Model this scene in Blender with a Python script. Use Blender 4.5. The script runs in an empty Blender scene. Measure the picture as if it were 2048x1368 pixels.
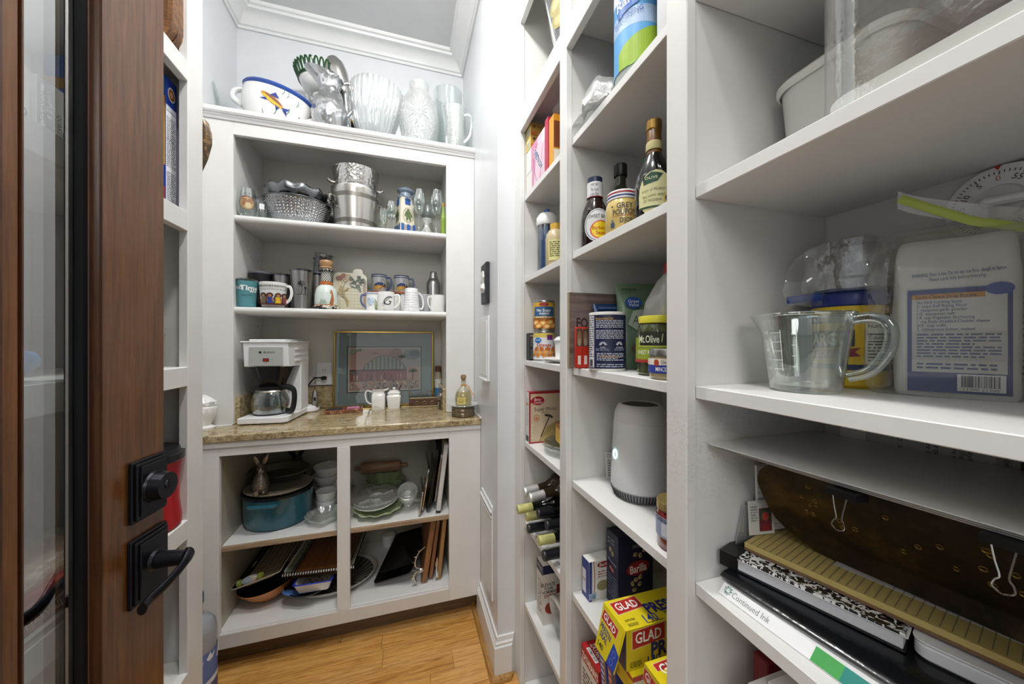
import bpy, bmesh, math, random
from math import pi, sin, cos, radians as R
from mathutils import Vector, Matrix, noise

# ---------------------------------------------------------------- camera, world, light, exposure
S = bpy.context.scene
C = S.collection
EYE = 1.2626
cam_d = bpy.data.cameras.new('camera')
cam = bpy.data.objects.new('camera', cam_d)
C.objects.link(cam)
cam.location = (0, 0, EYE)
cam.rotation_euler = (R(90), 0, R(-17.05))
cam_d.sensor_width = 36
cam_d.lens = 698.0 / 2048 * 36
cam_d.clip_start = 0.01
S.camera = cam

W = bpy.data.worlds.new('room_light')
S.world = W
W.use_nodes = True
W.node_tree.nodes['Background'].inputs[0].default_value = (0.93, 0.97, 1.0, 1)
W.node_tree.nodes['Background'].inputs[1].default_value = 0.52

def lamp(name, kind, loc, energy, size, color=(1, 1, 1), rot=(0, 0, 0), shape='DISK'):
    d = bpy.data.lights.new(name, kind)
    d.energy = energy
    d.color = color
    if kind == 'AREA':
        d.shape = shape
        d.size = size
    else:
        d.shadow_soft_size = size
    o = bpy.data.objects.new(name, d)
    o.location = loc
    o.rotation_euler = rot
    C.objects.link(o)
    return o

lamp('pantry_ceiling_lamp', 'AREA', (-0.07, 0.95, 2.872), 8.0, 0.20, (1.0, 0.985, 0.96))
lamp('doorway_ceiling_lamp', 'AREA', (-0.03, 0.22, 2.872), 7.0, 0.20, (1.0, 0.985, 0.96))
lamp('pantry_ceiling_bulb', 'POINT', (-0.07, 0.95, 2.862), 26.0, 0.07, (1.0, 0.985, 0.96))
lamp('doorway_ceiling_bulb', 'POINT', (-0.03, 0.22, 2.862), 20.0, 0.07, (1.0, 0.985, 0.96))
lamp('added_fill_light', 'AREA', (-0.55, -1.5, 2.30), 15, 0.9, (1.0, 0.98, 0.95), (R(52), 0, R(-14)))  # unseen fill light added behind the camera to brighten the shelves from the front

S.view_settings.view_transform = 'Standard'
S.view_settings.look = 'None'
S.view_settings.gamma = 1
S.view_settings.use_curve_mapping = False
S.view_settings.exposure = 0.0

random.seed(7)
NB = {}

# ---------------------------------------------------------------- materials
def lin(c):
    if isinstance(c, str):
        c = [int(c[i:i + 2], 16) for i in (0, 2, 4)]
    return tuple((x / 255 / 12.92 if x / 255 <= 0.04045 else ((x / 255 + 0.055) / 1.055) ** 2.4) for x in c) + (1,)

MATS = {}
def newmat(name):
    m = bpy.data.materials.new(name)
    m.use_nodes = True
    nt = m.node_tree
    b = nt.nodes['Principled BSDF']
    return m, nt, b

def bump(nt, b, src, strength, dist=0.002):
    n = nt.nodes.new('ShaderNodeBump')
    n.inputs['Strength'].default_value = strength
    n.inputs['Distance'].default_value = dist
    nt.links.new(src, n.inputs['Height'])
    nt.links.new(n.outputs[0], b.inputs['Normal'])

def tex(nt, kind, scale, vec=None, **kw):
    n = nt.nodes.new('ShaderNodeTex' + kind)
    n.inputs['Scale'].default_value = scale
    for k, v in kw.items():
        n.inputs[k].default_value = v
    if vec is not None:
        nt.links.new(vec, n.inputs['Vector'])
    return n

def coords(nt, scale=(1, 1, 1), kind='Object', loc=(0, 0, 0), rot=(0, 0, 0)):
    tc = nt.nodes.new('ShaderNodeTexCoord')
    mp = nt.nodes.new('ShaderNodeMapping')
    mp.inputs['Scale'].default_value = scale
    mp.inputs['Location'].default_value = loc
    mp.inputs['Rotation'].default_value = rot
    nt.links.new(tc.outputs[kind], mp.inputs[0])
    return mp.outputs[0]

def ramp(nt, src, stops):
    r = nt.nodes.new('ShaderNodeValToRGB')
    e = r.color_ramp.elements
    while len(e) < len(stops):
        e.new(0.5)
    for i, (p, c) in enumerate(stops):
        e[i].position = p
        e[i].color = lin(c)
    nt.links.new(src, r.inputs[0])
    return r.outputs[0]

def M(name, col='ffffff', rough=0.45, metal=0.0, spec=0.5, trans=0.0, ior=1.45, coat=0.0, emit=None, es=1.0, alpha=1.0, nb=0.0, ns=60, vb=0.0, vs=60):
    """plain material; nb/ns = noise bump, vb/vs = hammered (voronoi) bump"""
    if name in MATS:
        return MATS[name]
    m, nt, b = newmat(name)
    b.inputs['Base Color'].default_value = lin(col)
    b.inputs['Roughness'].default_value = rough
    b.inputs['Metallic'].default_value = metal
    b.inputs['Specular IOR Level'].default_value = spec
    b.inputs['Transmission Weight'].default_value = trans
    b.inputs['IOR'].default_value = ior
    b.inputs['Coat Weight'].default_value = coat
    b.inputs['Alpha'].default_value = alpha
    if emit:
        b.inputs['Emission Color'].default_value = lin(emit)
        b.inputs['Emission Strength'].default_value = es
    if nb:
        bump(nt, b, tex(nt, 'Noise', ns, coords(nt), Detail=4.0).outputs[0], nb)
    if vb:
        bump(nt, b, tex(nt, 'Voronoi', vs, coords(nt)).outputs[0], vb, 0.004)
    MATS[name] = m
    return m

def TG(name, tint='f4f8f8', lo=0.06, hi=0.75, rough=0.02, blend=0.35, gcol='ffffff', milk=0.0, nb=0.0, ns=30, vb=0.0, vs=60):
    """thin glass or clear film: see-through, mirror-like at grazing angles; milk = share of white scatter"""
    if name in MATS:
        return MATS[name]
    m = bpy.data.materials.new(name)
    m.use_nodes = True
    nt = m.node_tree
    nt.nodes.remove(nt.nodes['Principled BSDF'])
    out = nt.nodes['Material Output']
    t = nt.nodes.new('ShaderNodeBsdfTransparent')
    t.inputs[0].default_value = lin(tint)
    g = nt.nodes.new('ShaderNodeBsdfGlossy')
    g.inputs['Roughness'].default_value = rough
    g.inputs[0].default_value = lin(gcol)
    lw = nt.nodes.new('ShaderNodeLayerWeight')
    lw.inputs[0].default_value = blend
    mr = nt.nodes.new('ShaderNodeMapRange')
    mr.inputs[3].default_value = lo
    mr.inputs[4].default_value = hi
    nt.links.new(lw.outputs['Facing'], mr.inputs[0])
    mx = nt.nodes.new('ShaderNodeMixShader')
    nt.links.new(mr.outputs[0], mx.inputs[0])
    nt.links.new(t.outputs[0], mx.inputs[1])
    nt.links.new(g.outputs[0], mx.inputs[2])
    last = mx
    if milk:
        d = nt.nodes.new('ShaderNodeBsdfDiffuse')
        d.inputs[0].default_value = lin('f2f2ee')
        m2 = nt.nodes.new('ShaderNodeMixShader')
        m2.inputs[0].default_value = milk
        nt.links.new(mx.outputs[0], m2.inputs[1])
        nt.links.new(d.outputs[0], m2.inputs[2])
        last = m2
    if nb or vb:
        bn = nt.nodes.new('ShaderNodeBump')
        bn.inputs['Strength'].default_value = nb or vb
        bn.inputs['Distance'].default_value = 0.004
        tx = tex(nt, 'Noise', ns, coords(nt), Detail=3.0) if nb else tex(nt, 'Voronoi', vs, coords(nt))
        nt.links.new(tx.outputs[0], bn.inputs['Height'])
        nt.links.new(bn.outputs[0], g.inputs['Normal'])
        nt.links.new(bn.outputs[0], lw.inputs['Normal'])
    nt.links.new(last.outputs[0], out.inputs[0])
    MATS[name] = m
    return m

def paint(name, col, wear=0.0):
    if name in MATS:
        return MATS[name]
    m, nt, b = newmat(name)
    v = coords(nt)
    n = tex(nt, 'Noise', 9, v, Detail=5.0)
    c1 = [x for x in lin(col)[:3]]
    r = ramp(nt, n.outputs[0], [(0.3, col), (0.75, tuple(int(int(col[i:i + 2], 16) * 0.975) for i in (0, 2, 4)))])
    if wear:
        w = tex(nt, 'Noise', 120, coords(nt, (1, 1, 0.25)), Detail=6.0, Roughness=0.8)
        w2 = tex(nt, 'Noise', 7, v)
        mul = nt.nodes.new('ShaderNodeMath'); mul.operation = 'MULTIPLY'
        nt.links.new(w.outputs[0], mul.inputs[0]); nt.links.new(w2.outputs[0], mul.inputs[1])
        mask = ramp(nt, mul.outputs[0], [(0.40, '000000'), (0.47, 'ffffff')])
        mx = nt.nodes.new('ShaderNodeMix'); mx.data_type = 'RGBA'
        s = nt.nodes.new('ShaderNodeMath'); s.operation = 'MULTIPLY'; s.inputs[1].default_value = wear
        nt.links.new(mask, s.inputs[0])
        nt.links.new(s.outputs[0], mx.inputs[0])
        nt.links.new(r, mx.inputs[6])
        mx.inputs[7].default_value = lin('6e655c')
        r = mx.outputs[2]
    nt.links.new(r, b.inputs['Base Color'])
    b.inputs['Roughness'].default_value = 0.33
    b.inputs['Specular IOR Level'].default_value = 0.45
    bump(nt, b, tex(nt, 'Noise', 140, v, Detail=3.0).outputs[0], 0.06, 0.001)
    MATS[name] = m
    return m

def scuffed(name, col):
    """white paint with black pencil-like scuffs in a band round a height of about 0.8 m"""
    if name in MATS:
        return MATS[name]
    m, nt, b = newmat(name)
    v = coords(nt, (50, 50, 120), rot=(0.3, 0.5, 0))
    n = tex(nt, 'Noise', 1.0, v, Detail=5.0, Roughness=0.6, Distortion=1.5)
    thin = ramp(nt, n.outputs[0], [(0.478, '000000'), (0.498, '8c8c8c'), (0.502, '8c8c8c'), (0.522, '000000')])
    sep = nt.nodes.new('ShaderNodeSeparateXYZ')
    nt.links.new(coords(nt), sep.inputs[0])
    mr = nt.nodes.new('ShaderNodeMapRange')
    mr.inputs[1].default_value = 0.97; mr.inputs[2].default_value = 1.08
    nt.links.new(sep.outputs[2], mr.inputs[0])
    mr2 = nt.nodes.new('ShaderNodeMapRange')
    mr2.inputs[1].default_value = 1.19; mr2.inputs[2].default_value = 1.15
    nt.links.new(sep.outputs[2], mr2.inputs[0])
    mu = nt.nodes.new('ShaderNodeMath'); mu.operation = 'MULTIPLY'
    nt.links.new(mr.outputs[0], mu.inputs[0]); nt.links.new(mr2.outputs[0], mu.inputs[1])
    mu2 = nt.nodes.new('ShaderNodeMath'); mu2.operation = 'MULTIPLY'
    nt.links.new(mu.outputs[0], mu2.inputs[0]); nt.links.new(thin, mu2.inputs[1])
    mx = nt.nodes.new('ShaderNodeMix'); mx.data_type = 'RGBA'
    nt.links.new(mu2.outputs[0], mx.inputs[0])
    mx.inputs[6].default_value = lin(col)
    mx.inputs[7].default_value = lin('5d5b57')
    nt.links.new(mx.outputs[2], b.inputs['Base Color'])
    b.inputs['Roughness'].default_value = 0.36
    MATS[name] = m
    return m

def wood(name, c0, c1, c2, axis='x', scale=1.0, rough=0.35, coat=0.0, stretch=14, knots=0.0):
    if name in MATS:
        return MATS[name]
    m, nt, b = newmat(name)
    st = {'x': (1, stretch, stretch), 'y': (stretch, 1, stretch), 'z': (stretch, stretch, 1)}[axis]
    oi = nt.nodes.new('ShaderNodeObjectInfo')
    tc = nt.nodes.new('ShaderNodeTexCoord')
    add = nt.nodes.new('ShaderNodeVectorMath'); add.operation = 'MULTIPLY_ADD'
    add.inputs[1].default_value = (1, 1, 1)
    sc = nt.nodes.new('ShaderNodeVectorMath'); sc.operation = 'SCALE'
    comb = nt.nodes.new('ShaderNodeCombineXYZ')
    for i in range(3):
        nt.links.new(oi.outputs['Random'], comb.inputs[i])
    nt.links.new(comb.outputs[0], sc.inputs[0]); sc.inputs['Scale'].default_value = 17.0
    nt.links.new(tc.outputs['Object'], add.inputs[0]); nt.links.new(sc.outputs[0], add.inputs[2])
    mp = nt.nodes.new('ShaderNodeMapping'); mp.inputs['Scale'].default_value = [scale * q for q in st]
    nt.links.new(add.outputs[0], mp.inputs[0])
    n = tex(nt, 'Noise', 1.5, mp.outputs[0], Detail=6.0, Roughness=0.6, Distortion=0.6)
    n2 = tex(nt, 'Noise', 9.0, mp.outputs[0], Detail=4.0, Roughness=0.7)
    mix = nt.nodes.new('ShaderNodeMath'); mix.operation = 'MULTIPLY_ADD'
    mix.inputs[1].default_value = 0.35
    nt.links.new(n2.outputs[0], mix.inputs[0]); nt.links.new(n.outputs[0], mix.inputs[2])
    jit = nt.nodes.new('ShaderNodeMath'); jit.operation = 'MULTIPLY_ADD'; jit.inputs[1].default_value = 0.14
    nt.links.new(oi.outputs['Random'], jit.inputs[0]); nt.links.new(mix.outputs[0], jit.inputs[2])
    r = ramp(nt, jit.outputs[0], [(0.50, c0), (0.72, c1), (0.95, c2)])
    nt.links.new(r, b.inputs['Base Color'])
    b.inputs['Roughness'].default_value = rough
    b.inputs['Coat Weight'].default_value = coat
    b.inputs['Coat Roughness'].default_value = 0.15
    bump(nt, b, n2.outputs[0], 0.08, 0.001)
    MATS[name] = m
    return m

def granite(name):
    m, nt, b = newmat(name)
    v = coords(nt, (1, 1.6, 1.6))
    n = tex(nt, 'Noise', 28, v, Detail=8.0, Roughness=0.75, Distortion=0.8)
    n2 = tex(nt, 'Voronoi', 190, v)
    mx = nt.nodes.new('ShaderNodeMath'); mx.operation = 'MULTIPLY_ADD'; mx.inputs[1].default_value = 0.22
    nt.links.new(n2.outputs['Distance'], mx.inputs[0]); nt.links.new(n.outputs[0], mx.inputs[2])
    r = ramp(nt, mx.outputs[0], [(0.38, '3b3024'), (0.50, '7d6a4c'), (0.60, 'a8966f'), (0.78, 'c9bc98')])
    nt.links.new(r, b.inputs['Base Color'])
    b.inputs['Roughness'].default_value = 0.12
    b.inputs['Specular IOR Level'].default_value = 0.6
    MATS[name] = m
    return m

def speckle(name, base, dots, scale=200, thr=0.3, rough=0.4, metal=0.0, soft=0.05):
    if name in MATS:
        return MATS[name]
    m, nt, b = newmat(name)
    n = tex(nt, 'Noise', scale, coords(nt), Detail=5.0, Roughness=0.65)
    r = ramp(nt, n.outputs[0], [(thr, dots), (thr + soft, base)])
    nt.links.new(r, b.inputs['Base Color'])
    b.inputs['Roughness'].default_value = rough
    b.inputs['Metallic'].default_value = metal
    bump(nt, b, n.outputs[0], 0.1, 0.002)
    MATS[name] = m
    return m

PRINT = None
def print_mat(rough=0.42):
    key = 'printed_ink_%d' % int(rough * 100)
    if key in MATS:
        return MATS[key]
    m, nt, b = newmat(key)
    a = nt.nodes.new('ShaderNodeAttribute')
    a.attribute_name = 'ink'
    nt.links.new(a.outputs['Color'], b.inputs['Base Color'])
    b.inputs['Roughness'].default_value = rough
    MATS[key] = m
    return m

# ---------------------------------------------------------------- objects
def link(o, parent=None, loc=None, rot=None):
    C.objects.link(o)
    if parent is not None:
        o.parent = parent
    if loc is not None:
        o.location = loc
    if rot is not None:
        o.rotation_euler = rot
    return o

def tag(o, label, cat, group=None):
    o['label'] = label
    o['category'] = cat
    if group:
        o['group'] = group
    return o

def thing(name, label, cat, loc=(0, 0, 0), rz=0.0, group=None, rx=0.0, ry=0.0):
    o = bpy.data.objects.new(name, None)
    o.empty_display_size = 0.05
    link(o, None, loc, (rx, ry, rz))
    return tag(o, label, cat, group)

def obj(name, bm, mat, parent=None, loc=None, rot=None, smooth=35, label=None):
    me = bpy.data.meshes.new(name)
    bm.normal_update()
    bm.to_mesh(me)
    bm.free()
    if smooth:
        for p in me.polygons:
            p.use_smooth = True
        me.set_sharp_from_angle(angle=R(smooth))
    if isinstance(mat, (list, tuple)):
        for q in mat:
            me.materials.append(q)
    else:
        me.materials.append(mat)
    o = bpy.data.objects.new(name, me)
    link(o, parent, loc, rot)
    if label:
        o['label'] = label
    return o

def struct(name, bm, mat, smooth=35):
    o = obj(name, bm, mat, None, smooth=smooth)
    o['kind'] = 'structure'
    return o

def dup(root, loc, label, rz=None, group=None):
    r = root.copy()
    C.objects.link(r)
    r.location = loc
    r['label'] = label
    if rz is not None:
        r.rotation_euler = (r.rotation_euler[0], r.rotation_euler[1], rz)
    if group:
        r['group'] = group
    for ch in list(root.children):
        c = ch.copy(); C.objects.link(c); c.parent = r
        for g in ch.children:
            d = g.copy(); C.objects.link(d); d.parent = c
    return r

# ---------------------------------------------------------------- shapes (each returns a bmesh)
def bx(x0, x1, y0, y1, z0, z1, bev=0.0, seg=1, bm=None):
    b2 = bmesh.new()
    bmesh.ops.create_cube(b2, size=1.0)
    for v in b2.verts:
        v.co = Vector(((x0 + x1) / 2 + v.co.x * (x1 - x0), (y0 + y1) / 2 + v.co.y * (y1 - y0), (z0 + z1) / 2 + v.co.z * (z1 - z0)))
    if bev:
        bmesh.ops.bevel(b2, geom=b2.edges[:], offset=bev, segments=seg, profile=0.5, affect='EDGES')
    if bm is None:
        return b2
    return join(bm, b2)

def join(bm, other, mx=None):
    if mx is not None:
        bmesh.ops.transform(other, matrix=mx, verts=other.verts)
    me = bpy.data.meshes.new('tmp')
    other.to_mesh(me)
    other.free()
    bm.from_mesh(me)
    bpy.data.meshes.remove(me)
    return bm

def xf(bm, loc=(0, 0, 0), rot=(0, 0, 0), sc=(1, 1, 1)):
    from mathutils import Euler
    mx = Matrix.Translation(loc) @ Euler(rot).to_matrix().to_4x4() @ Matrix.Diagonal((*sc, 1))
    bmesh.ops.transform(bm, matrix=mx, verts=bm.verts)
    if sc[0] * sc[1] * sc[2] < 0:
        bmesh.ops.reverse_faces(bm, faces=bm.faces)
    return bm

def lathe(prof, n=40, sx=1.0, sy=1.0, fl=None, bm=None, closed=False):
    """prof = [(r, z)...]; fl(angle, r, z, t) -> r for fluted or wavy walls"""
    b = bmesh.new()
    rings = []
    L = len(prof)
    for i, (r, z) in enumerate(prof):
        if r < 1e-6:
            rings.append([b.verts.new((0, 0, z))])
        else:
            row = []
            for k in range(n):
                a = 2 * pi * k / n
                rr, zz = r, z
                if fl:
                    q = fl(a, r, z, i / (L - 1))
                    rr, zz = q if isinstance(q, tuple) else (q, z)
                row.append(b.verts.new((rr * cos(a) * sx, rr * sin(a) * sy, zz)))
            rings.append(row)
    pairs = list(zip(rings[:-1], rings[1:]))
    if closed:
        pairs.append((rings[-1], rings[0]))
    for r0, r1 in pairs:
        if len(r0) == 1 and len(r1) == 1:
            continue
        for k in range(n):
            k2 = (k + 1) % n
            if len(r0) == 1:
                b.faces.new((r0[0], r1[k2], r1[k]))
            elif len(r1) == 1:
                b.faces.new((r0[k], r0[k2], r1[0]))
            else:
                b.faces.new((r0[k], r0[k2], r1[k2], r1[k]))
    bmesh.ops.recalc_face_normals(b, faces=b.faces)
    if bm is not None:
        return join(bm, b)
    return b

def curve(pts, n=6):
    """Catmull-Rom through the points"""
    P = [Vector(p) for p in pts]
    out = []
    for i in range(len(P) - 1):
        p0 = P[max(i - 1, 0)]; p1 = P[i]; p2 = P[i + 1]; p3 = P[min(i + 2, len(P) - 1)]
        for k in range(n):
            t = k / n
            out.append(0.5 * ((2 * p1) + (p2 - p0) * t + (2 * p0 - 5 * p1 + 4 * p2 - p3) * t * t + (3 * p1 - p0 - 3 * p2 + p3) * t ** 3))
    out.append(P[-1])
    return out

def tube(pts, r, n=10, bm=None, flat=1.0, closed=False, up=(0, 0, 1)):
    """r a number or a list per point; flat squashes the section along 'up'"""
    P = [Vector(p) for p in pts]
    b = bmesh.new()
    rings = []
    N = len(P)
    ref = Vector(up)
    for i, p in enumerate(P):
        if closed:
            t = P[(i + 1) % N] - P[i - 1]
        else:
            t = P[min(i + 1, N - 1)] - P[max(i - 1, 0)]
        t.normalize()
        u = ref - t * ref.dot(t)
        if u.length < 1e-4:
            u = Vector((1, 0, 0)) - t * t.x
        u.normalize()
        ref = u.copy() if not closed else ref
        w = t.cross(u)
        rr = r[i] if isinstance(r, (list, tuple)) else r
        rings.append([b.verts.new(p + (u * cos(2 * pi * k / n) * flat + w * sin(2 * pi * k / n)) * rr) for k in range(n)])
    for i in range(N if closed else N - 1):
        r0, r1 = rings[i], rings[(i + 1) % N]
        for k in range(n):
            b.faces.new((r0[k], r0[(k + 1) % n], r1[(k + 1) % n], r1[k]))
    if not closed:
        b.faces.new(rings[0][::-1]); b.faces.new(rings[-1])
    bmesh.ops.recalc_face_normals(b, faces=b.faces)
    if bm is not None:
        return join(bm, b)
    return b

def prism(pts, z0, z1, bev=0.0, seg=1):
    b = bmesh.new()
    lo = [b.verts.new((x, y, z0)) for x, y in pts]
    hi = [b.verts.new((x, y, z1)) for x, y in pts]
    n = len(pts)
    b.faces.new(lo[::-1]); b.faces.new(hi)
    for i in range(n):
        b.faces.new((lo[i], lo[(i + 1) % n], hi[(i + 1) % n], hi[i]))
    bmesh.ops.recalc_face_normals(b, faces=b.faces)
    if bev:
        es = [e for e in b.edges if abs(e.verts[0].co.z - e.verts[1].co.z) < 1e-6]
        bmesh.ops.bevel(b, geom=es, offset=bev, segments=seg, profile=0.5, affect='EDGES')
    return b

def rrect(w, h, r, n=5):
    out = []
    for cx, cy, a0 in ((w / 2 - r, h / 2 - r, 0), (-w / 2 + r, h / 2 - r, 90), (-w / 2 + r, -h / 2 + r, 180), (w / 2 - r, -h / 2 + r, 270)):
        for k in range(n + 1):
            a = R(a0 + 90 * k / n)
            out.append((cx + r * cos(a), cy + r * sin(a)))
    return out

def loft(secs, cap0=True, cap1=True):
    """secs = list of rings (lists of 3-D points, same count)"""
    b = bmesh.new()
    rings = [[b.verts.new(p) for p in s] for s in secs]
    n = len(rings[0])
    for r0, r1 in zip(rings[:-1], rings[1:]):
        for k in range(n):
            b.faces.new((r0[k], r0[(k + 1) % n], r1[(k + 1) % n], r1[k]))
    if cap0: b.faces.new(rings[0][::-1])
    if cap1: b.faces.new(rings[-1])
    bmesh.ops.recalc_face_normals(b, faces=b.faces)
    return b

def dish(secfun, steps):
    return loft([[(x, y, z) for x, y in secfun(t)] for t, z in steps])

def crumple(bm, amp, freq, seed=0, keep=None):
    for v in bm.verts:
        k = 1.0 if keep is None else keep(v.co)
        p = v.co * freq + Vector((seed * 3.1, seed * 1.7, seed))
        v.co += Vector((noise.noise(p), noise.noise(p + Vector((9, 0, 0))), noise.noise(p + Vector((0, 7, 0))))) * amp * k
    return bm

def sheet(nu, nv, fn):
    """open surface grid, fn(u, v) -> point, u and v in 0..1"""
    b = bmesh.new()
    g = [[b.verts.new(fn(i / nu, j / nv)) for j in range(nv + 1)] for i in range(nu + 1)]
    for i in range(nu):
        for j in range(nv):
            b.faces.new((g[i][j], g[i + 1][j], g[i + 1][j + 1], g[i][j + 1]))
    return b

def pouch_bm(w, d, h, nu=24, nv=14, seed=1, amp=0.006, top=0.02, lean=0.0):
    """soft bag: full at the base, pinched flat at the top seal"""
    def f(u, v):
        a = 2 * pi * u
        k = (1 - v) ** 0.6
        k = max(k, 0.04)
        e = lambda q: math.copysign(abs(q) ** 0.55, q)
        p = Vector((e(cos(a)) * w / 2 * (1 if v < 0.9 else 1), e(sin(a)) * (d / 2) * k, v * h))
        p.y += lean * v * v
        q = p * 22 + Vector((seed, seed * 2, 0))
        return p + Vector((noise.noise(q), noise.noise(q + Vector((5, 5, 5))), 0)) * amp * (0.3 + v)
    b = sheet(nu, nv, f)
    bmesh.ops.remove_doubles(b, verts=b.verts, dist=1e-5)
    es = [e for e in b.edges if e.is_boundary and all(v.co.z < 1e-4 for v in e.verts)]
    if es:
        bmesh.ops.edgeloop_fill(b, edges=es)
    bmesh.ops.recalc_face_normals(b, faces=b.faces)
    return b

# ---------------------------------------------------------------- printing: flat coloured shapes and lettering on a face or a round wall
GLY = {}
def glyphs(s, bold):
    k = (s, bold)
    if k not in GLY:
        cu = bpy.data.curves.new('t', 'FONT')
        cu.body = s
        cu.resolution_u = 2
        cu.offset = bold
        ob = bpy.data.objects.new('t', cu)
        me = ob.to_mesh()
        GLY[k] = ([(v.co.x, v.co.y) for v in me.vertices], [tuple(p.vertices) for p in me.polygons])
        ob.to_mesh_clear()
        bpy.data.objects.remove(ob)
        bpy.data.curves.remove(cu)
    return GLY[k]

class Pr:
    def __init__(s):
        s.v = []; s.f = []; s.c = []; s.k = 0
    def _add(s, pts, faces, col):
        o = len(s.v)
        z = 0.0004 + s.k * 0.00006
        s.v += [(x, y, z) for x, y in pts]
        for f in faces:
            s.f.append(tuple(o + i for i in f)); s.c.append(lin(col))
        s.k += 1
        return s
    def poly(s, pts, col):
        return s._add(pts, [tuple(range(len(pts)))], col)
    def rect(s, x0, y0, x1, y1, col):
        return s.poly([(x0, y0), (x1, y0), (x1, y1), (x0, y1)], col)
    def ell(s, cx, cy, rx, ry, col, rot=0.0, n=20, a0=0.0, a1=2 * pi):
        p = []
        full = abs(a1 - a0 - 2 * pi) < 1e-6
        for k in range(n if full else n + 1):
            a = a0 + (a1 - a0) * k / n
            x, y = rx * cos(a), ry * sin(a)
            p.append((cx + x * cos(rot) - y * sin(rot), cy + x * sin(rot) + y * cos(rot)))
        return s.poly(p, col)
    def ring(s, cx, cy, rx, ry, t, col, n=28):
        pts = []; fs = []
        for k in range(n):
            a = 2 * pi * k / n
            pts += [(cx + rx * cos(a), cy + ry * sin(a)), (cx + (rx - t) * cos(a), cy + (ry - t) * sin(a))]
        for k in range(n):
            i = 2 * k; j = 2 * ((k + 1) % n)
            fs.append((i, j, j + 1, i + 1))
        return s._add(pts, fs, col)
    def line(s, pts, w, col):
        P = [Vector((x, y)) for x, y in pts]
        vs = []; fs = []
        for i, p in enumerate(P):
            t = (P[min(i + 1, len(P) - 1)] - P[max(i - 1, 0)]).normalized()
            n = Vector((-t.y, t.x)) * w / 2
            vs += [tuple(p + n), tuple(p - n)]
        for i in range(len(P) - 1):
            fs.append((2 * i, 2 * i + 1, 2 * i + 3, 2 * i + 2))
        return s._add(vs, fs, col)
    def text(s, t, x, y, h, col, w=None, al='C', rot=0.0, bold=0.02, shear=0.0):
        vs, fs = glyphs(t, bold)
        if not vs:
            return s
        x0 = min(p[0] for p in vs); x1 = max(p[0] for p in vs)
        k = h / 0.69
        kx = k if w is None else w / max(x1 - x0, 1e-6)
        ox = {'C': (x0 + x1) / 2, 'L': x0, 'R': x1}[al]
        out = []
        for px, py in vs:
            a = (px - ox) * kx + shear * py * k; b = py * k - (h / 2)
            out.append((x + a * cos(rot) - b * sin(rot), y + a * sin(rot) + b * cos(rot)))
        return s._add(out, fs, col)
    def para(s, x0, y0, x1, y1, rows, col, seed=1, fill=0.55):
        """small print too fine to read: rows of word-length dashes"""
        rnd = random.Random(seed)
        pts = []; fs = []
        dh = (y1 - y0) / rows
        for r in range(rows):
            y = y1 - (r + 0.5) * dh
            x = x0
            end = x1 - (rnd.random() * 0.35 * (x1 - x0) if r % 4 == 3 else 0)
            while x < end:
                wl = min((0.6 + 2.4 * rnd.random()) * dh, end - x)
                hh = dh * fill / 2
                o = len(pts)
                pts += [(x, y - hh), (x + wl, y - hh), (x + wl, y + hh), (x, y + hh)]
                fs.append((o, o + 1, o + 2, o + 3))
                x += wl + dh * 0.45
        return s._add(pts, fs, col)
    def bars(s, x0, y0, x1, y1, col, seed=3, n=30):
        rnd = random.Random(seed)
        pts = []; fs = []
        st = (x1 - x0) / n
        for k in range(n):
            w = st * rnd.choice((0.3, 0.5, 0.8))
            o = len(pts)
            x = x0 + k * st
            pts += [(x, y0), (x + w, y0), (x + w, y1), (x, y1)]
            fs.append((o, o + 1, o + 2, o + 3))
        return s._add(pts, fs, col)
    def checks(s, x0, y0, x1, y1, nx, ny, col):
        pts = []; fs = []
        for i in range(nx):
            for j in range(ny):
                if (i + j) % 2 == 0:
                    o = len(pts)
                    a = x0 + (x1 - x0) * i / nx; b = x0 + (x1 - x0) * (i + 1) / nx
                    c = y0 + (y1 - y0) * j / ny; d = y0 + (y1 - y0) * (j + 1) / ny
                    pts += [(a, c), (b, c), (b, d), (a, d)]
                    fs.append((o, o + 1, o + 2, o + 3))
        return s._add(pts, fs, col)
    def put(s, parent, fmap, name='printed_label', rough=0.42, cut=0.0, label=None):
        bm = bmesh.new()
        lay = bm.loops.layers.float_color.new('ink')
        vs = [bm.verts.new(p) for p in s.v]
        for f, c in zip(s.f, s.c):
            try:
                fc = bm.faces.new([vs[i] for i in f])
            except ValueError:
                continue
            for l in fc.loops:
                l[lay] = c
        big = [f for f in bm.faces if len(f.verts) > 4]
        if big:
            bmesh.ops.triangulate(bm, faces=big)
        if cut:
            x0 = min(p[0] for p in s.v); x1 = max(p[0] for p in s.v)
            x = x0 + cut
            while x < x1:
                bmesh.ops.bisect_plane(bm, geom=bm.verts[:] + bm.edges[:] + bm.faces[:], plane_co=(x, 0, 0), plane_no=(1, 0, 0))
                x += cut
        for v in bm.verts:
            v.co = fmap(v.co.x, v.co.y, v.co.z)
        return obj(name, bm, print_mat(rough), parent, smooth=0, label=label)

def flat(o, ex, ey):
    o = Vector(o); ex = Vector(ex).normalized(); ey = Vector(ey).normalized(); n = ex.cross(ey)
    return lambda x, y, z: o + ex * x + ey * y + n * z

def boxface(side, sx, sy, sz):
    return {'-y': flat((-sx / 2, -sy / 2, 0), (1, 0, 0), (0, 0, 1)),
            '+y': flat((sx / 2, sy / 2, 0), (-1, 0, 0), (0, 0, 1)),
            '-x': flat((-sx / 2, sy / 2, 0), (0, -1, 0), (0, 0, 1)),
            '+x': flat((sx / 2, -sy / 2, 0), (0, 1, 0), (0, 0, 1)),
            '+z': flat((-sx / 2, -sy / 2, sz), (1, 0, 0), (0, 1, 0))}[side]

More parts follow.
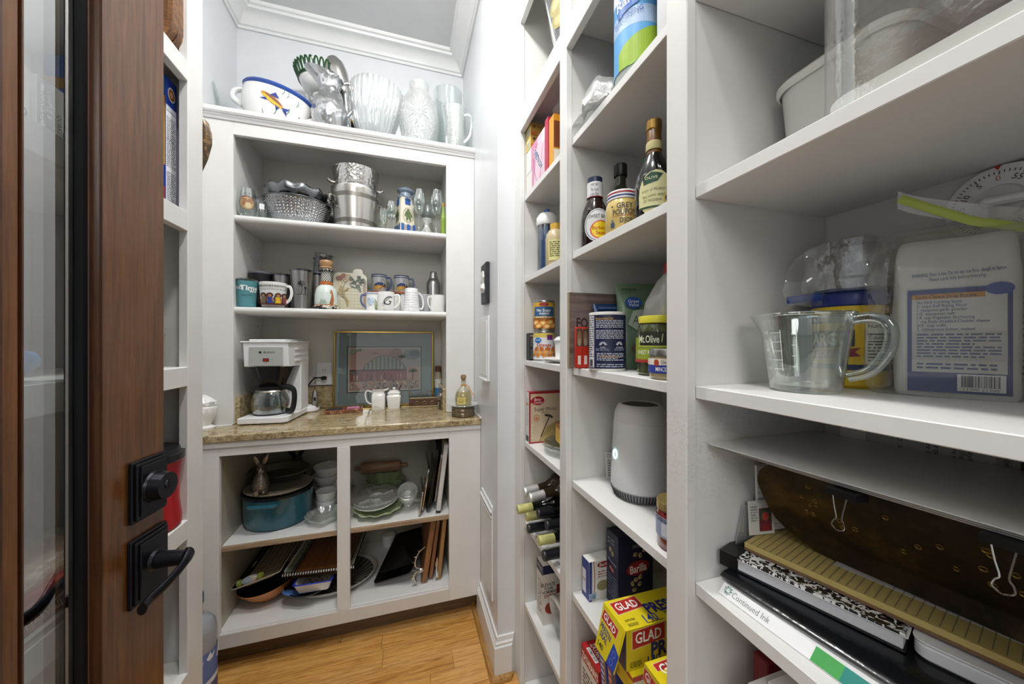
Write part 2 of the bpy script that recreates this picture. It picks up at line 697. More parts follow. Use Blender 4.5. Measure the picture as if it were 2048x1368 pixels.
def wrap(r, a0, sx=1.0, sy=1.0):
    """round wall: r a number or r(z)"""
    rf = r if callable(r) else (lambda z: r)
    r0 = rf(0.03) if callable(r) else r
    def f(x, y, z):
        q = rf(y) + z * 3
        a = a0 + x / r0
        return Vector((q * cos(a) * sx, q * sin(a) * sy, y))
    return f

def toeye(loc, rz=0.0):
    """angle, in the thing's own frame, towards the middle of the room where one stands"""
    return math.atan2(-loc[1], -loc[0]) - rz

def prof_r(prof):
    pr = sorted([(z, r) for r, z in prof])
    def f(z):
        for (z0, r0), (z1, r1) in zip(pr[:-1], pr[1:]):
            if z0 <= z <= z1:
                return r0 + (r1 - r0) * (z - z0) / max(z1 - z0, 1e-9)
        return pr[-1][1] if z > pr[-1][0] else pr[0][1]
    return f

def carton(name, label, cat, loc, size, mat, prints, rz=0.0, group=None, bev=0.0012, rx=0.0, ry=0.0, seam=True):
    """cardboard box: body, a lid flap line, printed faces"""
    sx, sy, sz = size
    t = thing(name, label, cat, loc, rz, group, rx, ry)
    obj('box_body', bx(-sx / 2, sx / 2, -sy / 2, sy / 2, 0, sz, bev, 1), mat, t)
    if seam:
        obj('flap', bx(-sx / 2 + 0.001, sx / 2 - 0.001, -sy / 2 + 0.001, sy * 0.05, sz - 0.0002, sz + 0.0006), mat, t)
    for side, p in prints.items():
        p.put(t, boxface(side, sx, sy, sz))
    return t
# ---------------------------------------------------------------- the room
WHITE = paint('white_cabinet_paint', 'e2e2e0')
WEAR = paint('worn_white_cabinet_paint', 'd9d7d3', 0.35)
WALL = paint('cool_white_wall_paint', 'dfe2e6')
TRIM = paint('white_trim_paint', 'e6e7e7')
CEIL = paint('ceiling_paint', 'd7d8d9')
RAW = wood('bare_shelf_edge_wood', '8a7058', 'a58d72', 'b9a68c', 'x', 4, 0.6)
OAK = wood('honey_oak_plank', '9c6628', 'd09a50', 'e6b874', 'x', 6.5, 0.28, 0.3, 16)
OAKD = wood('oak_shoe_moulding', '7d5426', 'a87a40', 'c09456', 'y', 6, 0.35)
TOE = wood('dark_toe_board', '4a3a28', '5f4b34', '715a40', 'x', 6, 0.5)
GRAN = granite('tan_granite')

XL, XR, YB, ZC = -0.815, 0.335, 2.10, 2.945
fl = struct('floor', bx(-1.2, 1.0, -2.6, YB + 0.1, -0.06, -0.014), M('subfloor', '5a3d1c', 0.7))
seam = random.Random(3)
y = -0.55
row = 0
while y < 1.70:
    x = -0.83 - seam.random() * 0.5
    while x < 0.72:
        ln = 0.35 + seam.random() * 0.55
        a, b_ = max(x, -0.83), min(x + ln, 0.74)
        if b_ - a > 0.04:
            o = obj('plank', bx(a - (a + b_) / 2 + 0.0004, b_ - (a + b_) / 2 - 0.0004, -0.0408, 0.0408, -0.014, 0, 0.0009, 1), OAK, fl, loc=((a + b_) / 2, y + 0.0415, 0))
        x += ln
    y += 0.083
    row += 1

struct('wall_back', bx(XL - 0.1, XR + 0.1, YB, YB + 0.1, 0, ZC + 0.05), WALL)
struct('wall_left', bx(XL - 0.1, XL, -0.12, YB, 0, ZC + 0.05), WALL)
struct('wall_right', bx(XR, 0.78, 1.277, YB, 0, ZC + 0.05, 0.0), WALL)
struct('wall_right_behind_shelves', bx(0.725, 0.80, -0.12, 1.277, 0, ZC + 0.05), WALL)
struct('wall_front', join(bx(XL - 0.1, -0.535, -0.12, 0.0, 0, ZC + 0.05), bx(0.43, 0.80, -0.12, 0.0, 0, ZC + 0.05)), WALL)
struct('ceiling', bx(XL - 0.1, 0.80, -0.12, YB + 0.1, ZC, ZC + 0.08), CEIL)

# crown moulding: cove profile swept round the walls
CP = [(0, 0), (0.010, 0), (0.012, 0.012), (0.020, 0.016), (0.026, 0.03), (0.040, 0.048), (0.060, 0.060), (0.074, 0.064), (0.078, 0.074), (0.088, 0.078), (0.092, 0.092), (0, 0.092)]
def crown(path):
    secs = []
    for i, p in enumerate(path):
        secs.append([(p[0] + p[2] * d, p[1] + p[3] * d, ZC - 0.092 + h) for d, h in CP])
    return loft(secs)
struct('trim_1', crown([(XL, -0.0, 1, 0), (XL, YB, 1, -1), (XR, YB, -1, -1), (XR, 1.277, -1, -1), (0.4025, 1.277, -1, -1)]), TRIM, 30)

# baseboard on the short right wall, with cap and shoe
def base_prof(path, prof):
    return loft([[(p[0] + p[2] * d, p[1] + p[3] * d, h) for d, h in prof] for p in path])
bp = [(-0.002, 0.018), (0.0165, 0.018), (0.0165, 0.118), (0.012, 0.122), (0.013, 0.130), (0.008, 0.136), (0.006, 0.152), (-0.002, 0.153)]
bw = [(XR, 1.60, -1, 0), (XR, 1.277, -1, -1), (0.402, 1.277, -1, -1)]
bb = base_prof(bw, bp)
struct('baseboard_right', bb, TRIM, 25)
shoe = [(0.0165, 0.0), (0.034, 0.0), (0.033, 0.008), (0.028, 0.015), (0.0165, 0.019)]
struct('trim_2', base_prof([(XR, 1.66, -1, 0), (XR, 1.277, -1, -1), (0.41, 1.277, -1, -1)], shoe), OAKD, 25)

# ---------------------------------------------------------------- hutch: upper cabinet
YU = 1.745
t = thing('hutch_cabinet', 'white open upper hutch with two bullnosed shelves above the granite counter', 'cabinet', (0, YU, 0.913))
def part(name, bmv, m=None, p=None, off=(0, 0, 0), label=None):
    xf(bmv, (-off[0], -off[1], -off[2]))
    return obj(name, bmv, m or WHITE, p, label=label)
O = (0, YU, 0.913)
def hp(name, *a, m=None, bev=0.0015, label=None):
    return part(name, bx(*a, bev), m, t, O, label)
hp('stile', XL + 0.001, -0.69, YU, YU + 0.02, 0.915, 2.20)
hp('stile', 0.195, XR - 0.001, YU, YU + 0.02, 0.915, 2.20)
hp('top_rail', -0.69, 0.195, YU, YU + 0.02, 2.135, 2.20)
hp('side_panel', -0.715, -0.6955, YU + 0.02, YB - 0.022, 0.916, 2.20)
hp('side_panel', 0.2005, 0.22, YU + 0.02, YB - 0.022, 0.916, 2.20)
HIN = paint('hutch_inside_paint', 'd9d7ce')
hp('back_panel', XL + 0.002, XR - 0.002, YB - 0.02, YB - 0.001, 1.03, 2.20, m=HIN)
hp('top_board', XL + 0.001, XR - 0.001, YU, YB - 0.001, 2.20, 2.224)
# moulded ledge
lp = [(0.0, 2.190), (-0.006, 2.190), (-0.009, 2.197), (-0.016, 2.203), (-0.016, 2.207), (-0.021, 2.208), (-0.026, 2.214), (-0.027, 2.230), (0.0, 2.230)]
lb = loft([[(x, YU + d, h) for d, h in lp] for x in (XL + 0.001, XR - 0.001)])
part('ledge_moulding', lb, TRIM, t, O)
part('ledge_moulding', bx(XL + 0.001, XR - 0.001, YU, YB - 0.001, 2.2245, 2.230), TRIM, t, O)
def bull(x0, x1, y0, y1, z0, z1):
    r = (z1 - z0) / 2
    pr = [(y0 + r + r * cos(a), (z0 + z1) / 2 + r * sin(a)) for a in [pi / 2 + k * pi / 8 for k in range(9)]] + [(y1, z0), (y1, z1)]
    return loft([[(x, yy, zz) for yy, zz in pr] for x in (x0, x1)])
part('shelf', bull(-0.694, 0.199, YU + 0.006, YB - 0.024, 1.775, 1.803), WHITE, t, O)
part('shelf', bull(-0.694, 0.199, YU + 0.006, YB - 0.024, 1.384, 1.413), WHITE, t, O)
# shelf-pin holes
ph = bmesh.new()
for xx in (-0.6957, 0.2007):
    for zz in [1.02 + 0.064 * k for k in range(16)]:
        join(ph, lathe([(0, 0.0006), (0.003, 0.0006), (0.003, 0)], 8), Matrix.Translation((xx, YB - 0.08, zz)) @ Matrix.Rotation(R(90) * (1 if xx < 0 else -1), 4, 'Y'))
po = part('pin_holes', ph, M('pin_hole_shadow', '4a4844', 0.8), t, O)
po['kind'] = 'stuff'

# countertop
ct = thing('countertop', 'tan speckled granite counter with low granite backsplash under the hutch', 'countertop', (0, 1.571, 0.878))
O2 = (0, 1.571, 0.878)
part('counter_slab', bx(XL + 0.001, XR - 0.001, 1.571, YB - 0.001, 0.884, 0.913, 0.004), GRAN, ct, O2)
part('backsplash', bx(-0.694, 0.199, YB - 0.045, YB - 0.022, 0.9135, 1.028, 0.002), GRAN, ct, O2)
part('backsplash', bx(-0.695, -0.676, YU + 0.022, YB - 0.046, 0.9135, 1.028, 0.002), GRAN, ct, O2)
part('backsplash', bx(0.181, 0.200, YU + 0.022, YB - 0.046, 0.9135, 1.028, 0.002), GRAN, ct, O2)
part('caulk_bead', tube([(XL + 0.004, YU - 0.002, 0.9145), (-0.692, YU - 0.002, 0.9145)], 0.003, 6), TRIM, ct, O2)
part('caulk_bead', tube([(XR - 0.003, 1.572, 0.9145), (XR - 0.003, YU, 0.9145)], 0.003, 6), TRIM, ct, O2)

# lower cabinet
YF = 1.585
t = thing('base_cabinet', 'white open base cabinet with four compartments under the granite counter', 'cabinet', (0, YF, 0))
O = (0, YF, 0)
bt = 0.152
hp('stile', XL + 0.001, -0.672, YF, YF + 0.02, 0.097, 0.883)
hp('stile', -0.2675, -0.2186, YF - 0.0004, YF + 0.02, 0.152, 0.829)
hp('stile', 0.190, XR - 0.001, YF, YF + 0.02, 0.097, 0.883)
hp('top_rail', -0.672, 0.190, YF, YF + 0.02, 0.829, 0.883)
hp('scribe_strip', XL + 0.001, XR - 0.001, YF - 0.006, YF - 0.0005, 0.862, 0.8835)
hp('bottom_rail', -0.672, 0.190, YF, YF + 0.02, 0.097, bt, m=WEAR)
hp('cabinet_floor', XL + 0.03, XR - 0.001, YF + 0.021, YB - 0.02, 0.132, bt - 0.0005)
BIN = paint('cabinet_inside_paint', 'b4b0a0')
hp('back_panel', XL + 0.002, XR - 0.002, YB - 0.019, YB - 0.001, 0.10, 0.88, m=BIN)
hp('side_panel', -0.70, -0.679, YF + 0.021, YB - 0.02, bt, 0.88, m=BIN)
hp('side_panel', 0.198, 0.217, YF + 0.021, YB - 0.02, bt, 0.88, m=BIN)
for xa, xb in ((-0.678, 0.1975),):
    sh = hp('shelf', xa, xb, YF + 0.034, YB - 0.021, 0.454, 0.473)
    e = part('bare_edge', bx(xa, xb, YF + 0.022, YF + 0.034, 0.4545, 0.4725, 0.001), RAW, None, (0, YF, 0), 'bare wood shelf edge')
    e.parent = sh
    e.matrix_parent_inverse = Matrix()
hp('toe_board', XL + 0.001, XR - 0.001, YF + 0.07, YF + 0.085, 0.0, 0.10, m=TOE, label='dark wood toe board')

# ---------------------------------------------------------------- right shelving, three bays
XF, XS, XK = 0.4025, 0.4205, 0.705
SH = [2.099, 1.798, 1.499, 1.196, 0.899, 0.604, 0.306, 0.014]
t = thing('pantry_shelving', 'white built-in shelving with three open bays along the right wall', 'shelving', (0.42, 0.6, 0))
O = (0.42, 0.6, 0)
SC = scuffed('scuffed_white_paint', 'dcdbd8')
PAN = paint('shelf_interior_paint', 'd8d7d2')
hp('stile', XF, XF + 0.0175, 1.210, 1.2765, 0.0, 2.60)
hp('stile', XF, XF + 0.0175, 0.830, 0.870, 0.0, 2.60)
hp('stile', XF, XF + 0.0175, 0.4222, 0.465, 0.0, 2.60, m=SC, label='near stile with black scuff marks')
hp('stile', XF, XF + 0.0175, 0.002, 0.03, 0.0, 2.60)
for ya, yb in ((0.870, 1.210), (0.465, 0.830), (0.03, 0.4222)):
    hp('rail', XF, XF + 0.0175, ya, yb, 2.029, 2.099)
    hp('rail', XF, XF + 0.0175, ya, yb, 2.427, 2.60)
hp('partition', XS, XK, 0.4245, 0.4435, 0.0, 2.60, m=SC, label='partition with black scuff marks')
hp('partition', XS, XK, 0.833, 0.852, 0.0, 2.60, m=PAN)
hp('end_panel', XS, XK, 1.2115, 1.230, 0.0, 2.60, m=PAN)
hp('end_panel', XS, XK, 0.003, 0.022, 0.0, 2.60, m=PAN)
hp('back_panel', XK, XK + 0.019, 0.003, 1.2765, 0.0, 2.60, m=PAN)
hp('top_board', XS, XK, 0.003, 1.2765, 2.60, 2.62)
for bi, (ya, yb) in enumerate(((0.8525, 1.211), (0.444, 0.8325), (0.0225, 0.424))):
    for k, z in enumerate(SH):
        hp('shelf', XS, XK, ya, yb, z - 0.019, z, bev=0.001)

# ---------------------------------------------------------------- left shelving
t = thing('pantry_shelving', 'white built-in shelving on the left wall, partly behind the wooden door', 'shelving', (-0.5, 0.8, 0))
O = (-0.5, 0.8, 0)
X0 = -0.5
LS = [1.937, 1.576, 1.203, 0.835, 0.467, 0.09]
hp('stile', X0 - 0.0185, X0, 1.033, 1.098, 0.0, 2.60)
hp('stile', X0 - 0.0185, X0, 0.46, 0.51, 0.0, 2.60)
for z in LS:
    hp('rail', X0 - 0.0185, X0, 0.51, 1.033, z - 0.047, z)
    hp('shelf', XL + 0.002, X0 - 0.019, 0.48, 1.078, z - 0.02, z - 0.0003, m=PAN)
hp('rail', X0 - 0.0185, X0, 0.51, 1.033, 2.52, 2.60)
hp('end_panel', XL + 0.002, X0 - 0.019, 1.079, 1.098, 0.0, 2.60)
hp('end_panel', XL + 0.002, X0 - 0.019, 0.46, 0.479, 0.0, 2.60)
hp('back_panel', XL + 0.0005, XL + 0.0018, 0.46, 1.098, 0.0, 2.60, m=PAN)
hp('top_board', XL + 0.002, X0, 0.46, 1.098, 2.60, 2.62)

# ---------------------------------------------------------------- the wooden glass door, swung open against the left shelves
MAH = wood('mahogany', '4a2a0e', '653d18', '784c22', 'z', 5, 0.3, 0.35, 18)
MAHD = wood('dark_mahogany_moulding', '2e190b', '452712', '56331a', 'z', 5, 0.3, 0.3, 18)
DT = 0.042
DW = 0.66
DH = 2.08
# door frame: local x runs from the latch edge (0) back towards the hinges (+), local y = out of the near face, z up
EX, EY = -0.408, 0.773
ang = math.atan2(-cos(R(6.9)), -sin(R(6.9)))
NX = -DT * cos(R(6.9)); NY = DT * sin(R(6.9))
d3 = thing('door_1', 'dark mahogany door with bevelled glass panes and black lever, swung open', 'door', (EX + NX, EY + NY, 0), ang)
d3['kind'] = 'structure'
def dp(name, *a, m=MAH, bev=0.002, label=None, p=None):
    return obj(name, bx(*a, bev), m, p or d3, label=label)
dp('stile', 0.0, 0.1135, 0.0, DT, 0.012, DH)
dp('stile', DW - 0.1135, DW, 0.0, DT, 0.012, DH)
dp('rail', 0.1135, DW - 0.1135, 0.0, DT, 0.012, 0.24)
dp('rail', 0.1135, DW - 0.1135, 0.0, DT, DH - 0.115, DH)
def stick(x, dirn, p=None):
    """moulded sticking along a glass edge: ogee falling towards the glass (both door faces)"""
    pr = [(0, -0.002), (0.002, -0.002), (0.0025, 0.002), (0.0045, 0.005), (0.005, 0.011), (0.007, 0.013), (0.007, DT - 0.013), (0.005, DT - 0.011), (0.0045, DT - 0.005), (0.0025, DT - 0.002), (0.002, DT + 0.002), (0, DT + 0.002)]
    return obj('glass_bead', loft([[(x + dirn * a, b, z) for a, b in pr] for z in (0.24, DH - 0.115)]), MAHD, p or d3)
mx = [(0.212, 0.262), (DW - 0.262, DW - 0.212)]
stick(0.1135, 1); stick(DW - 0.1135, -1)
for a, b_ in mx:
    dp('muntin', a, b_, 0.0, DT, 0.24, DH - 0.115)
    obj('groove', bx(a + 0.018, a + 0.026, DT - 0.001, DT + 0.003, 0.24, DH - 0.115, 0.001), MAHD, d3)
    stick(a, -1); stick(b_, 1)
GL = TG('door_pane_glass', 'eaf2f2', 0.16, 0.6, 0.01, 0.42)
GASK = M('black_glazing_strip', '101114', 0.35)
for a, b_ in ((0.1195, 0.206), (0.268, DW - 0.268), (DW - 0.206, DW - 0.1195)):
    g = bmesh.new()
    y0, y1 = 0.017, 0.023
    z0, z1 = 0.25, DH - 0.125
    w = 0.014
    o_ = [(a, z0), (b_, z0), (b_, z1), (a, z1)]
    i_ = [(a + w, z0 + w), (b_ - w, z0 + w), (b_ - w, z1 - w), (a + w, z1 - w)]
    vo = [g.verts.new((x, 0.0195, z)) for x, z in o_]
    vi = [g.verts.new((x, y0 - 0.001, z)) for x, z in i_]
    g.faces.new(vi)
    for k in range(4):
        g.faces.new((vo[k], vo[(k + 1) % 4], vi[(k + 1) % 4], vi[k]))
    obj('glass_pane', g, GL, d3, smooth=0)
    for s0, s1 in ((a, a + 0.004), (b_ - 0.004, b_)):
        obj('glazing_strip', bx(s0, s1, 0.013, 0.029, z0, z1), GASK, d3)
obj('glazing_strip', bx(0.1195, 0.1255, 0.019, 0.030, 0.25, DH - 0.125), GASK, d3)
BRZ = M('oil_rubbed_bronze', '2a2b31', 0.33, 0.8)
BRE = M('bronze_worn_edge', '5a3a26', 0.3, 0.8)
# which way is out of the near face? local y+ or y-
NEAR = 1.0 if (Matrix.Rotation(ang, 3, 'Z') @ Vector((0, 1, 0))).x > 0 else -1.0
Y0 = DT if NEAR > 0 else 0.0
def escut(zc, hw, hh, xc, p):
    for k, (ins, y_a, y_b) in enumerate(((0.0, 0.0, 0.006), (0.004, 0.006, 0.010), (0.009, 0.010, 0.013))):
        a = bx(xc - hw + ins, xc + hw - ins, Y0 + NEAR * y_a if NEAR > 0 else Y0 - y_b, Y0 + NEAR * y_b if NEAR > 0 else Y0 - y_a, zc - hh + ins, zc + hh - ins, 0.0012)
        obj('backplate_step', a, BRZ, p)
def disc(r0, r1, x, z, ya, yb, n=28):
    b = lathe([(0, 0), (r0, 0), (r1, yb - ya), (0, yb - ya)], n)
    return xf(b, (x, Y0 + NEAR * ya, z), (R(-90) * NEAR, 0, 0))
db = obj('deadbolt', bx(0.01, 0.072, min(Y0, Y0 + NEAR * 0.002), max(Y0, Y0 + NEAR * 0.002), 0.974, 1.066, 0.0005), BRZ, d3)
escut(1.022, 0.034, 0.049, 0.038, db)
obj('cylinder_collar', disc(0.026, 0.0245, 0.038, 1.022, 0.0128, 0.017), BRZ, db)
obj('lock_cylinder', disc(0.0235, 0.021, 0.038, 1.022, 0.017, 0.032), BRZ, db)
obj('keyhole_disc', disc(0.0075, 0.007, 0.038, 1.024, 0.032, 0.0335), M('lock_core', '2b2b2e', 0.25, 0.9), db)
obj('key_slot', bx(0.0372, 0.0388, min(Y0 + NEAR * 0.0334, Y0 + NEAR * 0.034), max(Y0 + NEAR * 0.0334, Y0 + NEAR * 0.034), 1.019, 1.029), M('slot_black', '030303', 0.8), db)
lv = obj('lever_handle', bx(0.008, 0.074, min(Y0, Y0 + NEAR * 0.002), max(Y0, Y0 + NEAR * 0.002), 0.842, 0.944, 0.0005), BRZ, d3)
escut(0.893, 0.036, 0.054, 0.038, lv)
obj('lever_collar', disc(0.0185, 0.016, 0.036, 0.897, 0.0128, 0.017), BRZ, lv)
obj('lever_neck', disc(0.0135, 0.0115, 0.036, 0.897, 0.017, 0.056), BRZ, lv)
yy = Y0 + NEAR * 0.056
lc = curve([(0.028, yy + NEAR * 0.000, 0.8995), (0.040, yy + NEAR * 0.004, 0.896), (0.055, yy + NEAR * 0.002, 0.886), (0.075, yy - NEAR * 0.005, 0.874), (0.095, yy - NEAR * 0.010, 0.868), (0.112, yy - NEAR * 0.007, 0.866)], 5)
obj('lever', tube(lc, [0.012 - 0.004 * min(1, i / 9) + 0.0015 * max(0, (i - 12) / 12) for i in range(len(lc))], 12, flat=0.62, up=(0, 1, 0)), BRZ, lv)
# the lever on the far face, seen through the pane
fy = DT if NEAR < 0 else 0.0
fl_ = obj('lever_handle', bx(0.008, 0.074, min(fy, fy - NEAR * 0.007), max(fy, fy - NEAR * 0.007), 0.842, 0.944, 0.001), BRZ, d3)
obj('lever_neck', tube([(0.038, fy - NEAR * 0.007, 0.895), (0.038, fy - NEAR * 0.043, 0.895)], 0.010, 12, up=(0, 0, 1)), BRZ, fl_)
lc = curve([(0.030, fy - NEAR * 0.043, 0.897), (0.065, fy - NEAR * 0.044, 0.893), (0.100, fy - NEAR * 0.041, 0.882), (0.150, fy - NEAR * 0.043, 0.872)], 5)
obj('lever', tube(lc, 0.009, 12, flat=0.7, up=(0, 1, 0)), BRZ, fl_)

# ---------------------------------------------------------------- ceiling lamp and things fixed to the right wall
for yy, lab in ((0.95, 'round flush white ceiling lamp over the aisle, the one nearer the hutch'), (0.22, 'round flush white ceiling lamp just inside the doorway')):
    t = thing('ceiling_lamp', lab, 'lamp', (-0.05, yy, ZC))
    obj('lamp_pan', lathe([(0, 0), (0.11, 0), (0.11, -0.03), (0.10, -0.034)], 40), TRIM, t)
    obj('lamp_glass', lathe([(0.10, -0.032), (0.09, -0.05), (0.06, -0.060), (0, -0.064)], 40), M('lit_lamp_glass', 'ffffff', 0.4, emit='fff6ea', es=6), t)

# black plaque with white relief
t = thing('wall_plaque', 'small black plaque with a white relief head on the right wall', 'plaque', (XR - 0.0005, 1.453, 1.51))
obj('plaque_board', bx(-0.016, 0, -0.05, 0.05, -0.085, 0.085, 0.003), M('slate_black', '23272d', 0.5), t)
rb = lathe([(0, -0.045), (0.018, -0.045), (0.026, -0.03), (0.022, -0.015), (0.012, -0.005), (0.017, 0.010), (0.020, 0.025), (0.014, 0.042), (0, 0.048)], 16, 0.55, 1.0)
crumple(rb, 0.006, 60, 2)
obj('relief_figure', xf(rb, (-0.016, 0, 0.005)), M('white_plaster', 'e4e2de', 0.7), t)
# flush access panels
t = thing('access_panel', 'flush white breaker panel door on the right wall above the counter', 'panel', (XR - 0.0005, 1.469, 1.235))
obj('panel_frame', bx(-0.010, 0, -0.072, 0.072, -0.135, 0.135, 0.002), TRIM, t)
obj('panel_door', bx(-0.013, -0.0098, -0.056, 0.056, -0.115, 0.118, 0.001), TRIM, t)
obj('panel_lip', bx(-0.020, -0.0105, -0.068, 0.072, -0.135, -0.128, 0.001), TRIM, t)
t = thing('access_panel', 'white access panel low on the right wall, beside the base cabinet', 'panel', (XR - 0.0005, 1.425, 0.42))
obj('panel_board', bx(-0.007, 0, -0.082, 0.115, -0.185, 0.190, 0.0015), TRIM, t)
obj('panel_moulding', bx(-0.014, -0.0072, -0.086, 0.117, 0.165, 0.174, 0.002), TRIM, t)
obj('panel_moulding', bx(-0.012, -0.0072, -0.084, 0.117, 0.146, 0.153, 0.002), TRIM, t)
# ---------------------------------------------------------------- common materials
CER = M('white_glazed_ceramic', 'eeeeec', 0.15, coat=0.3)
SIL = M('polished_silver', 'd5d3d0', 0.16, 1.0)
PEW = M('embossed_pewter', 'c4c5c6', 0.2, 1.0, nb=1.0, ns=48)
HAM = M('hammered_silver', 'd2d0cd', 0.17, 1.0, vb=0.5, vs=75)
STE = M('brushed_steel', 'b4b3b1', 0.3, 1.0, nb=0.05, ns=200)
BLK = M('black_plastic', '141416', 0.35)
BLG = M('black_gloss', '0e0e10', 0.12)
GLS = TG('clear_glass', 'f3f7f6', 0.05, 0.85, 0.015, 0.38)
CUT = TG('cut_crystal', 'f6f9fa', 0.2, 0.8, 0.03, 0.5, vb=0.9, vs=95, milk=0.16)
PRS = TG('pressed_glass', 'f4f8f6', 0.14, 0.75, 0.04, 0.5, nb=0.7, ns=70, milk=0.10)
GOLD = M('antique_gold', 'b08d4e', 0.3, 1.0)
FILM = TG('clear_bag_film', 'f6f7f7', 0.06, 0.6, 0.06, 0.3, milk=0.07, nb=0.5, ns=26)
PLA = M('white_plastic', 'ecedef', 0.3)
CARD = M('white_carton_board', 'e6e5e1', 0.5)

def one(name, label, cat, bmv, mat, loc, rz=0.0, group=None, rx=0.0, ry=0.0, smooth=35):
    return tag(obj(name, bmv, mat, None, loc, (rx, ry, rz), smooth), label, cat, group)

def loop_handle(r, z0, z1, out, th, ang=0.0, flat=0.75, n=10):
    h = (z1 - z0)
    pts = curve([(r * 0.96, 0, z1), (r + out * 0.75, 0, z1 + h * 0.02), (r + out, 0, z1 - h * 0.35), (r + out * 0.7, 0, z0 + h * 0.25), (r * 0.95, 0, z0)], n)
    b = tube(pts, th, 8, flat=flat, up=(0, 1, 0))
    return xf(b, rot=(0, 0, ang))

def mug(label, loc, r, h, mat, hang, pr=None, group=None, top=None, bot=None, rimmat=None, hmat=None, name='mug', flip=False, cut=0.006, inside=None):
    rt, rb_ = (top or r), (bot or r)
    t = thing(name, label, 'mug', loc, 0, group)
    prof = [(0, 0.001), (rb_ * 0.86, 0.0), (rb_ * 0.96, 0.002), (rb_, 0.006), (rb_ + (rt - rb_) * 0.5, h * 0.5), (rt, h - 0.001), (rt - 0.0015, h), (rt - 0.0035, h - 0.001), (rb_ - 0.004, 0.008), (0, 0.007)]
    b = lathe(prof, 40)
    hb = loop_handle((rt + rb_) / 2, h * 0.16, h * 0.84, r * 0.62, r * 0.13, hang)
    if flip:
        for q in (b, hb):
            bmesh.ops.transform(q, matrix=Matrix.Translation((0, 0, h)) @ Matrix.Rotation(pi, 4, 'X'), verts=q.verts)
    obj('mug_body', b, mat, t)
    obj('handle', hb, hmat or mat, t)
    if rimmat:
        obj('rim_band', lathe([(rt + 0.0006, h - 0.005), (rt + 0.0009, h), (rt - 0.003, h + 0.0006), (rt - 0.0042, h - 0.004)], 40), rimmat, t)
    if pr:
        pr.put(t, wrap(lambda z: rb_ + (rt - rb_) * min(max(z / h, 0), 1), toeye(loc)), cut=cut)
    return t

def steelcup(label, loc, r0, r1, h, mat, lid=True, pr=None, group=None, name='tumbler', lidmat=None):
    t = thing(name, label, 'tumbler', loc, 0, group)
    obj('cup_body', lathe([(0, 0.002), (r0 * 0.9, 0.001), (r0, 0.005), (r1 * 0.98, h * 0.93), (r1, h * 0.96), (r1, h), (r1 - 0.002, h), (r1 - 0.003, h * 0.9), (0, h * 0.88)], 44), mat, t)
    if lid:
        obj('lid', lathe([(r1 + 0.001, h - 0.006), (r1 + 0.0015, h + 0.002), (r1 - 0.006, h + 0.005), (r1 - 0.012, h - 0.002), (0, h - 0.002)], 44), lidmat or TG('smoke_lid', '8a9094', 0.12, 0.7), t)
    if pr:
        pr.put(t, wrap(lambda z: r0 + (r1 - r0) * min(max(z / h, 0), 1), toeye(loc)), cut=0.006)
    return t

def wineglass(label, loc, h, r, group=None, name='wine_glass', bowl=0.55, m=None):
    t = thing(name, label, 'glass', loc, 0, group)
    hb = h * (1 - bowl)
    m = m or GLS
    obj('bowl', lathe([(0.004, hb), (r * 0.55, hb + 0.010), (r * 0.95, hb + h * bowl * 0.36), (r, hb + h * bowl * 0.5), (r * 0.72, h), (r * 0.70, h), (r * 0.96, hb + h * bowl * 0.5), (r * 0.9, hb + h * bowl * 0.36), (r * 0.5, hb + 0.013), (0, hb + 0.006)], 32), m, t)
    obj('stem', lathe([(0.011, 0.004), (0.005, 0.014), (0.0036, hb * 0.5), (0.0045, hb)], 14), m, t)
    obj('foot', lathe([(0, 0.006), (0.011, 0.004), (r * 0.9, 0.0018), (r * 0.92, 0.0), (0, 0.0)], 32), m, t)
    return t

# ---------------------------------------------------------------- on the hutch ledge
ZL = 2.2302
NAVY = '27408c'
# tureen
t = thing('tureen', 'white tureen with blue rim and painted fish, first on the ledge', 'tureen', (-0.598, 1.885, ZL + 0.004), R(-8), rx=0, ry=R(12))
t.scale = (1.04, 1.04, 1.06)
pf = [(0, 0.004), (0.075, 0.002), (0.082, 0.0), (0.088, 0.006), (0.105, 0.03), (0.128, 0.075), (0.138, 0.12), (0.137, 0.155), (0.142, 0.165), (0.138, 0.172), (0.128, 0.168), (0.122, 0.11), (0.09, 0.03), (0, 0.02)]
obj('bowl', lathe(pf, 48, 1.0, 0.72), CER, t)
obj('blue_rim', lathe([(0.138, 0.156), (0.1435, 0.1655), (0.139, 0.1735), (0.130, 0.170)], 48, 1.0, 0.72), M('cobalt_glaze', '2b4a93', 0.2), t, label='cobalt blue rim')
for sgn in (-1, 1):
    hb = curve([(sgn * 0.128, 0.012, 0.155), (sgn * 0.165, 0.016, 0.160), (sgn * 0.182, 0.0, 0.135), (sgn * 0.168, -0.014, 0.10), (sgn * 0.128, -0.012, 0.08)], 6)
    obj('handle', tube(hb, [0.011 + 0.004 * sin(pi * i / 24) for i in range(len(hb))], 10, flat=0.7), CER, t)
p = Pr()
fx, fy = -0.015, 0.100
p.ell(fx, fy, 0.046, 0.013, 'c98b3b', -0.42).ell(fx - 0.002, fy - 0.004, 0.042, 0.006, 'e3bd3f', -0.42)
p.ell(fx + 0.004, fy + 0.004, 0.034, 0.005, '8d5a4c', -0.42)
p.poly([(fx - 0.012, fy + 0.014), (fx + 0.006, fy + 0.032), (fx + 0.022, fy + 0.012)], NAVY)
p.poly([(fx + 0.038, fy - 0.016), (fx + 0.068, fy - 0.010), (fx + 0.055, fy - 0.024), (fx + 0.066, fy - 0.042), (fx + 0.042, fy - 0.026)], NAVY)
p.poly([(fx - 0.022, fy + 0.002), (fx - 0.045, fy - 0.006), (fx - 0.018, fy - 0.008)], NAVY)
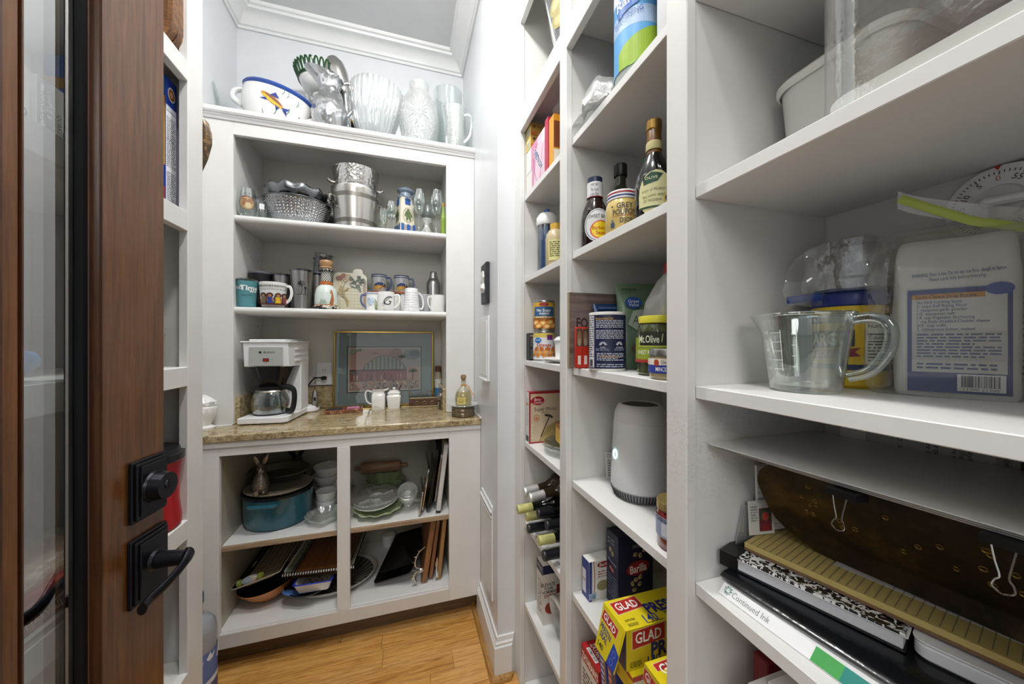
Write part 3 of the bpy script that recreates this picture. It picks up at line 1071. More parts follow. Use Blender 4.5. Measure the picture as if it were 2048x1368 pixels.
p.poly([(fx + 0.012, fy - 0.014), (fx + 0.020, fy - 0.036), (fx + 0.030, fy - 0.018)], NAVY)
for k, (gx, gy) in enumerate(((-0.05, 0.03), (0.02, 0.03), (0.045, 0.07), (0.0, 0.05), (0.012, 0.135), (0.07, 0.115), (0.03, 0.13))):
    p.line([(gx, gy), (gx + 0.006, gy + 0.012), (gx + 0.002, gy + 0.024)], 0.0025, '3c7a4a')
for k in range(7):
    a = k * 0.9
    p.line([(0.105, 0.062), (0.105 + 0.012 * cos(a), 0.062 + 0.014 * sin(a)), (0.105 + 0.022 * cos(a + 0.3), 0.062 + 0.024 * sin(a + 0.3))], 0.006, 'b26a5c')
p.ell(0.105, 0.066, 0.010, 0.013, 'c07a6a')
rf = prof_r(pf[2:8])
a0 = toeye((-0.603, 1.885), R(-8)) - 0.1
p.put(t, lambda x, y, z: Vector(((rf(y) + 0.002 + z) * cos(a0 + x / 0.125), (rf(y) + 0.002 + z) * sin(a0 + x / 0.125) * 0.72, y)), 'painted_fish', cut=0.008)['kind'] = 'stuff'
lp_ = curve([(-0.05, 0.02, 0.14), (-0.10, 0.04, 0.19), (-0.150, 0.05, 0.215), (-0.176, 0.05, 0.222)], 5)
one('ladle', 'white ceramic ladle handle sticking out of the fish tureen', 'ladle', tube(lp_, 0.0075, 10), CER, (-0.603, 1.885, ZL), R(-8), ry=R(9))
# clear tray leaning at the left end
one('glass_tray', 'thin clear glass tray leaning on the wall left of the fish tureen', 'tray', bx(-0.003, 0.003, -0.07, 0.07, 0, 0.19, 0.0025), GLS, (-0.775, 1.93, ZL), R(10), ry=R(-14))
# pressed glass bowl behind
def scall(n, amp):
    return lambda a, r, z, tt: r * (1 + amp * tt * cos(n * a))
one('pressed_bowl', 'pressed glass bowl with scalloped rim behind the fish tureen', 'bowl', lathe([(0, 0.004), (0.04, 0.002), (0.05, 0.006), (0.09, 0.13), (0.10, 0.16), (0.096, 0.16), (0.085, 0.13), (0, 0.012)], 64, fl=scall(18, 0.035)), PRS, (-0.455, 1.985, ZL))
# lattice compote
t = thing('compote', 'white pedestal compote with a green openwork rim, behind the silver pitcher', 'compote', (-0.402, 1.968, ZL))
obj('pedestal', lathe([(0, 0.0), (0.07, 0.0), (0.072, 0.006), (0.05, 0.016), (0.022, 0.04), (0.018, 0.12), (0.022, 0.22), (0.04, 0.27)], 32), CER, t)
obj('bowl', lathe([(0, 0.27), (0.045, 0.272), (0.085, 0.30), (0.103, 0.335), (0.100, 0.337), (0.08, 0.305), (0, 0.278)], 40), CER, t)
GRN = M('green_glaze', '1f4a24', 0.2)
lt = bmesh.new()
for k in range(32):
    a = 2 * pi * k / 32
    w = pi / 32 * 0.95
    lpts = []
    for q in range(11):
        s_ = q / 10 * pi
        rr = 0.1015 + 0.020 * sin(s_)
        zz = 0.334 + 0.050 * sin(s_)
        aa = a - w * cos(s_)
        lpts.append((rr * cos(aa), rr * sin(aa), zz))
    tube(lpts, 0.0042, 6, lt)
ro = obj('openwork_rim', lt, GRN, t, label='dark green openwork rim')
ro['kind'] = 'stuff'
obj('green_band', lathe([(0.101, 0.326), (0.1065, 0.331), (0.104, 0.340), (0.099, 0.336)], 40), GRN, t)
# black plate with gold rim
t = thing('plate', 'black plate with a gold rim leaning behind the silver pitcher', 'plate', (-0.335, 1.925, ZL + 0.002), R(12), rx=R(80))
xo = (0, 0.105, 0)
obj('plate_disc', xf(lathe([(0, 0.006), (0.07, 0.006), (0.10, 0.014), (0.099, 0.018), (0.07, 0.010), (0, 0.010)], 48), xo), BLG, t)
obj('gold_rim', xf(lathe([(0.097, 0.012), (0.104, 0.015), (0.103, 0.019), (0.096, 0.0175)], 48), xo), GOLD, t)
# silver pitcher
t = thing('pitcher', 'embossed silver water pitcher with flared lip, third from left on the ledge', 'pitcher', (-0.338, 1.825, ZL), R(188))
def lip(a, r, z, tt):
    k = max(0, (z - 0.20) / 0.085)
    d = max(0, cos(a)) ** 3
    return (r + 0.045 * d * k * k, z + 0.012 * d * k - 0.02 * (1 - d) * max(0, (z - 0.255) / 0.03) * (0.5 - 0.5 * cos(a)))
pp = [(0, 0.003), (0.045, 0.0), (0.05, 0.006), (0.058, 0.025), (0.076, 0.07), (0.079, 0.10), (0.070, 0.145), (0.047, 0.195), (0.043, 0.22), (0.049, 0.255), (0.060, 0.285), (0.057, 0.285), (0.045, 0.25), (0.038, 0.21), (0, 0.19)]
obj('pitcher_body', crumple(lathe([(pp[i][0] + (pp[i + 1][0] - pp[i][0]) * q / 4, pp[i][1] + (pp[i + 1][1] - pp[i][1]) * q / 4) for i in range(len(pp) - 1) for q in range(4)] + [pp[-1]], 110, fl=lip), 0.0042, 62, 5, lambda c: 1.0 if 0.02 < c.z < 0.27 else 0.0), PEW, t)
obj('handle', tube(curve([(-0.050, 0, 0.262), (-0.085, 0, 0.275), (-0.108, 0, 0.235), (-0.105, 0, 0.17), (-0.074, 0, 0.115)], 6), 0.008, 10, flat=0.7, up=(0, 1, 0)), PEW, t)
# pewter gourd on stem
t = thing('pewter_gourd', 'smooth pewter gourd on a tall stem, rising behind the silver pitcher', 'ornament', (-0.262, 1.905, ZL), ry=R(-5))
obj('stem', lathe([(0, 0), (0.034, 0), (0.036, 0.008), (0.018, 0.03), (0.013, 0.10), (0.018, 0.22), (0.028, 0.26)], 28), SIL, t)
obj('gourd', xf(lathe([(0, -0.02), (0.022, -0.012), (0.034, 0.02), (0.043, 0.07), (0.048, 0.11), (0.044, 0.15), (0.028, 0.178), (0, 0.186)], 32), (0, 0, 0.258), (0, R(-14), 0)), M('satin_pewter', 'b5b4b1', 0.24, 1.0, nb=0.25, ns=14), t)
# fluted glass bowl
def flute(n, amp, z0=0.0):
    return lambda a, r, z, tt: r * (1 + amp * (abs(cos(n * a / 2)) - 0.5)) if z > z0 else r
one('fluted_bowl', 'large clear fluted glass bowl, right of the silver pitcher', 'bowl', xf(lathe([(0, 0.012), (0.062, 0.006), (0.066, 0.0), (0.070, 0.012), (0.088, 0.06), (0.112, 0.15), (0.123, 0.235), (0.121, 0.262), (0.115, 0.26), (0.116, 0.235), (0.104, 0.15), (0.078, 0.06), (0, 0.028)], 120, fl=flute(28, 0.055, 0.02)), rot=(0, R(4), 0)), TG('fluted_crystal', 'f5f8f9', 0.16, 0.85, 0.03, 0.5, milk=0.08), (-0.148, 1.845, ZL + 0.006))
one('silver_dish', 'small silver dish between the fluted bowl and the crystal vase', 'dish', lathe([(0, 0.004), (0.04, 0.0), (0.045, 0.004), (0.058, 0.055), (0.062, 0.095), (0.058, 0.095), (0.04, 0.01), (0, 0.008)], 36), SIL, (-0.05, 1.965, ZL))
# cut crystal vase
t = thing('crystal_vase', 'round-bodied cut crystal vase with short neck on the ledge', 'vase', (0.068, 1.835, ZL))
obj('vase_body', lathe([(0, 0.006), (0.055, 0.0), (0.065, 0.004), (0.082, 0.05), (0.096, 0.12), (0.098, 0.17), (0.086, 0.235), (0.062, 0.275), (0.049, 0.287), (0.046, 0.30), (0.050, 0.335), (0.046, 0.336), (0.041, 0.30), (0.08, 0.23), (0.09, 0.15), (0.06, 0.02), (0, 0.015)], 48), CUT, t)
st = bmesh.new()
aa = toeye((0.068, 1.835))
for k in range(16):
    q = 2 * pi * k / 16
    L_ = 0.06 if k % 2 else 0.045
    pts = [(0.0995 * cos(aa + dx / 0.098), 0.0995 * sin(aa + dx / 0.098), 0.15 + dz) for dx, dz in [(L_ * f * cos(q), L_ * 1.3 * f * sin(q)) for f in (0.06, 0.3, 0.6, 1.0)]]
    tube(pts, [0.0018, 0.003, 0.0025, 0.0006], 5, st)
s_ = obj('cut_star', st, M('frosted_cut', 'e8eef0', 0.25, spec=0.8), t)
s_['kind'] = 'stuff'
# hurricane and pressed pitcher
one('glass_cylinder', 'tall plain clear glass cylinder vase at the back of the ledge, right end', 'vase', lathe([(0, 0.008), (0.066, 0.004), (0.072, 0.0), (0.075, 0.008), (0.078, 0.40), (0.080, 0.405), (0.075, 0.405), (0.072, 0.015), (0, 0.014)], 40), GLS, (0.228, 1.955, ZL))
t = thing('glass_jug', 'small pressed glass jug with handle at the right end of the ledge', 'jug', (0.245, 1.805, ZL))
obj('jug_body', lathe([(0, 0.006), (0.042, 0.0), (0.048, 0.006), (0.054, 0.05), (0.052, 0.10), (0.046, 0.15), (0.050, 0.20), (0.056, 0.228), (0.052, 0.228), (0.044, 0.18), (0.045, 0.10), (0, 0.014)], 40, fl=lambda a, r, z, tt: r * (1 + 0.12 * max(0, cos(a - pi)) ** 4 * max(0, (z - 0.15) / 0.08))), PRS, t)
obj('handle', loop_handle(0.050, 0.06, 0.20, 0.036, 0.0075, R(-15)), GLS, t)

# ---------------------------------------------------------------- hutch, upper shelf
ZA = 1.8034
t = thing('stemless_glass', 'stemless wine glass with a brown printed crest at the left of the upper hutch shelf', 'glass', (-0.662, 1.805, ZA))
obj('glass_bowl', lathe([(0, 0.004), (0.018, 0.0), (0.024, 0.004), (0.036, 0.03), (0.039, 0.052), (0.034, 0.09), (0.028, 0.128), (0.0268, 0.128), (0.033, 0.09), (0.0375, 0.052), (0.034, 0.03), (0, 0.008)], 36), GLS, t)
p = Pr()
p.ell(0, 0.058, 0.027, 0.030, 'a9936a').ring(0, 0.058, 0.027, 0.030, 0.003, '7b5a3a')
p.para(-0.018, 0.045, 0.018, 0.075, 5, '8f3b34', 2).ell(0.004, 0.048, 0.012, 0.012, 'c8b489').line([(-0.02, 0.082), (0, 0.086), (0.018, 0.08)], 0.003, '8a3f36')
p.put(t, wrap(lambda z: 0.0395, toeye((-0.662, 1.805))), cut=0.006)
t = thing('votive_glass', 'small clear votive glass with a white label beside the stemless glass', 'glass', (-0.612, 1.81, ZA))
obj('votive_cup', lathe([(0, 0.005), (0.02, 0.0), (0.022, 0.004), (0.026, 0.082), (0.0245, 0.082), (0.02, 0.008), (0, 0.008)], 28), GLS, t)
Pr().rect(-0.006, 0.042, 0.012, 0.066, 'dfe2e6').put(t, wrap(0.0262, toeye((-0.612, 1.81))), cut=0.006)
# woven silver bowl and scalloped bowl nested on it
t = thing('woven_bowl', 'silver bowl with a diamond basket-weave pattern on the upper hutch shelf', 'bowl', (-0.488, 1.885, ZA))
def weave(a, r, z, tt):
    k = 1 + 0.04 * (abs(sin(26 * a + z * 260)) * abs(sin(26 * a - z * 260)) - 0.4)
    return r * (k if 0.006 < z < 0.096 else 1)
wp = [(0, 0.005), (0.085, 0.0), (0.09, 0.003)] + [(0.09 + 0.050 * (k / 40) ** 0.6, 0.003 + 0.095 * k / 40) for k in range(1, 41)]
wp += [(0.143, 0.102), (0.144, 0.108), (0.138, 0.108), (0.132, 0.095), (0.08, 0.012), (0, 0.01)]
obj('bowl_wall', lathe(wp, 440, fl=weave), M('woven_silver', 'a9abae', 0.2, 1.0), t)
obj('braided_rim', tube([(0.1425 * cos(2 * pi * k / 48), 0.1425 * sin(2 * pi * k / 48), 0.107 + 0.0015 * (k % 2)) for k in range(48)], 0.004, 8, closed=True), M('dark_silver', '6d6f72', 0.3, 1.0), t)
one('scalloped_bowl', 'silver bowl with a wavy scalloped rim stacked in the woven silver bowl', 'bowl', lathe([(0, 0.006), (0.09, 0.0), (0.112, 0.01), (0.130, 0.040), (0.132, 0.058), (0.126, 0.070), (0.122, 0.0705), (0.124, 0.055), (0.10, 0.012), (0, 0.010)], 96, fl=lambda a, r, z, tt: (r * (1 + 0.025 * cos(11 * a) * min(1, z / 0.06)), z + 0.004 * cos(11 * a) * min(1, z / 0.06))), M('dimpled_silver', '7f8185', 0.25, 1.0, nb=0.5, ns=25), (-0.490, 1.888, ZA + 0.100))
# gilt leaf tray behind
t = thing('serving_tray', 'thin round silver tray with gilt leaf handles standing behind the bowls', 'tray', (-0.47, 2.035, ZA), rx=R(83))
obj('tray_disc', xf(lathe([(0, 0.003), (0.15, 0.003), (0.157, 0.007), (0.156, 0.010), (0.15, 0.006), (0, 0.006)], 56, 1.25, 0.72), (0, 0.114, 0)), SIL, t)
lf = bmesh.new()
rnd = random.Random(4)
for k in range(9):
    q = lathe([(0, -0.012), (0.006, -0.006), (0.007, 0), (0.004, 0.008), (0, 0.014)], 8, 1, 0.35)
    join(lf, q, Matrix.Translation((-0.14 + 0.014 * k + rnd.uniform(-0.004, 0.004), 0.205 - 0.0 * k + rnd.uniform(-0.01, 0.012), 0.015)) @ Matrix.Rotation(rnd.uniform(0, 3), 4, 'Z') @ Matrix.Rotation(rnd.uniform(0.5, 1.6), 4, 'X'))
tube(curve([(-0.17, 0.185, 0.012), (-0.12, 0.205, 0.016), (-0.06, 0.206, 0.016), (-0.02, 0.213, 0.012)], 5), 0.003, 6, lf)
obj('leaf_handle', lf, GOLD, t, label='gilt leaf handle')
# champagne bucket and hammered ice bucket
t = thing('wine_bucket', 'large banded silver wine bucket with ring handles on the upper hutch shelf', 'bucket', (-0.232, 1.87, ZA + 0.0006))
prof = [(0, 0.004), (0.088, 0.0), (0.092, 0.004), (0.0945, 0.03), (0.102, 0.10), (0.108, 0.172), (0.112, 0.190), (0.110, 0.196), (0.105, 0.192), (0.09, 0.02), (0, 0.012)]
obj('bucket_body', lathe(prof, 56), M('satin_silver', 'cfccc6', 0.24, 1.0), t)
BND = M('grey_band', '8b8880', 0.35, 1.0)
fr = prof_r(prof[2:8])
for z0, z1 in ((0.022, 0.042), (0.140, 0.160)):
    obj('band', lathe([(fr(z0), z0), (fr(z0) + 0.0012, z0 + 0.001), (fr(z1) + 0.0012, z1 - 0.001), (fr(z1), z1)], 56), BND, t)
for a in (R(200), R(20)):
    c = Vector((cos(a), sin(a), 0))
    b = lathe([(0.0045, 0), (0.0045, 0.014), (0.006, 0.016), (0.006, 0.020), (0, 0.020)], 12)
    b = xf(b, (0.104 * c.x, 0.104 * c.y, 0.158), (0, R(90), a))
    tube([Vector((0.119 * c.x, 0.119 * c.y, 0.138)) + Vector((-c.y, c.x, 0)) * 0.016 * cos(2 * pi * k / 24) + Vector((0, 0, 0.026 * sin(2 * pi * k / 24))) for k in range(24)], 0.0036, 8, b, closed=True)
    obj('ring_handle', b, SIL, t)
t = thing('ice_bucket', 'hammered silver ice bucket with stub handles nested in the wine bucket', 'bucket', (-0.229, 1.87, ZA + 0.155))
obj('bucket_body', lathe([(0, 0.004), (0.080, 0.0), (0.085, 0.005), (0.098, 0.07), (0.107, 0.128), (0.1085, 0.134), (0.104, 0.134), (0.09, 0.04), (0, 0.02)], 56), HAM, t)
for a in (R(197), R(17)):
    c = Vector((cos(a), sin(a), 0))
    obj('stub_handle', tube([c * 0.097 + Vector((0, 0, 0.066)), c * 0.112 + Vector((0, 0, 0.068)), c * 0.121 + Vector((0, 0, 0.072)), c * 0.124 + Vector((0, 0, 0.078))], [0.008, 0.007, 0.008, 0.011], 10), SIL, t)
one('paper_sheet', 'white sheet of paper under the silver wine bucket', 'paper', bx(-0.135, 0.10, -0.075, 0.05, 0, 0.0005), M('white_paper', 'f4f4f2', 0.6), (-0.205, 1.845, ZA), R(-1))
# glasses
t = thing('cordial_glass', 'small cordial glass painted with red and green holly beside the wine bucket', 'glass', (-0.102, 1.83, ZA))
obj('glass_body', lathe([(0, 0.004), (0.02, 0.0), (0.021, 0.003), (0.012, 0.02), (0.018, 0.05), (0.020, 0.085), (0.018, 0.113), (0.0168, 0.113), (0.0165, 0.05), (0, 0.024)], 28), GLS, t)
p = Pr()
for k in range(9):
    p.ell(-0.016 + 0.004 * k, 0.034 + 0.008 * ((k * 7) % 3), 0.0035, 0.0022, '2f6b3c', k)
    p.ell(-0.014 + 0.004 * k, 0.03 + 0.007 * ((k * 5) % 3), 0.0014, 0.0014, 'b3332e')
p.put(t, wrap(0.0195, toeye((-0.102, 1.83))), cut=0.005)
wineglass('stemmed wine glass left of the lighthouse bottle', (-0.066, 1.865, ZA), 0.165, 0.030)
wineglass('tall stemmed wine glass right of the lighthouse bottle', (0.068, 1.825, ZA), 0.225, 0.035)
wineglass('tall stemmed wine glass furthest along the upper hutch shelf', (0.153, 1.825, ZA), 0.232, 0.037)
wineglass('stemmed glass half hidden behind the tall wine glasses', (0.118, 1.955, ZA), 0.21, 0.034)
# lighthouse bottle
t = thing('lighthouse_bottle', 'ceramic lighthouse bottle with blue and white panels and green leaves', 'bottle', (0.002, 1.89, ZA), R(22))
obj('tower', loft([[(x * k, y * k, z) for x, y in rrect(0.084, 0.084, 0.018, 4)] for k, z in ((1.0, 0.0), (1.04, 0.01), (0.93, 0.10), (0.82, 0.19), (0.80, 0.196))]), M('cream_glaze', 'd9d4c2', 0.2), t)
obj('lantern', lathe([(0.036, 0.194), (0.04, 0.20), (0.040, 0.204), (0.030, 0.206), (0.029, 0.225), (0.041, 0.232), (0.043, 0.240), (0.034, 0.248), (0.010, 0.258), (0.006, 0.264), (0, 0.266)], 24), M('pale_blue_glaze', '8d9db0', 0.2), t)
obj('cage_wire', tube(curve([(-0.040, -0.012, 0.236), (-0.044, -0.034, 0.214), (-0.018, -0.044, 0.192), (0.01, -0.042, 0.186), (0.036, -0.03, 0.210), (0.040, -0.012, 0.235)], 5), 0.0015, 6), BLK, t)
for side in ('-y', '-x'):
    p = Pr()
    w = 0.078
    p.rect(0.002, 0.002, 0.016, 0.055, '24539b').rect(0.030, 0.002, 0.050, 0.046, '24539b').ell(0.040, 0.046, 0.010, 0.008, '24539b').rect(0.062, 0.002, 0.076, 0.055, '24539b')
    for k in range(4):
        p.rect(0.017 + 0.003 * k, 0.0, 0.0185 + 0.003 * k, 0.05, '6c6a60').rect(0.051 + 0.003 * k, 0, 0.0525 + 0.003 * k, 0.05, '6c6a60')
    p.rect(0.024, 0.156, 0.052, 0.186, '24539b').ring(0.038, 0.10, 0.028, 0.036, 0.003, 'b5ac8c')
    for lx, ly, rr in ((0.028, 0.108, 1.2), (0.040, 0.118, 1.6), (0.052, 0.106, 2.0), (0.034, 0.088, 1.4), (0.046, 0.088, 1.9)):
        p.ell(lx, ly, 0.017, 0.0055, '5f7048', rr)
    p.line([(0.028, 0.078), (0.038, 0.12), (0.052, 0.08)], 0.002, '3e5a33')
    f0 = flat((-0.0405, -0.0445, 0.003), (1, 0, 0), (0, 0.045, 1)) if side == '-y' else flat((-0.0445, 0.0405, 0.003), (0, -1, 0), (0.045, 0, 1))
    p.put(t, f0, 'painted_panel')
one('candle_holder', 'small faceted crystal candle holder in front of the wine glasses', 'candle holder', lathe([(0, 0.003), (0.024, 0.0), (0.025, 0.008), (0.013, 0.030), (0.012, 0.042), (0.024, 0.066), (0.025, 0.072), (0.012, 0.072), (0.01, 0.05), (0, 0.048)], 12), CUT, (0.104, 1.79, ZA), smooth=10)
t = thing('green_bottle', 'small green bottle at the right end of the upper hutch shelf', 'bottle', (0.187, 1.81, ZA))
obj('bottle_body', lathe([(0, 0.003), (0.012, 0.0), (0.013, 0.004), (0.013, 0.10), (0.006, 0.13), (0.006, 0.165), (0, 0.165)], 20), M('lime_green_glass', '7f9a3a', 0.15), t)
obj('cap', lathe([(0, 0.150), (0.0068, 0.150), (0.0068, 0.168), (0, 0.169)], 16), GOLD, t)

# ---------------------------------------------------------------- hutch, lower shelf of mugs
ZB = 1.4134
t = steelcup('teal insulated tumbler lettered Time at the left of the mug shelf', (-0.664, 1.805, ZB), 0.034, 0.041, 0.118, M('teal_powder_coat', '57929a', 0.5), lid=False)
obj('clear_lid', lathe([(0.0405, 0.112), (0.043, 0.118), (0.038, 0.124), (0.03, 0.119), (0, 0.119)], 40), TG('smoke_lid', '8a9094', 0.12, 0.7), t)
p = Pr()
p.text('nd', -0.030, 0.085, 0.018, 'f0f4f4', al='C', bold=0.01).text('Time', 0.006, 0.083, 0.021, 'f0f4f4', al='C', bold=0.03).para(0.006, 0.064, 0.032, 0.071, 1, 'f0f4f4', 5, 0.8)
p.line([(-0.022 + 0.002 * k, 0.052 + 0.0022 * sin(k * 1.9)) for k in range(20)], 0.0012, '20383c')
p.put(t, wrap(lambda z: 0.034 + 0.007 * z / 0.118, toeye((-0.664, 1.805)) + 0.1), cut=0.006)
steelcup('black insulated tumbler behind the teal tumbler', (-0.648, 1.91, ZB), 0.036, 0.045, 0.172, M('black_powder_coat', '17181c', 0.45), lidmat=M('grey_lid', '6a6c74', 0.3))
steelcup('plain steel tumbler between the black and the palm tree tumblers', (-0.563, 1.925, ZB), 0.034, 0.044, 0.168, STE)
p = Pr()
p.line([(-0.002, 0.068), (0.001, 0.090), (-0.001, 0.118)], 0.0028, '15161a').line([(0.014, 0.070), (0.012, 0.085), (0.015, 0.097)], 0.0022, '15161a')
for cx, cy, rr in ((-0.001, 0.119, 0.017), (0.015, 0.098, 0.009)):
    for k in range(8):
        a = k * pi / 4 + 0.25
        p.poly([(cx, cy), (cx + rr * 0.55 * cos(a - 0.25), cy + rr * 0.55 * sin(a - 0.25) + 0.002), (cx + rr * cos(a), cy + rr * sin(a) - 0.001), (cx + rr * 0.5 * cos(a + 0.28), cy + rr * 0.5 * sin(a + 0.28))], '15161a')
p.line([(-0.020, 0.067), (0.0, 0.070), (0.022, 0.066)], 0.0018, '15161a')
steelcup('steel tumbler engraved with palm trees on the mug shelf', (-0.464, 1.86, ZB), 0.036, 0.048, 0.183, STE, pr=p)
steelcup('plain steel tumbler half hidden by the hare bottle', (-0.412, 1.935, ZB), 0.034, 0.044, 0.180, STE)
# women mug
p = Pr()
for k in range(26):
    p.rect(-0.060 + 0.0047 * k, 0.089, -0.0577 + 0.0047 * k, 0.098, '1b1b1d')
    p.rect(-0.055 + 0.0043 * k, 0.002, -0.053 + 0.0043 * k, 0.007, '4a3a34')
p.text('Wonderful Wacky Women', 0, 0.078, 0.0085, '6c7480', w=0.086, bold=0.0)
p.poly([(-0.044, 0.010), (0.044, 0.010), (0.046, 0.022), (0.0, 0.018), (-0.046, 0.026)], '6b3a30')
for x, hair, dress in ((-0.030, '3a2a22', '6b6250'), (-0.010, '4a2c1e', '2c3f8f'), (0.014, '5a3a1c', 'e0b81e'), (0.033, '2c2420', '7d3b4a')):
    p.ell(x, 0.052, 0.010, 0.011, hair).ell(x, 0.050, 0.005, 0.006, 'b07a58').poly([(x - 0.006, 0.044), (x + 0.006, 0.044), (x + 0.011, 0.018), (x - 0.011, 0.018)], dress)
    p.ell(x - 0.010, 0.034, 0.003, 0.009, 'b07a58', 0.4).ell(x + 0.010, 0.036, 0.003, 0.009, 'b07a58', -0.4)
for x in (-0.047, -0.02, 0.003, 0.026, 0.046):
    p.line([(x, 0.014), (x + 0.001, 0.05)], 0.003, '3b2a20')
mug('white mug painted with a row of women, in front of the black tumbler', (-0.563, 1.805, ZB), 0.050, 0.112, CER, R(-14), p, top=0.054, bot=0.043)
# floral bag/tumbler high behind
t = thing('floral_tumbler', 'tall tapered tumbler with grey and pink flowers behind the hare bottle', 'tumbler', (-0.418, 2.02, ZB))
obj('tumbler_body', lathe([(0, 0.002), (0.045, 0.0), (0.046, 0.006), (0.040, 0.16), (0.026, 0.305), (0.0255, 0.308), (0, 0.308)], 32), M('grey_floral_ground', '8f9698', 0.5), t)
p = Pr()
rnd = random.Random(9)
for k in range(70):
    p.ell(rnd.uniform(-0.05, 0.05), rnd.uniform(0.16, 0.30), rnd.uniform(0.003, 0.008), rnd.uniform(0.002, 0.005), rnd.choice(['5f6a66', '8a4a62', 'b7b9b4', '3f4a4a', '9a3a34', '6f7f84', '7a2850']), rnd.uniform(0, 3), 8)
p.put(t, wrap(lambda z: 0.0475 - 0.02 * max(0, z - 0.02) / 0.285, toeye((-0.418, 2.02))), cut=0.006)
# hare bottle
t = thing('hare_bottle', 'painted ceramic bottle with checkered neck, brown hare and crown stopper', 'bottle', (-0.352, 1.815, ZB))
hpf = [(0, 0.002), (0.050, 0.0), (0.054, 0.006), (0.052, 0.014), (0.0475, 0.018), (0.0485, 0.03), (0.0475, 0.07), (0.041, 0.098), (0.028, 0.112), (0.0255, 0.116), (0.0255, 0.126), (0.0195, 0.130), (0.0205, 0.178), (0.028, 0.182), (0.026, 0.190), (0.020, 0.194), (0, 0.194)]
obj('bottle_body', lathe(hpf, 48), M('pale_mint_glaze', 'd3ded8', 0.18), t)
obj('neck_collar', lathe([(0.026, 0.112), (0.0285, 0.115), (0.027, 0.122), (0.0265, 0.128), (0.020, 0.131)], 40), M('amber_glaze', 'b0642f', 0.2), t)
obj('foot_ruffle', lathe([(0.050, 0.0), (0.0575, 0.002), (0.0555, 0.012), (0.0478, 0.018)], 60, fl=lambda a, r, z, tt: r * (1 + 0.03 * cos(14 * a))), speckle('black_cream_ruffle', 'cfc9b6', '1c1a18', 45, 0.5), t)
obj('stopper', lathe([(0.022, 0.186), (0.031, 0.192), (0.024, 0.200), (0.026, 0.207), (0.029, 0.216), (0.027, 0.226), (0.020, 0.234), (0, 0.238)], 32), M('stopper_tan', 'a5815a', 0.3), t)
obj('stopper_crown', lathe([(0.020, 0.226), (0.030, 0.238), (0.034, 0.246), (0.024, 0.252), (0, 0.254)], 60, fl=lambda a, r, z, tt: (r * (1 + 0.08 * cos(11 * a)), z + 0.003 * cos(11 * a))), speckle('grey_ruffle', '8a8a86', '2a2a2a', 70, 0.5), t)
obj('neck_ruffle', lathe([(0.020, 0.176), (0.033, 0.180), (0.031, 0.186), (0.021, 0.188)], 60, fl=lambda a, r, z, tt: (r * (1 + 0.06 * cos(13 * a)), z + 0.003 * cos(13 * a))), MATS['grey_ruffle'], t)
p = Pr(); p.rect(-0.064, 0.131, 0.064, 0.177, 'eceae2').checks(-0.064, 0.131, 0.064, 0.177, 26, 8, '121212')
p.put(t, wrap(0.0208, toeye((-0.352, 1.815))), 'checkered_neck', cut=0.003)
p = Pr()
p.poly([(0.020, 0.020), (0.031, 0.020), (0.034, 0.045), (0.030, 0.070), (0.024, 0.078), (0.022, 0.068), (0.020, 0.045), (0.014, 0.030)], 'a9683a').ell(0.024, 0.080, 0.005, 0.010, 'a9683a', 0.3).ell(0.021, 0.077, 0.007, 0.004, 'b5783f', 0.3)
p.line([(0.014, 0.022), (0.018, 0.034), (0.020, 0.05)], 0.003, '8a5028').rect(-0.07, 0.018, 0.07, 0.021, 'c07a35')
for k in range(10):
    p.line([(-0.028 + 0.003 * k, 0.024), (-0.030 + 0.003 * k + 0.004 * (k % 3), 0.034 + 0.005 * (k % 4))], 0.0012, '6f8a72')
p.put(t, wrap(prof_r(hpf[4:8]), toeye((-0.352, 1.815))), 'painted_hare', cut=0.006)
# olive cheese board
t = thing('cheese_board', 'cream ceramic board painted with olives and a red checkered edge', 'board', (-0.262, 1.90, ZB), R(5), rx=R(-12))
bd = prism(rrect(0.158, 0.205, 0.03), -0.006, 0.006, 0.002)
obj('board_slab', xf(bd, (0, 0, 0.1025), (R(90), 0, 0)), M('cream_board_glaze', 'b9b49c', 0.25), t)
obj('board_tab', xf(prism(rrect(0.05, 0.05, 0.02), -0.005, 0.005, 0.002), (0.035, 0, 0.205), (R(90), 0, 0)), MATS['cream_board_glaze'], t)
p = Pr()
for k in range(7):
    p.line([(-0.05, 0.02 + 0.017 * k), (0.055, 0.02 + 0.017 * k)], 0.0012, '9a9478')
for k in range(7):
    p.line([(-0.048 + 0.017 * k, 0.012), (-0.048 + 0.017 * k, 0.13)], 0.0012, '9a9478')
p.checks(0.060, 0.03, 0.074, 0.17, 3, 28, '6e2f28').checks(-0.076, 0.012, -0.062, 0.075, 3, 12, '6e2f28')
for x, y, r, c in ((-0.050, 0.170, 0.016, '8a4a2c'), (-0.030, 0.185, 0.014, '9a5530'), (-0.045, 0.145, 0.015, 'c8bfa0'), (-0.022, 0.160, 0.014, 'bfb28c'), (-0.008, 0.182, 0.015, 'cbbf9a'), (0.002, 0.168, 0.009, '7b6a40')):
    p.ell(x, y, r, r * 0.9, c).ring(x, y, r * 0.72, r * 0.6, 0.002, '5e3a26')
for x, y, a in ((0.010, 0.150, 0.6), (0.028, 0.158, 1.1), (0.045, 0.15, 2.2), (0.032, 0.128, 2.0), (0.05, 0.17, 0.2), (0.015, 0.128, 2.8), (0.045, 0.115, 1.7), (0.008, 0.172, 2.3)):
    p.ell(x, y, 0.017, 0.0045, '4d5c50', a)
for x, y in ((0.040, 0.182), (0.018, 0.150), (0.036, 0.135), (0.055, 0.158)):
    p.ell(x, y, 0.009, 0.008, '23241f').ell(x, y, 0.004, 0.0035, '6d7456')
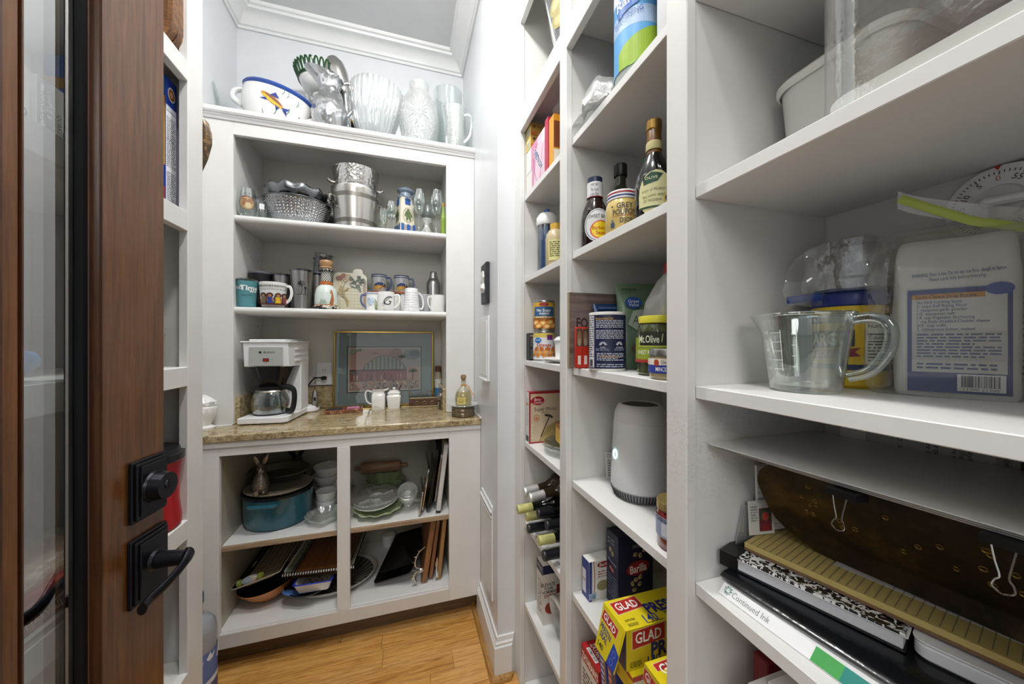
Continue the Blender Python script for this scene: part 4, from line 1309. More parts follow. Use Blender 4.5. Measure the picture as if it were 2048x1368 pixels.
for x, y, a in ((-0.045, 0.115, 1.2), (-0.030, 0.10, 1.9), (-0.055, 0.09, 1.0), (-0.035, 0.08, 2.4), (-0.015, 0.06, 2.1), (-0.02, 0.11, 0.6), (-0.012, 0.045, 1.7)):
    p.ell(x, y, 0.019, 0.005, '8c7744', a)
p.line([(-0.02, 0.155), (-0.04, 0.10), (-0.018, 0.05)], 0.002, '6d5a30')
p.put(t, flat((0, -0.0062, 0), (1, 0, 0), (0, 0, 1)), 'painted_olives')
# mugs on the right
def fishprint():
    p = Pr()
    p.rect(-0.075, 0.0835, 0.075, 0.0875, '33406f')
    p.ell(-0.004, 0.032, 0.026, 0.016, 'b98a4a', 0.3).ell(-0.006, 0.028, 0.024, 0.008, 'd8a64a', 0.3)
    for k in range(6):
        p.line([(-0.022 + 0.009 * k, 0.036 + 0.003 * sin(k)), (-0.018 + 0.009 * k, 0.054 - 0.002 * abs(k - 3))], 0.0035, '22315f')
    p.poly([(-0.026, 0.040), (-0.004, 0.056), (0.022, 0.050), (0.012, 0.042)], '2c3f7d').poly([(0.018, 0.036), (0.034, 0.046), (0.032, 0.026)], '7d3f2c').line([(0.008, 0.056), (0.016, 0.075), (0.024, 0.06)], 0.002, '34406a').line([(-0.03, 0.05), (-0.036, 0.078)], 0.002, '6a8a6a')
    p.rect(-0.06, 0.0, 0.06, 0.010, 'c26a3c')
    return p
BLUH = M('blue_handle_glaze', '52628c', 0.2)
for k, (x, lab) in enumerate(((-0.132, 'mug with a painted fish, stacked at the back nearer the olive board'), (-0.018, 'mug with a painted fish, stacked at the back nearer the steel shaker'))):
    mug('white mug underneath the fish mug ' + ('nearer the olive board' if k == 0 else 'nearer the steel shaker'), (x, 1.995, ZB), 0.038, 0.107, CER, R(20), group='mugs under the fish mugs')
    mug(lab, (x, 1.993, ZB + 0.1085), 0.039, 0.098, M('offwhite_mug_glaze', 'c9cacb', 0.2), R(-8), fishprint(), hmat=BLUH, rimmat=M('blue_rim_glaze', '3d4c7c', 0.2))
p = Pr()
for k in range(8):
    p.line([(0.006 + 0.002 * k, 0.006), (0.004 + 0.0035 * k, 0.03 + 0.004 * (k % 3)), (0.000 + 0.005 * k, 0.046 + 0.006 * ((k * 5) % 3))], 0.002, '6f8f4a')
p.ell(-0.016, 0.040, 0.012, 0.014, 'b7cbe0').ell(-0.006, 0.052, 0.009, 0.009, 'c4d4e6').ell(-0.022, 0.056, 0.007, 0.006, 'a5bdd8').rect(-0.07, 0.083, 0.07, 0.087, '8fa3c9')
mug('white mug with painted blue flowers and a blue handle, beside the olive board', (-0.146, 1.835, ZB), 0.036, 0.090, CER, R(192), p, hmat=BLUH)
p = Pr()
p.text('G', 0, 0.047, 0.042, '23242a', shear=0.35, bold=-0.012).line([(-0.020, 0.030), (-0.004, 0.040), (0.018, 0.062), (0.012, 0.070), (0.002, 0.052), (-0.008, 0.026), (-0.016, 0.022)], 0.0016, '23242a')
mug('white mug with a black script monogram in front of the fish mugs', (-0.088, 1.80, ZB), 0.040, 0.090, CER, R(-12), p)
mug('white mug with a dark blue rim behind the script mug', (-0.060, 1.895, ZB), 0.040, 0.096, CER, R(120), rimmat=M('dark_rim_glaze', '3a4258', 0.2))
t = mug('tall white ridged mug standing upside down', (0.031, 1.80, ZB), 0.036, 0.114, M('white_ridged_ceramic', 'e9eaec', 0.2), R(-10), top=0.040, bot=0.031, flip=True)
for k in range(7):
    zz = 0.02 + 0.012 * k
    obj('ridge', lathe([(0.040 - 0.009 * zz / 0.114, zz - 0.0015), (0.0412 - 0.009 * zz / 0.114, zz), (0.040 - 0.009 * zz / 0.114, zz + 0.0015)], 36), MATS['white_ridged_ceramic'], t)
mug('pale grey mug with a black handle behind the upside down mug', (0.100, 1.875, ZB), 0.038, 0.095, M('pale_grey_glaze', 'a9abb0', 0.25), R(-18), hmat=BLK)
mug('plain white mug at the right end of the mug shelf', (0.157, 1.80, ZB), 0.0365, 0.084, CER, R(215), top=0.038)
t = thing('cocktail_shaker', 'small steel cocktail shaker at the back right of the mug shelf', 'shaker', (0.150, 1.975, ZB))
obj('shaker_body', lathe([(0, 0.002), (0.030, 0), (0.033, 0.004), (0.037, 0.16), (0.036, 0.175), (0.030, 0.188), (0.0225, 0.20)], 36), STE, t)
obj('strainer_top', lathe([(0.023, 0.198), (0.0225, 0.212), (0.0195, 0.214), (0.0195, 0.232), (0.017, 0.237), (0, 0.238)], 30), M('bright_steel', 'c4c4c2', 0.16, 1.0), t)
# ---------------------------------------------------------------- on the counter
ZT = 0.9132
# coffee maker
t = thing('coffee_maker', 'white drip coffee maker with black brew funnel and glass carafe', 'coffee maker', (-0.563, 1.842, ZT), R(-6))
bl = prism([(-0.093, -0.125), (0.075, -0.125), (0.093, -0.105), (0.093, 0.13), (-0.093, 0.13)], 0.004, 0.030, 0.003)
obj('base', bl, PLA, t)
obj('tower', bx(-0.090, 0.090, 0.035, 0.130, 0.030, 0.27, 0.004), PLA, t)
hd = loft([[(x, y, z) for x, y in ((-0.087, -0.088 + dy), (0.087, -0.088 + dy), (0.090, 0.13), (-0.090, 0.13))] for z, dy in ((0.242, 0.006), (0.245, 0.003), (0.345, -0.006), (0.348, -0.006))])
obj('head', hd, PLA, t)
obj('lid_rim', bx(-0.097, 0.095, -0.100, 0.134, 0.347, 0.353, 0.002), PLA, t)
obj('lid', bx(-0.072, 0.072, -0.085, 0.10, 0.353, 0.361, 0.004), PLA, t)
for k in range(3):
    obj('side_rib', bx(0.0895, 0.0925, -0.03, 0.125, 0.262 + 0.026 * k, 0.270 + 0.026 * k, 0.001), PLA, t)
fp = obj('front_panel', bx(-0.064, 0.066, -0.0965, -0.09, 0.247, 0.328, 0.001), M('grey_panel', 'aeb1ae', 0.35), t, label='grey front panel')
p = Pr()
p.ell(-0.022, 0.058, 0.006, 0.005, '1e2022').text('BUNN', 0.012, 0.058, 0.0085, '2a2c2e', w=0.042, bold=0.0).rect(-0.012, 0.018, 0.012, 0.032, '1a1a1a').rect(-0.009, 0.020, 0.009, 0.030, 'a01a1c')
p.rect(-0.022, 0.0245, -0.016, 0.0255, '555555').rect(0.018, 0.0245, 0.026, 0.0255, '555555').rect(-0.006, 0.0135, 0.006, 0.0145, '666666')
p.put(fp, flat((0.001, -0.0966, 0.247), (1, 0, 0), (0, 0, 1)))
fn = loft([[(x * k, -0.02 + y * k, z) for x, y in rrect(0.166, 0.13, 0.045, 6)] for k, z in ((0.60, 0.150), (0.64, 0.156), (0.80, 0.195), (0.97, 0.238), (1.0, 0.243))])
obj('brew_funnel', fn, BLG, t)
ca = obj('carafe', xf(lathe([(0, 0.002), (0.062, 0.0), (0.068, 0.006), (0.0745, 0.035), (0.0745, 0.06), (0.064, 0.092), (0.052, 0.108), (0.054, 0.114), (0.050, 0.114), (0.062, 0.09), (0.072, 0.055), (0.066, 0.01), (0, 0.006)], 44), (-0.008, -0.028, 0.032)), GLS, t)
obj('water', xf(lathe([(0, 0.008), (0.062, 0.008), (0.0695, 0.036), (0.0695, 0.058), (0.066, 0.072), (0, 0.072)], 44), (-0.008, -0.028, 0.032)), TG('water', 'cfdadb', 0.08, 0.6, 0.03, 0.4), ca)
obj('warmer_plate', xf(lathe([(0, 0.029), (0.066, 0.029), (0.066, 0.032), (0, 0.032)], 36), (-0.008, -0.028, 0)), M('dark_hotplate', '1b1c1e', 0.4), t)
obj('carafe_lid', xf(lathe([(0.050, 0.110), (0.062, 0.114), (0.062, 0.120), (0.030, 0.124), (0, 0.124)], 36), (-0.008, -0.028, 0.030)), BLK, ca)
obj('carafe_handle', tube(curve([(0.035, -0.045, 0.150), (0.075, -0.062, 0.150), (0.102, -0.075, 0.135), (0.104, -0.078, 0.085), (0.092, -0.072, 0.048), (0.066, -0.058, 0.046)], 6), 0.013, 10, flat=0.6, up=(0.3, 1, 0)), BLK, ca)
obj('carafe_band', xf(lathe([(0.053, 0.100), (0.060, 0.096), (0.062, 0.100), (0.056, 0.108)], 36), (-0.008, -0.028, 0.032)), STE, ca)
# cord and outlet
t = thing('wall_outlet', 'white duplex outlet with a black plug, behind the coffee maker', 'outlet', (-0.412, YB - 0.0205, 1.093))
obj('outlet_plate', bx(-0.037, 0.037, -0.005, 0, -0.060, 0.060, 0.002), PLA, t)
for dz in (0.020, -0.020):
    r_ = obj('receptacle', xf(prism(rrect(0.034, 0.028, 0.012), 0, 0.002), (0, -0.005, dz), (R(90), 0, 0)), PLA, t)
    if dz > 0:
        for dx in (-0.006, 0.006):
            obj('slot', bx(dx - 0.001, dx + 0.001, -0.0074, -0.0069, dz - 0.002, dz + 0.006), BLK, r_)
        obj('slot', xf(prism([(0.0025 * cos(a), 0.0025 * sin(a)) for a in [k * pi / 5 for k in range(10)]], 0, 0.0005), (0, -0.0069, dz - 0.008), (R(90), 0, 0)), BLK, r_)
t = thing('power_cord', 'black power cord and plug from the outlet to the coffee maker', 'cord', (-0.412, YB - 0.03, 1.073))
obj('plug', bx(-0.012, 0.014, -0.022, 0.002, -0.010, 0.008, 0.004), BLK, t)
obj('cable', tube(curve([(-0.010, -0.012, 0.002), (-0.045, -0.014, -0.004), (-0.072, -0.026, -0.045), (-0.085, -0.05, -0.10), (-0.115, -0.085, -0.145), (-0.15, -0.11, -0.153)], 6), 0.0036, 8), BLK, t)
# puck and frother
one('white_puck', 'low white round device behind the coffee maker', 'device', lathe([(0, 0), (0.040, 0), (0.046, 0.006), (0.047, 0.016), (0.040, 0.030), (0.015, 0.034), (0, 0.034)], 40), PLA, (-0.463, 1.985, ZT))
t = thing('milk_frother', 'slim steel milk frother standing upright with its whisk in the air', 'frother', (-0.434, 1.975, ZT))
obj('frother_grip', lathe([(0, 0), (0.015, 0.0), (0.0155, 0.004), (0.0145, 0.06), (0.012, 0.085), (0.005, 0.108), (0, 0.110)], 24), STE, t)
obj('switch', bx(-0.003, 0.006, -0.0165, -0.013, 0.055, 0.072, 0.001), BLK, t)
obj('whisk', join(tube([(0, 0, 0.108), (0, 0, 0.170)], 0.0011, 6), tube([(0.011 * cos(k * pi / 10), 0.011 * sin(k * pi / 10), 0.170 + 0.001 * (k % 2)) for k in range(20)], 0.0012, 6, closed=True)), BLK, t)
# framed picture
t = thing('framed_print', 'gold-framed watercolour of a striped awning cafe leaning on the backsplash', 'picture', (-0.103, 2.018, ZT + 0.001), rx=R(-4))
FW, FH = 0.515, 0.408
for a in ((-FW / 2, FW / 2, 0, 0.010), (-FW / 2, FW / 2, FH - 0.010, FH)):
    obj('frame_bar', bx(a[0], a[1], -0.008, 0.008, a[2], a[3], 0.002), M('brass_frame', 'b79a55', 0.25, 1.0), t)
for a in ((-FW / 2, -FW / 2 + 0.010), (FW / 2 - 0.010, FW / 2)):
    obj('frame_bar', bx(a[0], a[1], -0.008, 0.008, 0.010, FH - 0.010, 0.002), MATS['brass_frame'], t)
obj('mat_board', bx(-FW / 2 + 0.009, FW / 2 - 0.009, -0.001, 0.004, 0.009, FH - 0.009), M('grey_green_mat', '97a2a2', 0.7), t)
p = Pr()
w, h = 0.375, 0.238
p.rect(-w / 2 - 0.004, -0.004, w / 2 + 0.004, h + 0.004, '1e221e').rect(-w / 2, 0, w / 2, h, 'c9c2b4').rect(-w / 2 + 0.008, 0.008, w / 2 - 0.008, h - 0.008, 'c39d90')
x0, x1 = -w / 2 + 0.008, w / 2 - 0.008
p.rect(0.085, 0.115, x1, h - 0.008, 'b9b2ae').ell(0.14, 0.195, 0.05, 0.028, '8f9a9c').ell(0.155, 0.205, 0.03, 0.018, '6f7c80').ell(0.055, 0.190, 0.036, 0.042, 'a88a7c')
p.poly([(-0.115 + 0.225 * k / 20, 0.118 + 0.075 * sin(pi * k / 20) ** 0.8) for k in range(21)], 'b9ad9f')
for k in range(11):
    xa = -0.112 + 0.0205 * k
    f = lambda x: 0.118 + 0.072 * max(0.0, sin(pi * min(max((x + 0.115) / 0.225, 0), 1))) ** 0.8
    p.poly([(xa, 0.118), (xa + 0.0095, 0.118), (xa + 0.0095, f(xa + 0.0095)), (xa, f(xa))], '5e8480')
p.line([(-0.115 + 0.225 * k / 20, 0.119 + 0.075 * sin(pi * k / 20) ** 0.8) for k in range(21)], 0.003, '6e5550')
p.rect(x0, 0.106, 0.112, 0.118, '70404c').rect(x0, 0.055, 0.112, 0.108, '9c5f5e').rect(0.112, 0.06, x1, 0.13, 'c2a596')
rnd = random.Random(12)
for k in range(16):
    a = -0.16 + 0.017 * k
    p.rect(a, 0.06, a + rnd.uniform(0.004, 0.011), 0.06 + rnd.uniform(0.025, 0.045), rnd.choice(['b98c84', '7a3e44', 'd0b7a8', '8c5452', 'a9736c']))
for k in range(90):
    p.ell(rnd.uniform(x0 + 0.006, x1 - 0.006), rnd.uniform(0.014, 0.058), rnd.uniform(0.003, 0.011), rnd.uniform(0.002, 0.005), rnd.choice(['8d9396', '6f7a80', 'b8ab98', '8f917c', '59636e', 'c7bfae', 'a98f86']), rnd.uniform(0, 3), 7)
for cx, cy, r_ in ((0.145, 0.10, 0.026), (0.085, 0.18, 0.022), (-0.16, 0.095, 0.022)):
    for k in range(7):
        a = 0.2 + k * 0.45
        p.line([(cx, cy), (cx + r_ * 0.7 * cos(a), cy + r_ * 0.7 * sin(a)), (cx + r_ * cos(a), cy + r_ * 0.75 * sin(a))], 0.0035, '4f5a50')
p.line([(0.145, 0.10), (0.143, 0.06)], 0.004, '6a5a4c').line([(-0.16, h - 0.02), (-0.12, h - 0.014)], 0.01, '6f7d6a').ell(-0.165, h - 0.026, 0.014, 0.010, '6f7d6a')
p.text('CAFE DU MONDE'[:4], -0.055, 0.205, 0.010, 'a07a70', bold=0)
p.put(t, flat((0, -0.0015, 0.082), (1, 0, 0), (0, 0, 1)), 'watercolour', rough=0.6)
obj('picture_glass', bx(-FW / 2 + 0.009, FW / 2 - 0.009, -0.0058, -0.0044, 0.009, FH - 0.009), TG('picture_glass', 'f4f6f6', 0.06, 0.8, 0.01, 0.3), t)
# sweetener tray
t = thing('sweetener_tray', 'brown patterned divided tray holding pink and black sweetener packets', 'tray', (-0.290, 1.905, ZT), R(6))
TRM = speckle('giraffe_print_glaze', '7a4a30', 'b98a64', 60, 0.42, 0.25)
tr = bx(-0.086, 0.086, -0.036, 0.036, 0, 0.008, 0.003)
bx(-0.086, 0.086, -0.036, -0.030, 0.008, 0.018, 0.002, 1, tr); bx(-0.086, 0.086, 0.030, 0.036, 0.008, 0.018, 0.002, 1, tr)
bx(-0.086, -0.080, -0.030, 0.030, 0.008, 0.018, 0.002, 1, tr); bx(0.080, 0.086, -0.030, 0.030, 0.008, 0.018, 0.002, 1, tr); bx(-0.004, 0.002, -0.030, 0.030, 0.008, 0.018, 0.002, 1, tr)
obj('tray_body', tr, TRM, t)
for k in range(6):
    one('sweetener_packet', ['lowest pink sweetener packet in the brown divided tray', 'pink sweetener packet second from the bottom of the pile', 'pink sweetener packet third from the bottom of the pile', 'pink sweetener packet third from the top of the pile', 'pink sweetener packet just under the topmost one', 'topmost pink sweetener packet in the brown divided tray'][k], 'packet', bx(-0.028, 0.028, -0.022, 0.022, 0, 0.0022, 0.0006), M('pink_packet', 'c77a9c', 0.5), (-0.249 + 0.001 * (k % 3), 1.909 - 0.001 * k, ZT + 0.0085 + 0.0025 * k), R(6 + 5 * (k % 3) - 4), 'pink sweetener packets')
for k in range(4):
    one('tea_packet', ['lowest dark packet in the left well of the divided tray', 'dark packet second from the bottom in the left well', 'dark packet just under the top one in the left well', 'topmost dark packet in the left well of the divided tray'][k], 'packet', bx(-0.032, 0.032, -0.024, 0.024, 0, 0.0026, 0.0006), M('dark_packet', '2e2b2e', 0.5), (-0.332, 1.901, ZT + 0.0085 + 0.003 * k), R(5 + 3 * (k % 2)), 'dark packets in the divided tray')
# creamer and sugar
def sq(w, r=0.007):
    return rrect(w, w, r, 4)
t = thing('creamer', 'square white embossed cream pitcher with spout in front of the picture', 'pitcher', (-0.130, 1.945, ZT), R(-3))
obj('body', loft([[(x * k, y * k, z) for x, y in sq(0.066)] for k, z in ((0.94, 0.0), (0.98, 0.003), (1.0, 0.05), (0.98, 0.078), (0.86, 0.086), (0.90, 0.096), (0.97, 0.100))]), CER, t)
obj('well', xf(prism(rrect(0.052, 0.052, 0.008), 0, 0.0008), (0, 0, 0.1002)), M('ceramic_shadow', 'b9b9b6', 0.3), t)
obj('spout', tube(curve([(0.020, -0.004, 0.095), (0.036, -0.004, 0.100), (0.048, -0.004, 0.108)], 4), [0.016, 0.015, 0.0145, 0.0138, 0.013, 0.011, 0.010, 0.008, 0.006], 12, flat=0.4), CER, t)
obj('handle', tube(curve([(-0.032, 0, 0.088), (-0.056, 0, 0.096), (-0.066, 0, 0.080), (-0.060, 0, 0.045), (-0.045, 0, 0.03), (-0.032, 0, 0.028)], 5), 0.0042, 8), CER, t)
eb = bmesh.new()
for k in range(3):
    tube(curve([(-0.024 + 0.008 * k, -0.0335, 0.012), (-0.012 + 0.006 * k, -0.0338, 0.026 - 0.002 * k), (0.004 + 0.008 * k, -0.0335, 0.010)], 5), 0.0013, 5, eb)
eo = obj('embossing', eb, CER, t); eo['kind'] = 'stuff'
t = thing('sugar_bowl', 'square white lidded sugar bowl with a dark spoon', 'sugar bowl', (-0.055, 1.955, ZT), R(-2))
obj('body', loft([[(x * k, y * k, z) for x, y in sq(0.072)] for k, z in ((0.80, 0.0), (0.83, 0.004), (0.98, 0.058), (1.0, 0.064), (0.96, 0.067), (0.84, 0.072), (0.80, 0.078))]), CER, t)
obj('lid', loft([[(x * k, y * k, z) for x, y in sq(0.072)] for k, z in ((0.88, 0.078), (0.90, 0.082), (0.60, 0.093), (0.22, 0.096))]), CER, t)
obj('knob', lathe([(0.006, 0.095), (0.005, 0.099), (0.010, 0.103), (0.009, 0.109), (0, 0.111)], 20), CER, t)
one('sugar_spoon', 'small dark spoon handle sticking out of the white sugar bowl', 'spoon', tube([(0, 0, 0), (0.011, 0.0, 0.022), (0.018, 0, 0.036)], [0.0015, 0.002, 0.003], 8), M('dark_spoon', '3b362f', 0.3, 1.0), (-0.036, 1.946, ZT + 0.0855))
# scrollwork caddy
t = thing('scroll_caddy', 'carved brown wood caddy with wire scrolls beside the sugar bowl', 'caddy', (0.100, 1.950, ZT), R(-2))
CW = wood('carved_dark_wood', '2b1b12', '4d3020', '6e4a34', 'x', 6, 0.45)
obj('caddy_front', bx(-0.078, 0.078, -0.032, -0.024, 0.010, 0.046, 0.002), CW, t)
obj('caddy_base', bx(-0.078, 0.078, -0.034, 0.034, 0, 0.009, 0.002), M('aged_brass', '9b8a68', 0.35, 0.8), t)
obj('caddy_back', bx(-0.078, 0.078, 0.024, 0.032, 0.010, 0.040, 0.002), CW, t)
obj('caddy_ridge', bx(-0.078, 0.078, -0.033, -0.023, 0.046, 0.053, 0.003), MATS['aged_brass'], t)
sc = bmesh.new()
for cx in (-0.038, 0.002, 0.042):
    for sg in (1, -1):
        pts = [(cx + sg * (0.004 + 0.0018 * q) * cos(q * 0.8 * sg), -0.0335, 0.028 + (0.003 + 0.0012 * q) * sin(q * 0.8)) for q in range(9)]
        tube(pts, 0.0014, 5, sc)
so = obj('carved_scrolls', sc, MATS['aged_brass'], t); so['kind'] = 'stuff'
obj('wire_end', tube(curve([(-0.078, 0.030, 0.006), (-0.079, 0.030, 0.090), (-0.074, 0.030, 0.075), (-0.05, 0.030, 0.055), (-0.03, 0.030, 0.062), (-0.012, 0.030, 0.072), (-0.004, 0.030, 0.060), (-0.018, 0.030, 0.052)], 4), 0.0016, 6), MATS['aged_brass'], t)
obj('wire_end', tube(curve([(0.06, 0.030, 0.045), (0.045, 0.030, 0.072), (0.022, 0.030, 0.074), (0.012, 0.030, 0.060), (0.024, 0.030, 0.054)], 4), 0.0016, 6), MATS['aged_brass'], t)
t = thing('salt_shaker', 'small faceted glass salt shaker in front of the scroll caddy', 'shaker', (0.176, 1.835, ZT))
obj('shaker_body', lathe([(0, 0.003), (0.018, 0.0), (0.019, 0.003), (0.016, 0.03), (0.014, 0.05), (0.0165, 0.068), (0.016, 0.074), (0, 0.074)], 12), TG('faceted_glass', 'e9efee', 0.2, 0.85, 0.03, 0.5), t, smooth=10)
obj('shaker_cap', lathe([(0.0165, 0.070), (0.0165, 0.078), (0.010, 0.085), (0, 0.086)], 20), SIL, t)
# tequila on coaster
t = thing('wine_coaster', 'round banded metal wine coaster at the right end of the granite counter', 'coaster', (0.265, 1.655, ZT))
obj('coaster_wall', lathe([(0, 0.004), (0.050, 0.0), (0.054, 0.003), (0.053, 0.010), (0.055, 0.014), (0.0525, 0.02), (0.0555, 0.03), (0.053, 0.036), (0.056, 0.042), (0.0515, 0.042), (0.049, 0.008), (0, 0.008)], 44), M('tarnished_silver', '8d8270', 0.28, 1.0), t)
obj('clasp', bx(-0.004, 0.004, -0.058, -0.0545, 0.002, 0.042, 0.001), MATS['tarnished_silver'], t)
one('glass_saucer', 'clear glass saucer resting on the metal wine coaster', 'saucer', lathe([(0, 0.003), (0.045, 0.0), (0.060, 0.006), (0.074, 0.013), (0.073, 0.0145), (0.058, 0.009), (0, 0.006)], 44, fl=lambda a, r, z, tt: r * (1 + 0.02 * cos(12 * a) * (z > 0.005))), PRS, (0.265, 1.655, ZT + 0.0425))
t = thing('liquor_bottle', 'squat glass liquor bottle with pale gold liquor, cork knob and orange ribbon', 'bottle', (0.268, 1.668, ZT + 0.0462))
obj('bottle_glass', lathe([(0, 0.003), (0.034, 0.0), (0.038, 0.004), (0.0405, 0.03), (0.0395, 0.05), (0.030, 0.074), (0.015, 0.088), (0.0115, 0.098), (0.0115, 0.112), (0.013, 0.114), (0.013, 0.118), (0, 0.118)], 40), TG('frosted_bottle', 'f2f0e2', 0.08, 0.6, 0.12, 0.4, milk=0.08), t)
obj('liquor', lathe([(0, 0.006), (0.035, 0.006), (0.0375, 0.03), (0.0365, 0.05), (0.030, 0.066), (0, 0.066)], 40), M('pale_gold_liquor', 'd6c673', 0.1, trans=0.6, ior=1.33), t)
obj('cork_stopper', lathe([(0, 0.116), (0.009, 0.116), (0.009, 0.124), (0.0125, 0.128), (0.0135, 0.138), (0.010, 0.146), (0, 0.148)], 24), M('cork', '8b7355', 0.7), t)
rb = tube(curve([(0.012, -0.004, 0.096), (0.022, -0.016, 0.092), (0.032, -0.020, 0.070), (0.040, -0.024, 0.058), (0.050, -0.022, 0.045)], 5), 0.0035, 6, flat=0.3)
tube([(0.0125 * cos(k * pi / 8), 0.0125 * sin(k * pi / 8), 0.097) for k in range(16)], 0.0022, 6, rb, closed=True)
obj('ribbon', rb, M('orange_ribbon', 'd08a1e', 0.5), t)
p = Pr(); p.rect(-0.020, 0.012, 0.020, 0.044, 'd8c77e').rect(-0.018, 0.014, 0.018, 0.042, 'cdb968').text('PATRON', 0, 0.034, 0.005, '8a7636', w=0.026, bold=0).para(-0.013, 0.016, 0.013, 0.029, 4, '8a7636', 3)
p.put(t, wrap(0.0408, toeye((0.268, 1.668)) - 0.25), cut=0.005)
# jar behind the right stile
t = thing('spice_jar', 'tall jar with brown cap and blue label half hidden by the right hutch stile', 'jar', (0.1805, 2.03, ZT))
t.scale = (0.64, 0.64, 1.0)
obj('jar_body', lathe([(0, 0.003), (0.026, 0.0), (0.028, 0.004), (0.028, 0.16), (0.020, 0.18), (0.020, 0.19), (0, 0.19)], 28), M('tan_contents', 'a79a86', 0.3), t)
obj('jar_cap', lathe([(0.021, 0.180), (0.024, 0.181), (0.024, 0.212), (0, 0.214)], 24), M('brown_cap', '5a3427', 0.4), t)
Pr().rect(-0.035, 0.03, 0.05, 0.09, '4f86b4').rect(-0.035, 0.09, 0.05, 0.14, 'd8d8d2').put(t, wrap(0.0282, toeye((0.168, 2.025))), cut=0.006)
# white urn at the left
t = thing('white_urn', 'white fluted ceramic urn at the left end of the granite counter', 'urn', (-0.768, 1.690, ZT))
obj('urn_body', lathe([(0, 0.003), (0.036, 0.0), (0.038, 0.010), (0.024, 0.018), (0.028, 0.03), (0.042, 0.062), (0.045, 0.088), (0.041, 0.095), (0.044, 0.10), (0, 0.10)], 48, fl=lambda a, r, z, tt: r * (1 + (0.02 * cos(14 * a) if 0.025 < z < 0.09 else 0))), CER, t)
obj('urn_fruit', xf(crumple(lathe([(0, 0), (0.03, 0.0), (0.034, 0.012), (0.022, 0.028), (0, 0.036)], 24), 0.010, 45, 4), (0, 0, 0.098)), CER, t)

# ---------------------------------------------------------------- base cabinet, left side, upper
ZM = 0.4734
TEAL = M('teal_enamel', '1f5f70', 0.14, coat=0.5)
t = thing('dutch_oven', 'teal enamelled dutch oven on the left shelf of the base cabinet', 'pot', (-0.537, 1.795, ZM), R(-10))
ov = [(0, 0.004), (0.112, 0.0), (0.122, 0.006), (0.130, 0.03), (0.134, 0.125), (0.136, 0.13), (0.136, 0.135), (0.130, 0.135), (0.12, 0.02), (0, 0.012)]
obj('pot_wall', lathe(ov, 64, 1.0, 0.96), TEAL, t)
obj('black_rim', lathe([(0.130, 0.134), (0.138, 0.133), (0.1385, 0.141), (0.131, 0.144)], 64, 1.0, 0.96), M('black_enamel', '17191a', 0.25), t)
for a in (R(-88), R(92)):
    c, s_ = cos(a), sin(a)
    obj('handle', xf(tube(curve([(-0.052, -0.002, 0), (-0.046, 0.022, 0.003), (0, 0.027, 0.004), (0.046, 0.022, 0.003), (0.052, -0.002, 0)], 5), 0.0085, 10, flat=0.8), (0.130 * c, 0.125 * s_, 0.118), (0, 0, a - R(90))), TEAL, t)
one('stoneware_platter', 'beige ringed stoneware platter lying on top of the teal dutch oven', 'platter', lathe([(0, 0.003), (0.10, 0.0), (0.125, 0.004), (0.131, 0.010), (0.128, 0.013), (0.112, 0.009), (0.106, 0.011), (0.100, 0.008), (0.086, 0.0085), (0.083, 0.0065), (0, 0.006)], 64, 1.0, 0.96), M('beige_stoneware', '8f8878', 0.35), (-0.537, 1.795, ZM + 0.1445), R(-10))
def rabbit(label, loc, s, rz, mat):
    t = thing('rabbit_figurine', label, 'figurine', loc, rz)
    b = lathe([(0, 0), (0.030, 0.0), (0.036, 0.010), (0.038, 0.03), (0.032, 0.06), (0.020, 0.082), (0.015, 0.09), (0.017, 0.098), (0.0175, 0.108), (0.014, 0.118), (0.006, 0.124), (0, 0.125)], 24, 0.85, 1.05)
    for v in b.verts:
        z = v.co.z
        v.co.y += (-0.012 * max(0, (z - 0.085) / 0.04) if z > 0.085 else 0.010 * (1 - z / 0.085))
    join(b, lathe([(0, -0.016), (0.012, -0.008), (0.013, 0.004), (0.006, 0.016), (0, 0.018)], 14), Matrix.Translation((0, -0.028, 0.104)) @ Matrix.Rotation(R(65), 4, 'X'))
    for sg in (-1, 1):
        join(b, lathe([(0, -0.02), (0.012, -0.014), (0.014, 0.0), (0.010, 0.014), (0, 0.02)], 12), Matrix.Translation((sg * 0.014, -0.030, 0.012)) @ Matrix.Rotation(R(80), 4, 'X'))
    crumple(b, 0.0035, 110, 3)
    obj('body', xf(b, sc=(s, s, s)), mat, t)
    for sg in (-1, 1):
        e = lathe([(0, 0), (0.004, 0.002), (0.0085, 0.02), (0.0075, 0.036), (0.003, 0.047), (0, 0.049)], 12, 1.0, 0.4)
        obj('ear', xf(xf(e, (0, 0, 0), (R(4), R(22) * sg, 0)), (sg * 0.006 * s, -0.006 * s, 0.118 * s), sc=(s, s, s)), mat, t)
    return t
RAB = speckle('brushed_pewter_fur', 'a8a096', '7d746a', 130, 0.40, 0.32, 0.85, 0.2)
rabbit('pewter rabbit with upright ears sitting on the beige platter', (-0.578, 1.712, ZM + 0.1565), 0.98, R(15), RAB)
rabbit('larger dark rabbit figurine at the back behind the oval pan', (-0.530, 2.025, ZM), 1.75, R(25), M('dark_pewter', '4a443e', 0.4, 0.8, nb=0.6, ns=70))
one('oval_pan', 'dark oval pan tilted on the back of the beige platter', 'pan', lathe([(0, 0.003), (0.075, 0.0), (0.095, 0.010), (0.116, 0.036), (0.126, 0.040), (0.125, 0.043), (0.112, 0.040), (0.09, 0.014), (0, 0.006)], 48, 1.0, 0.62), M('dark_bronze_pan', '5c564c', 0.35, 0.3), (-0.55, 1.855, ZM + 0.164), R(-4), rx=R(9))
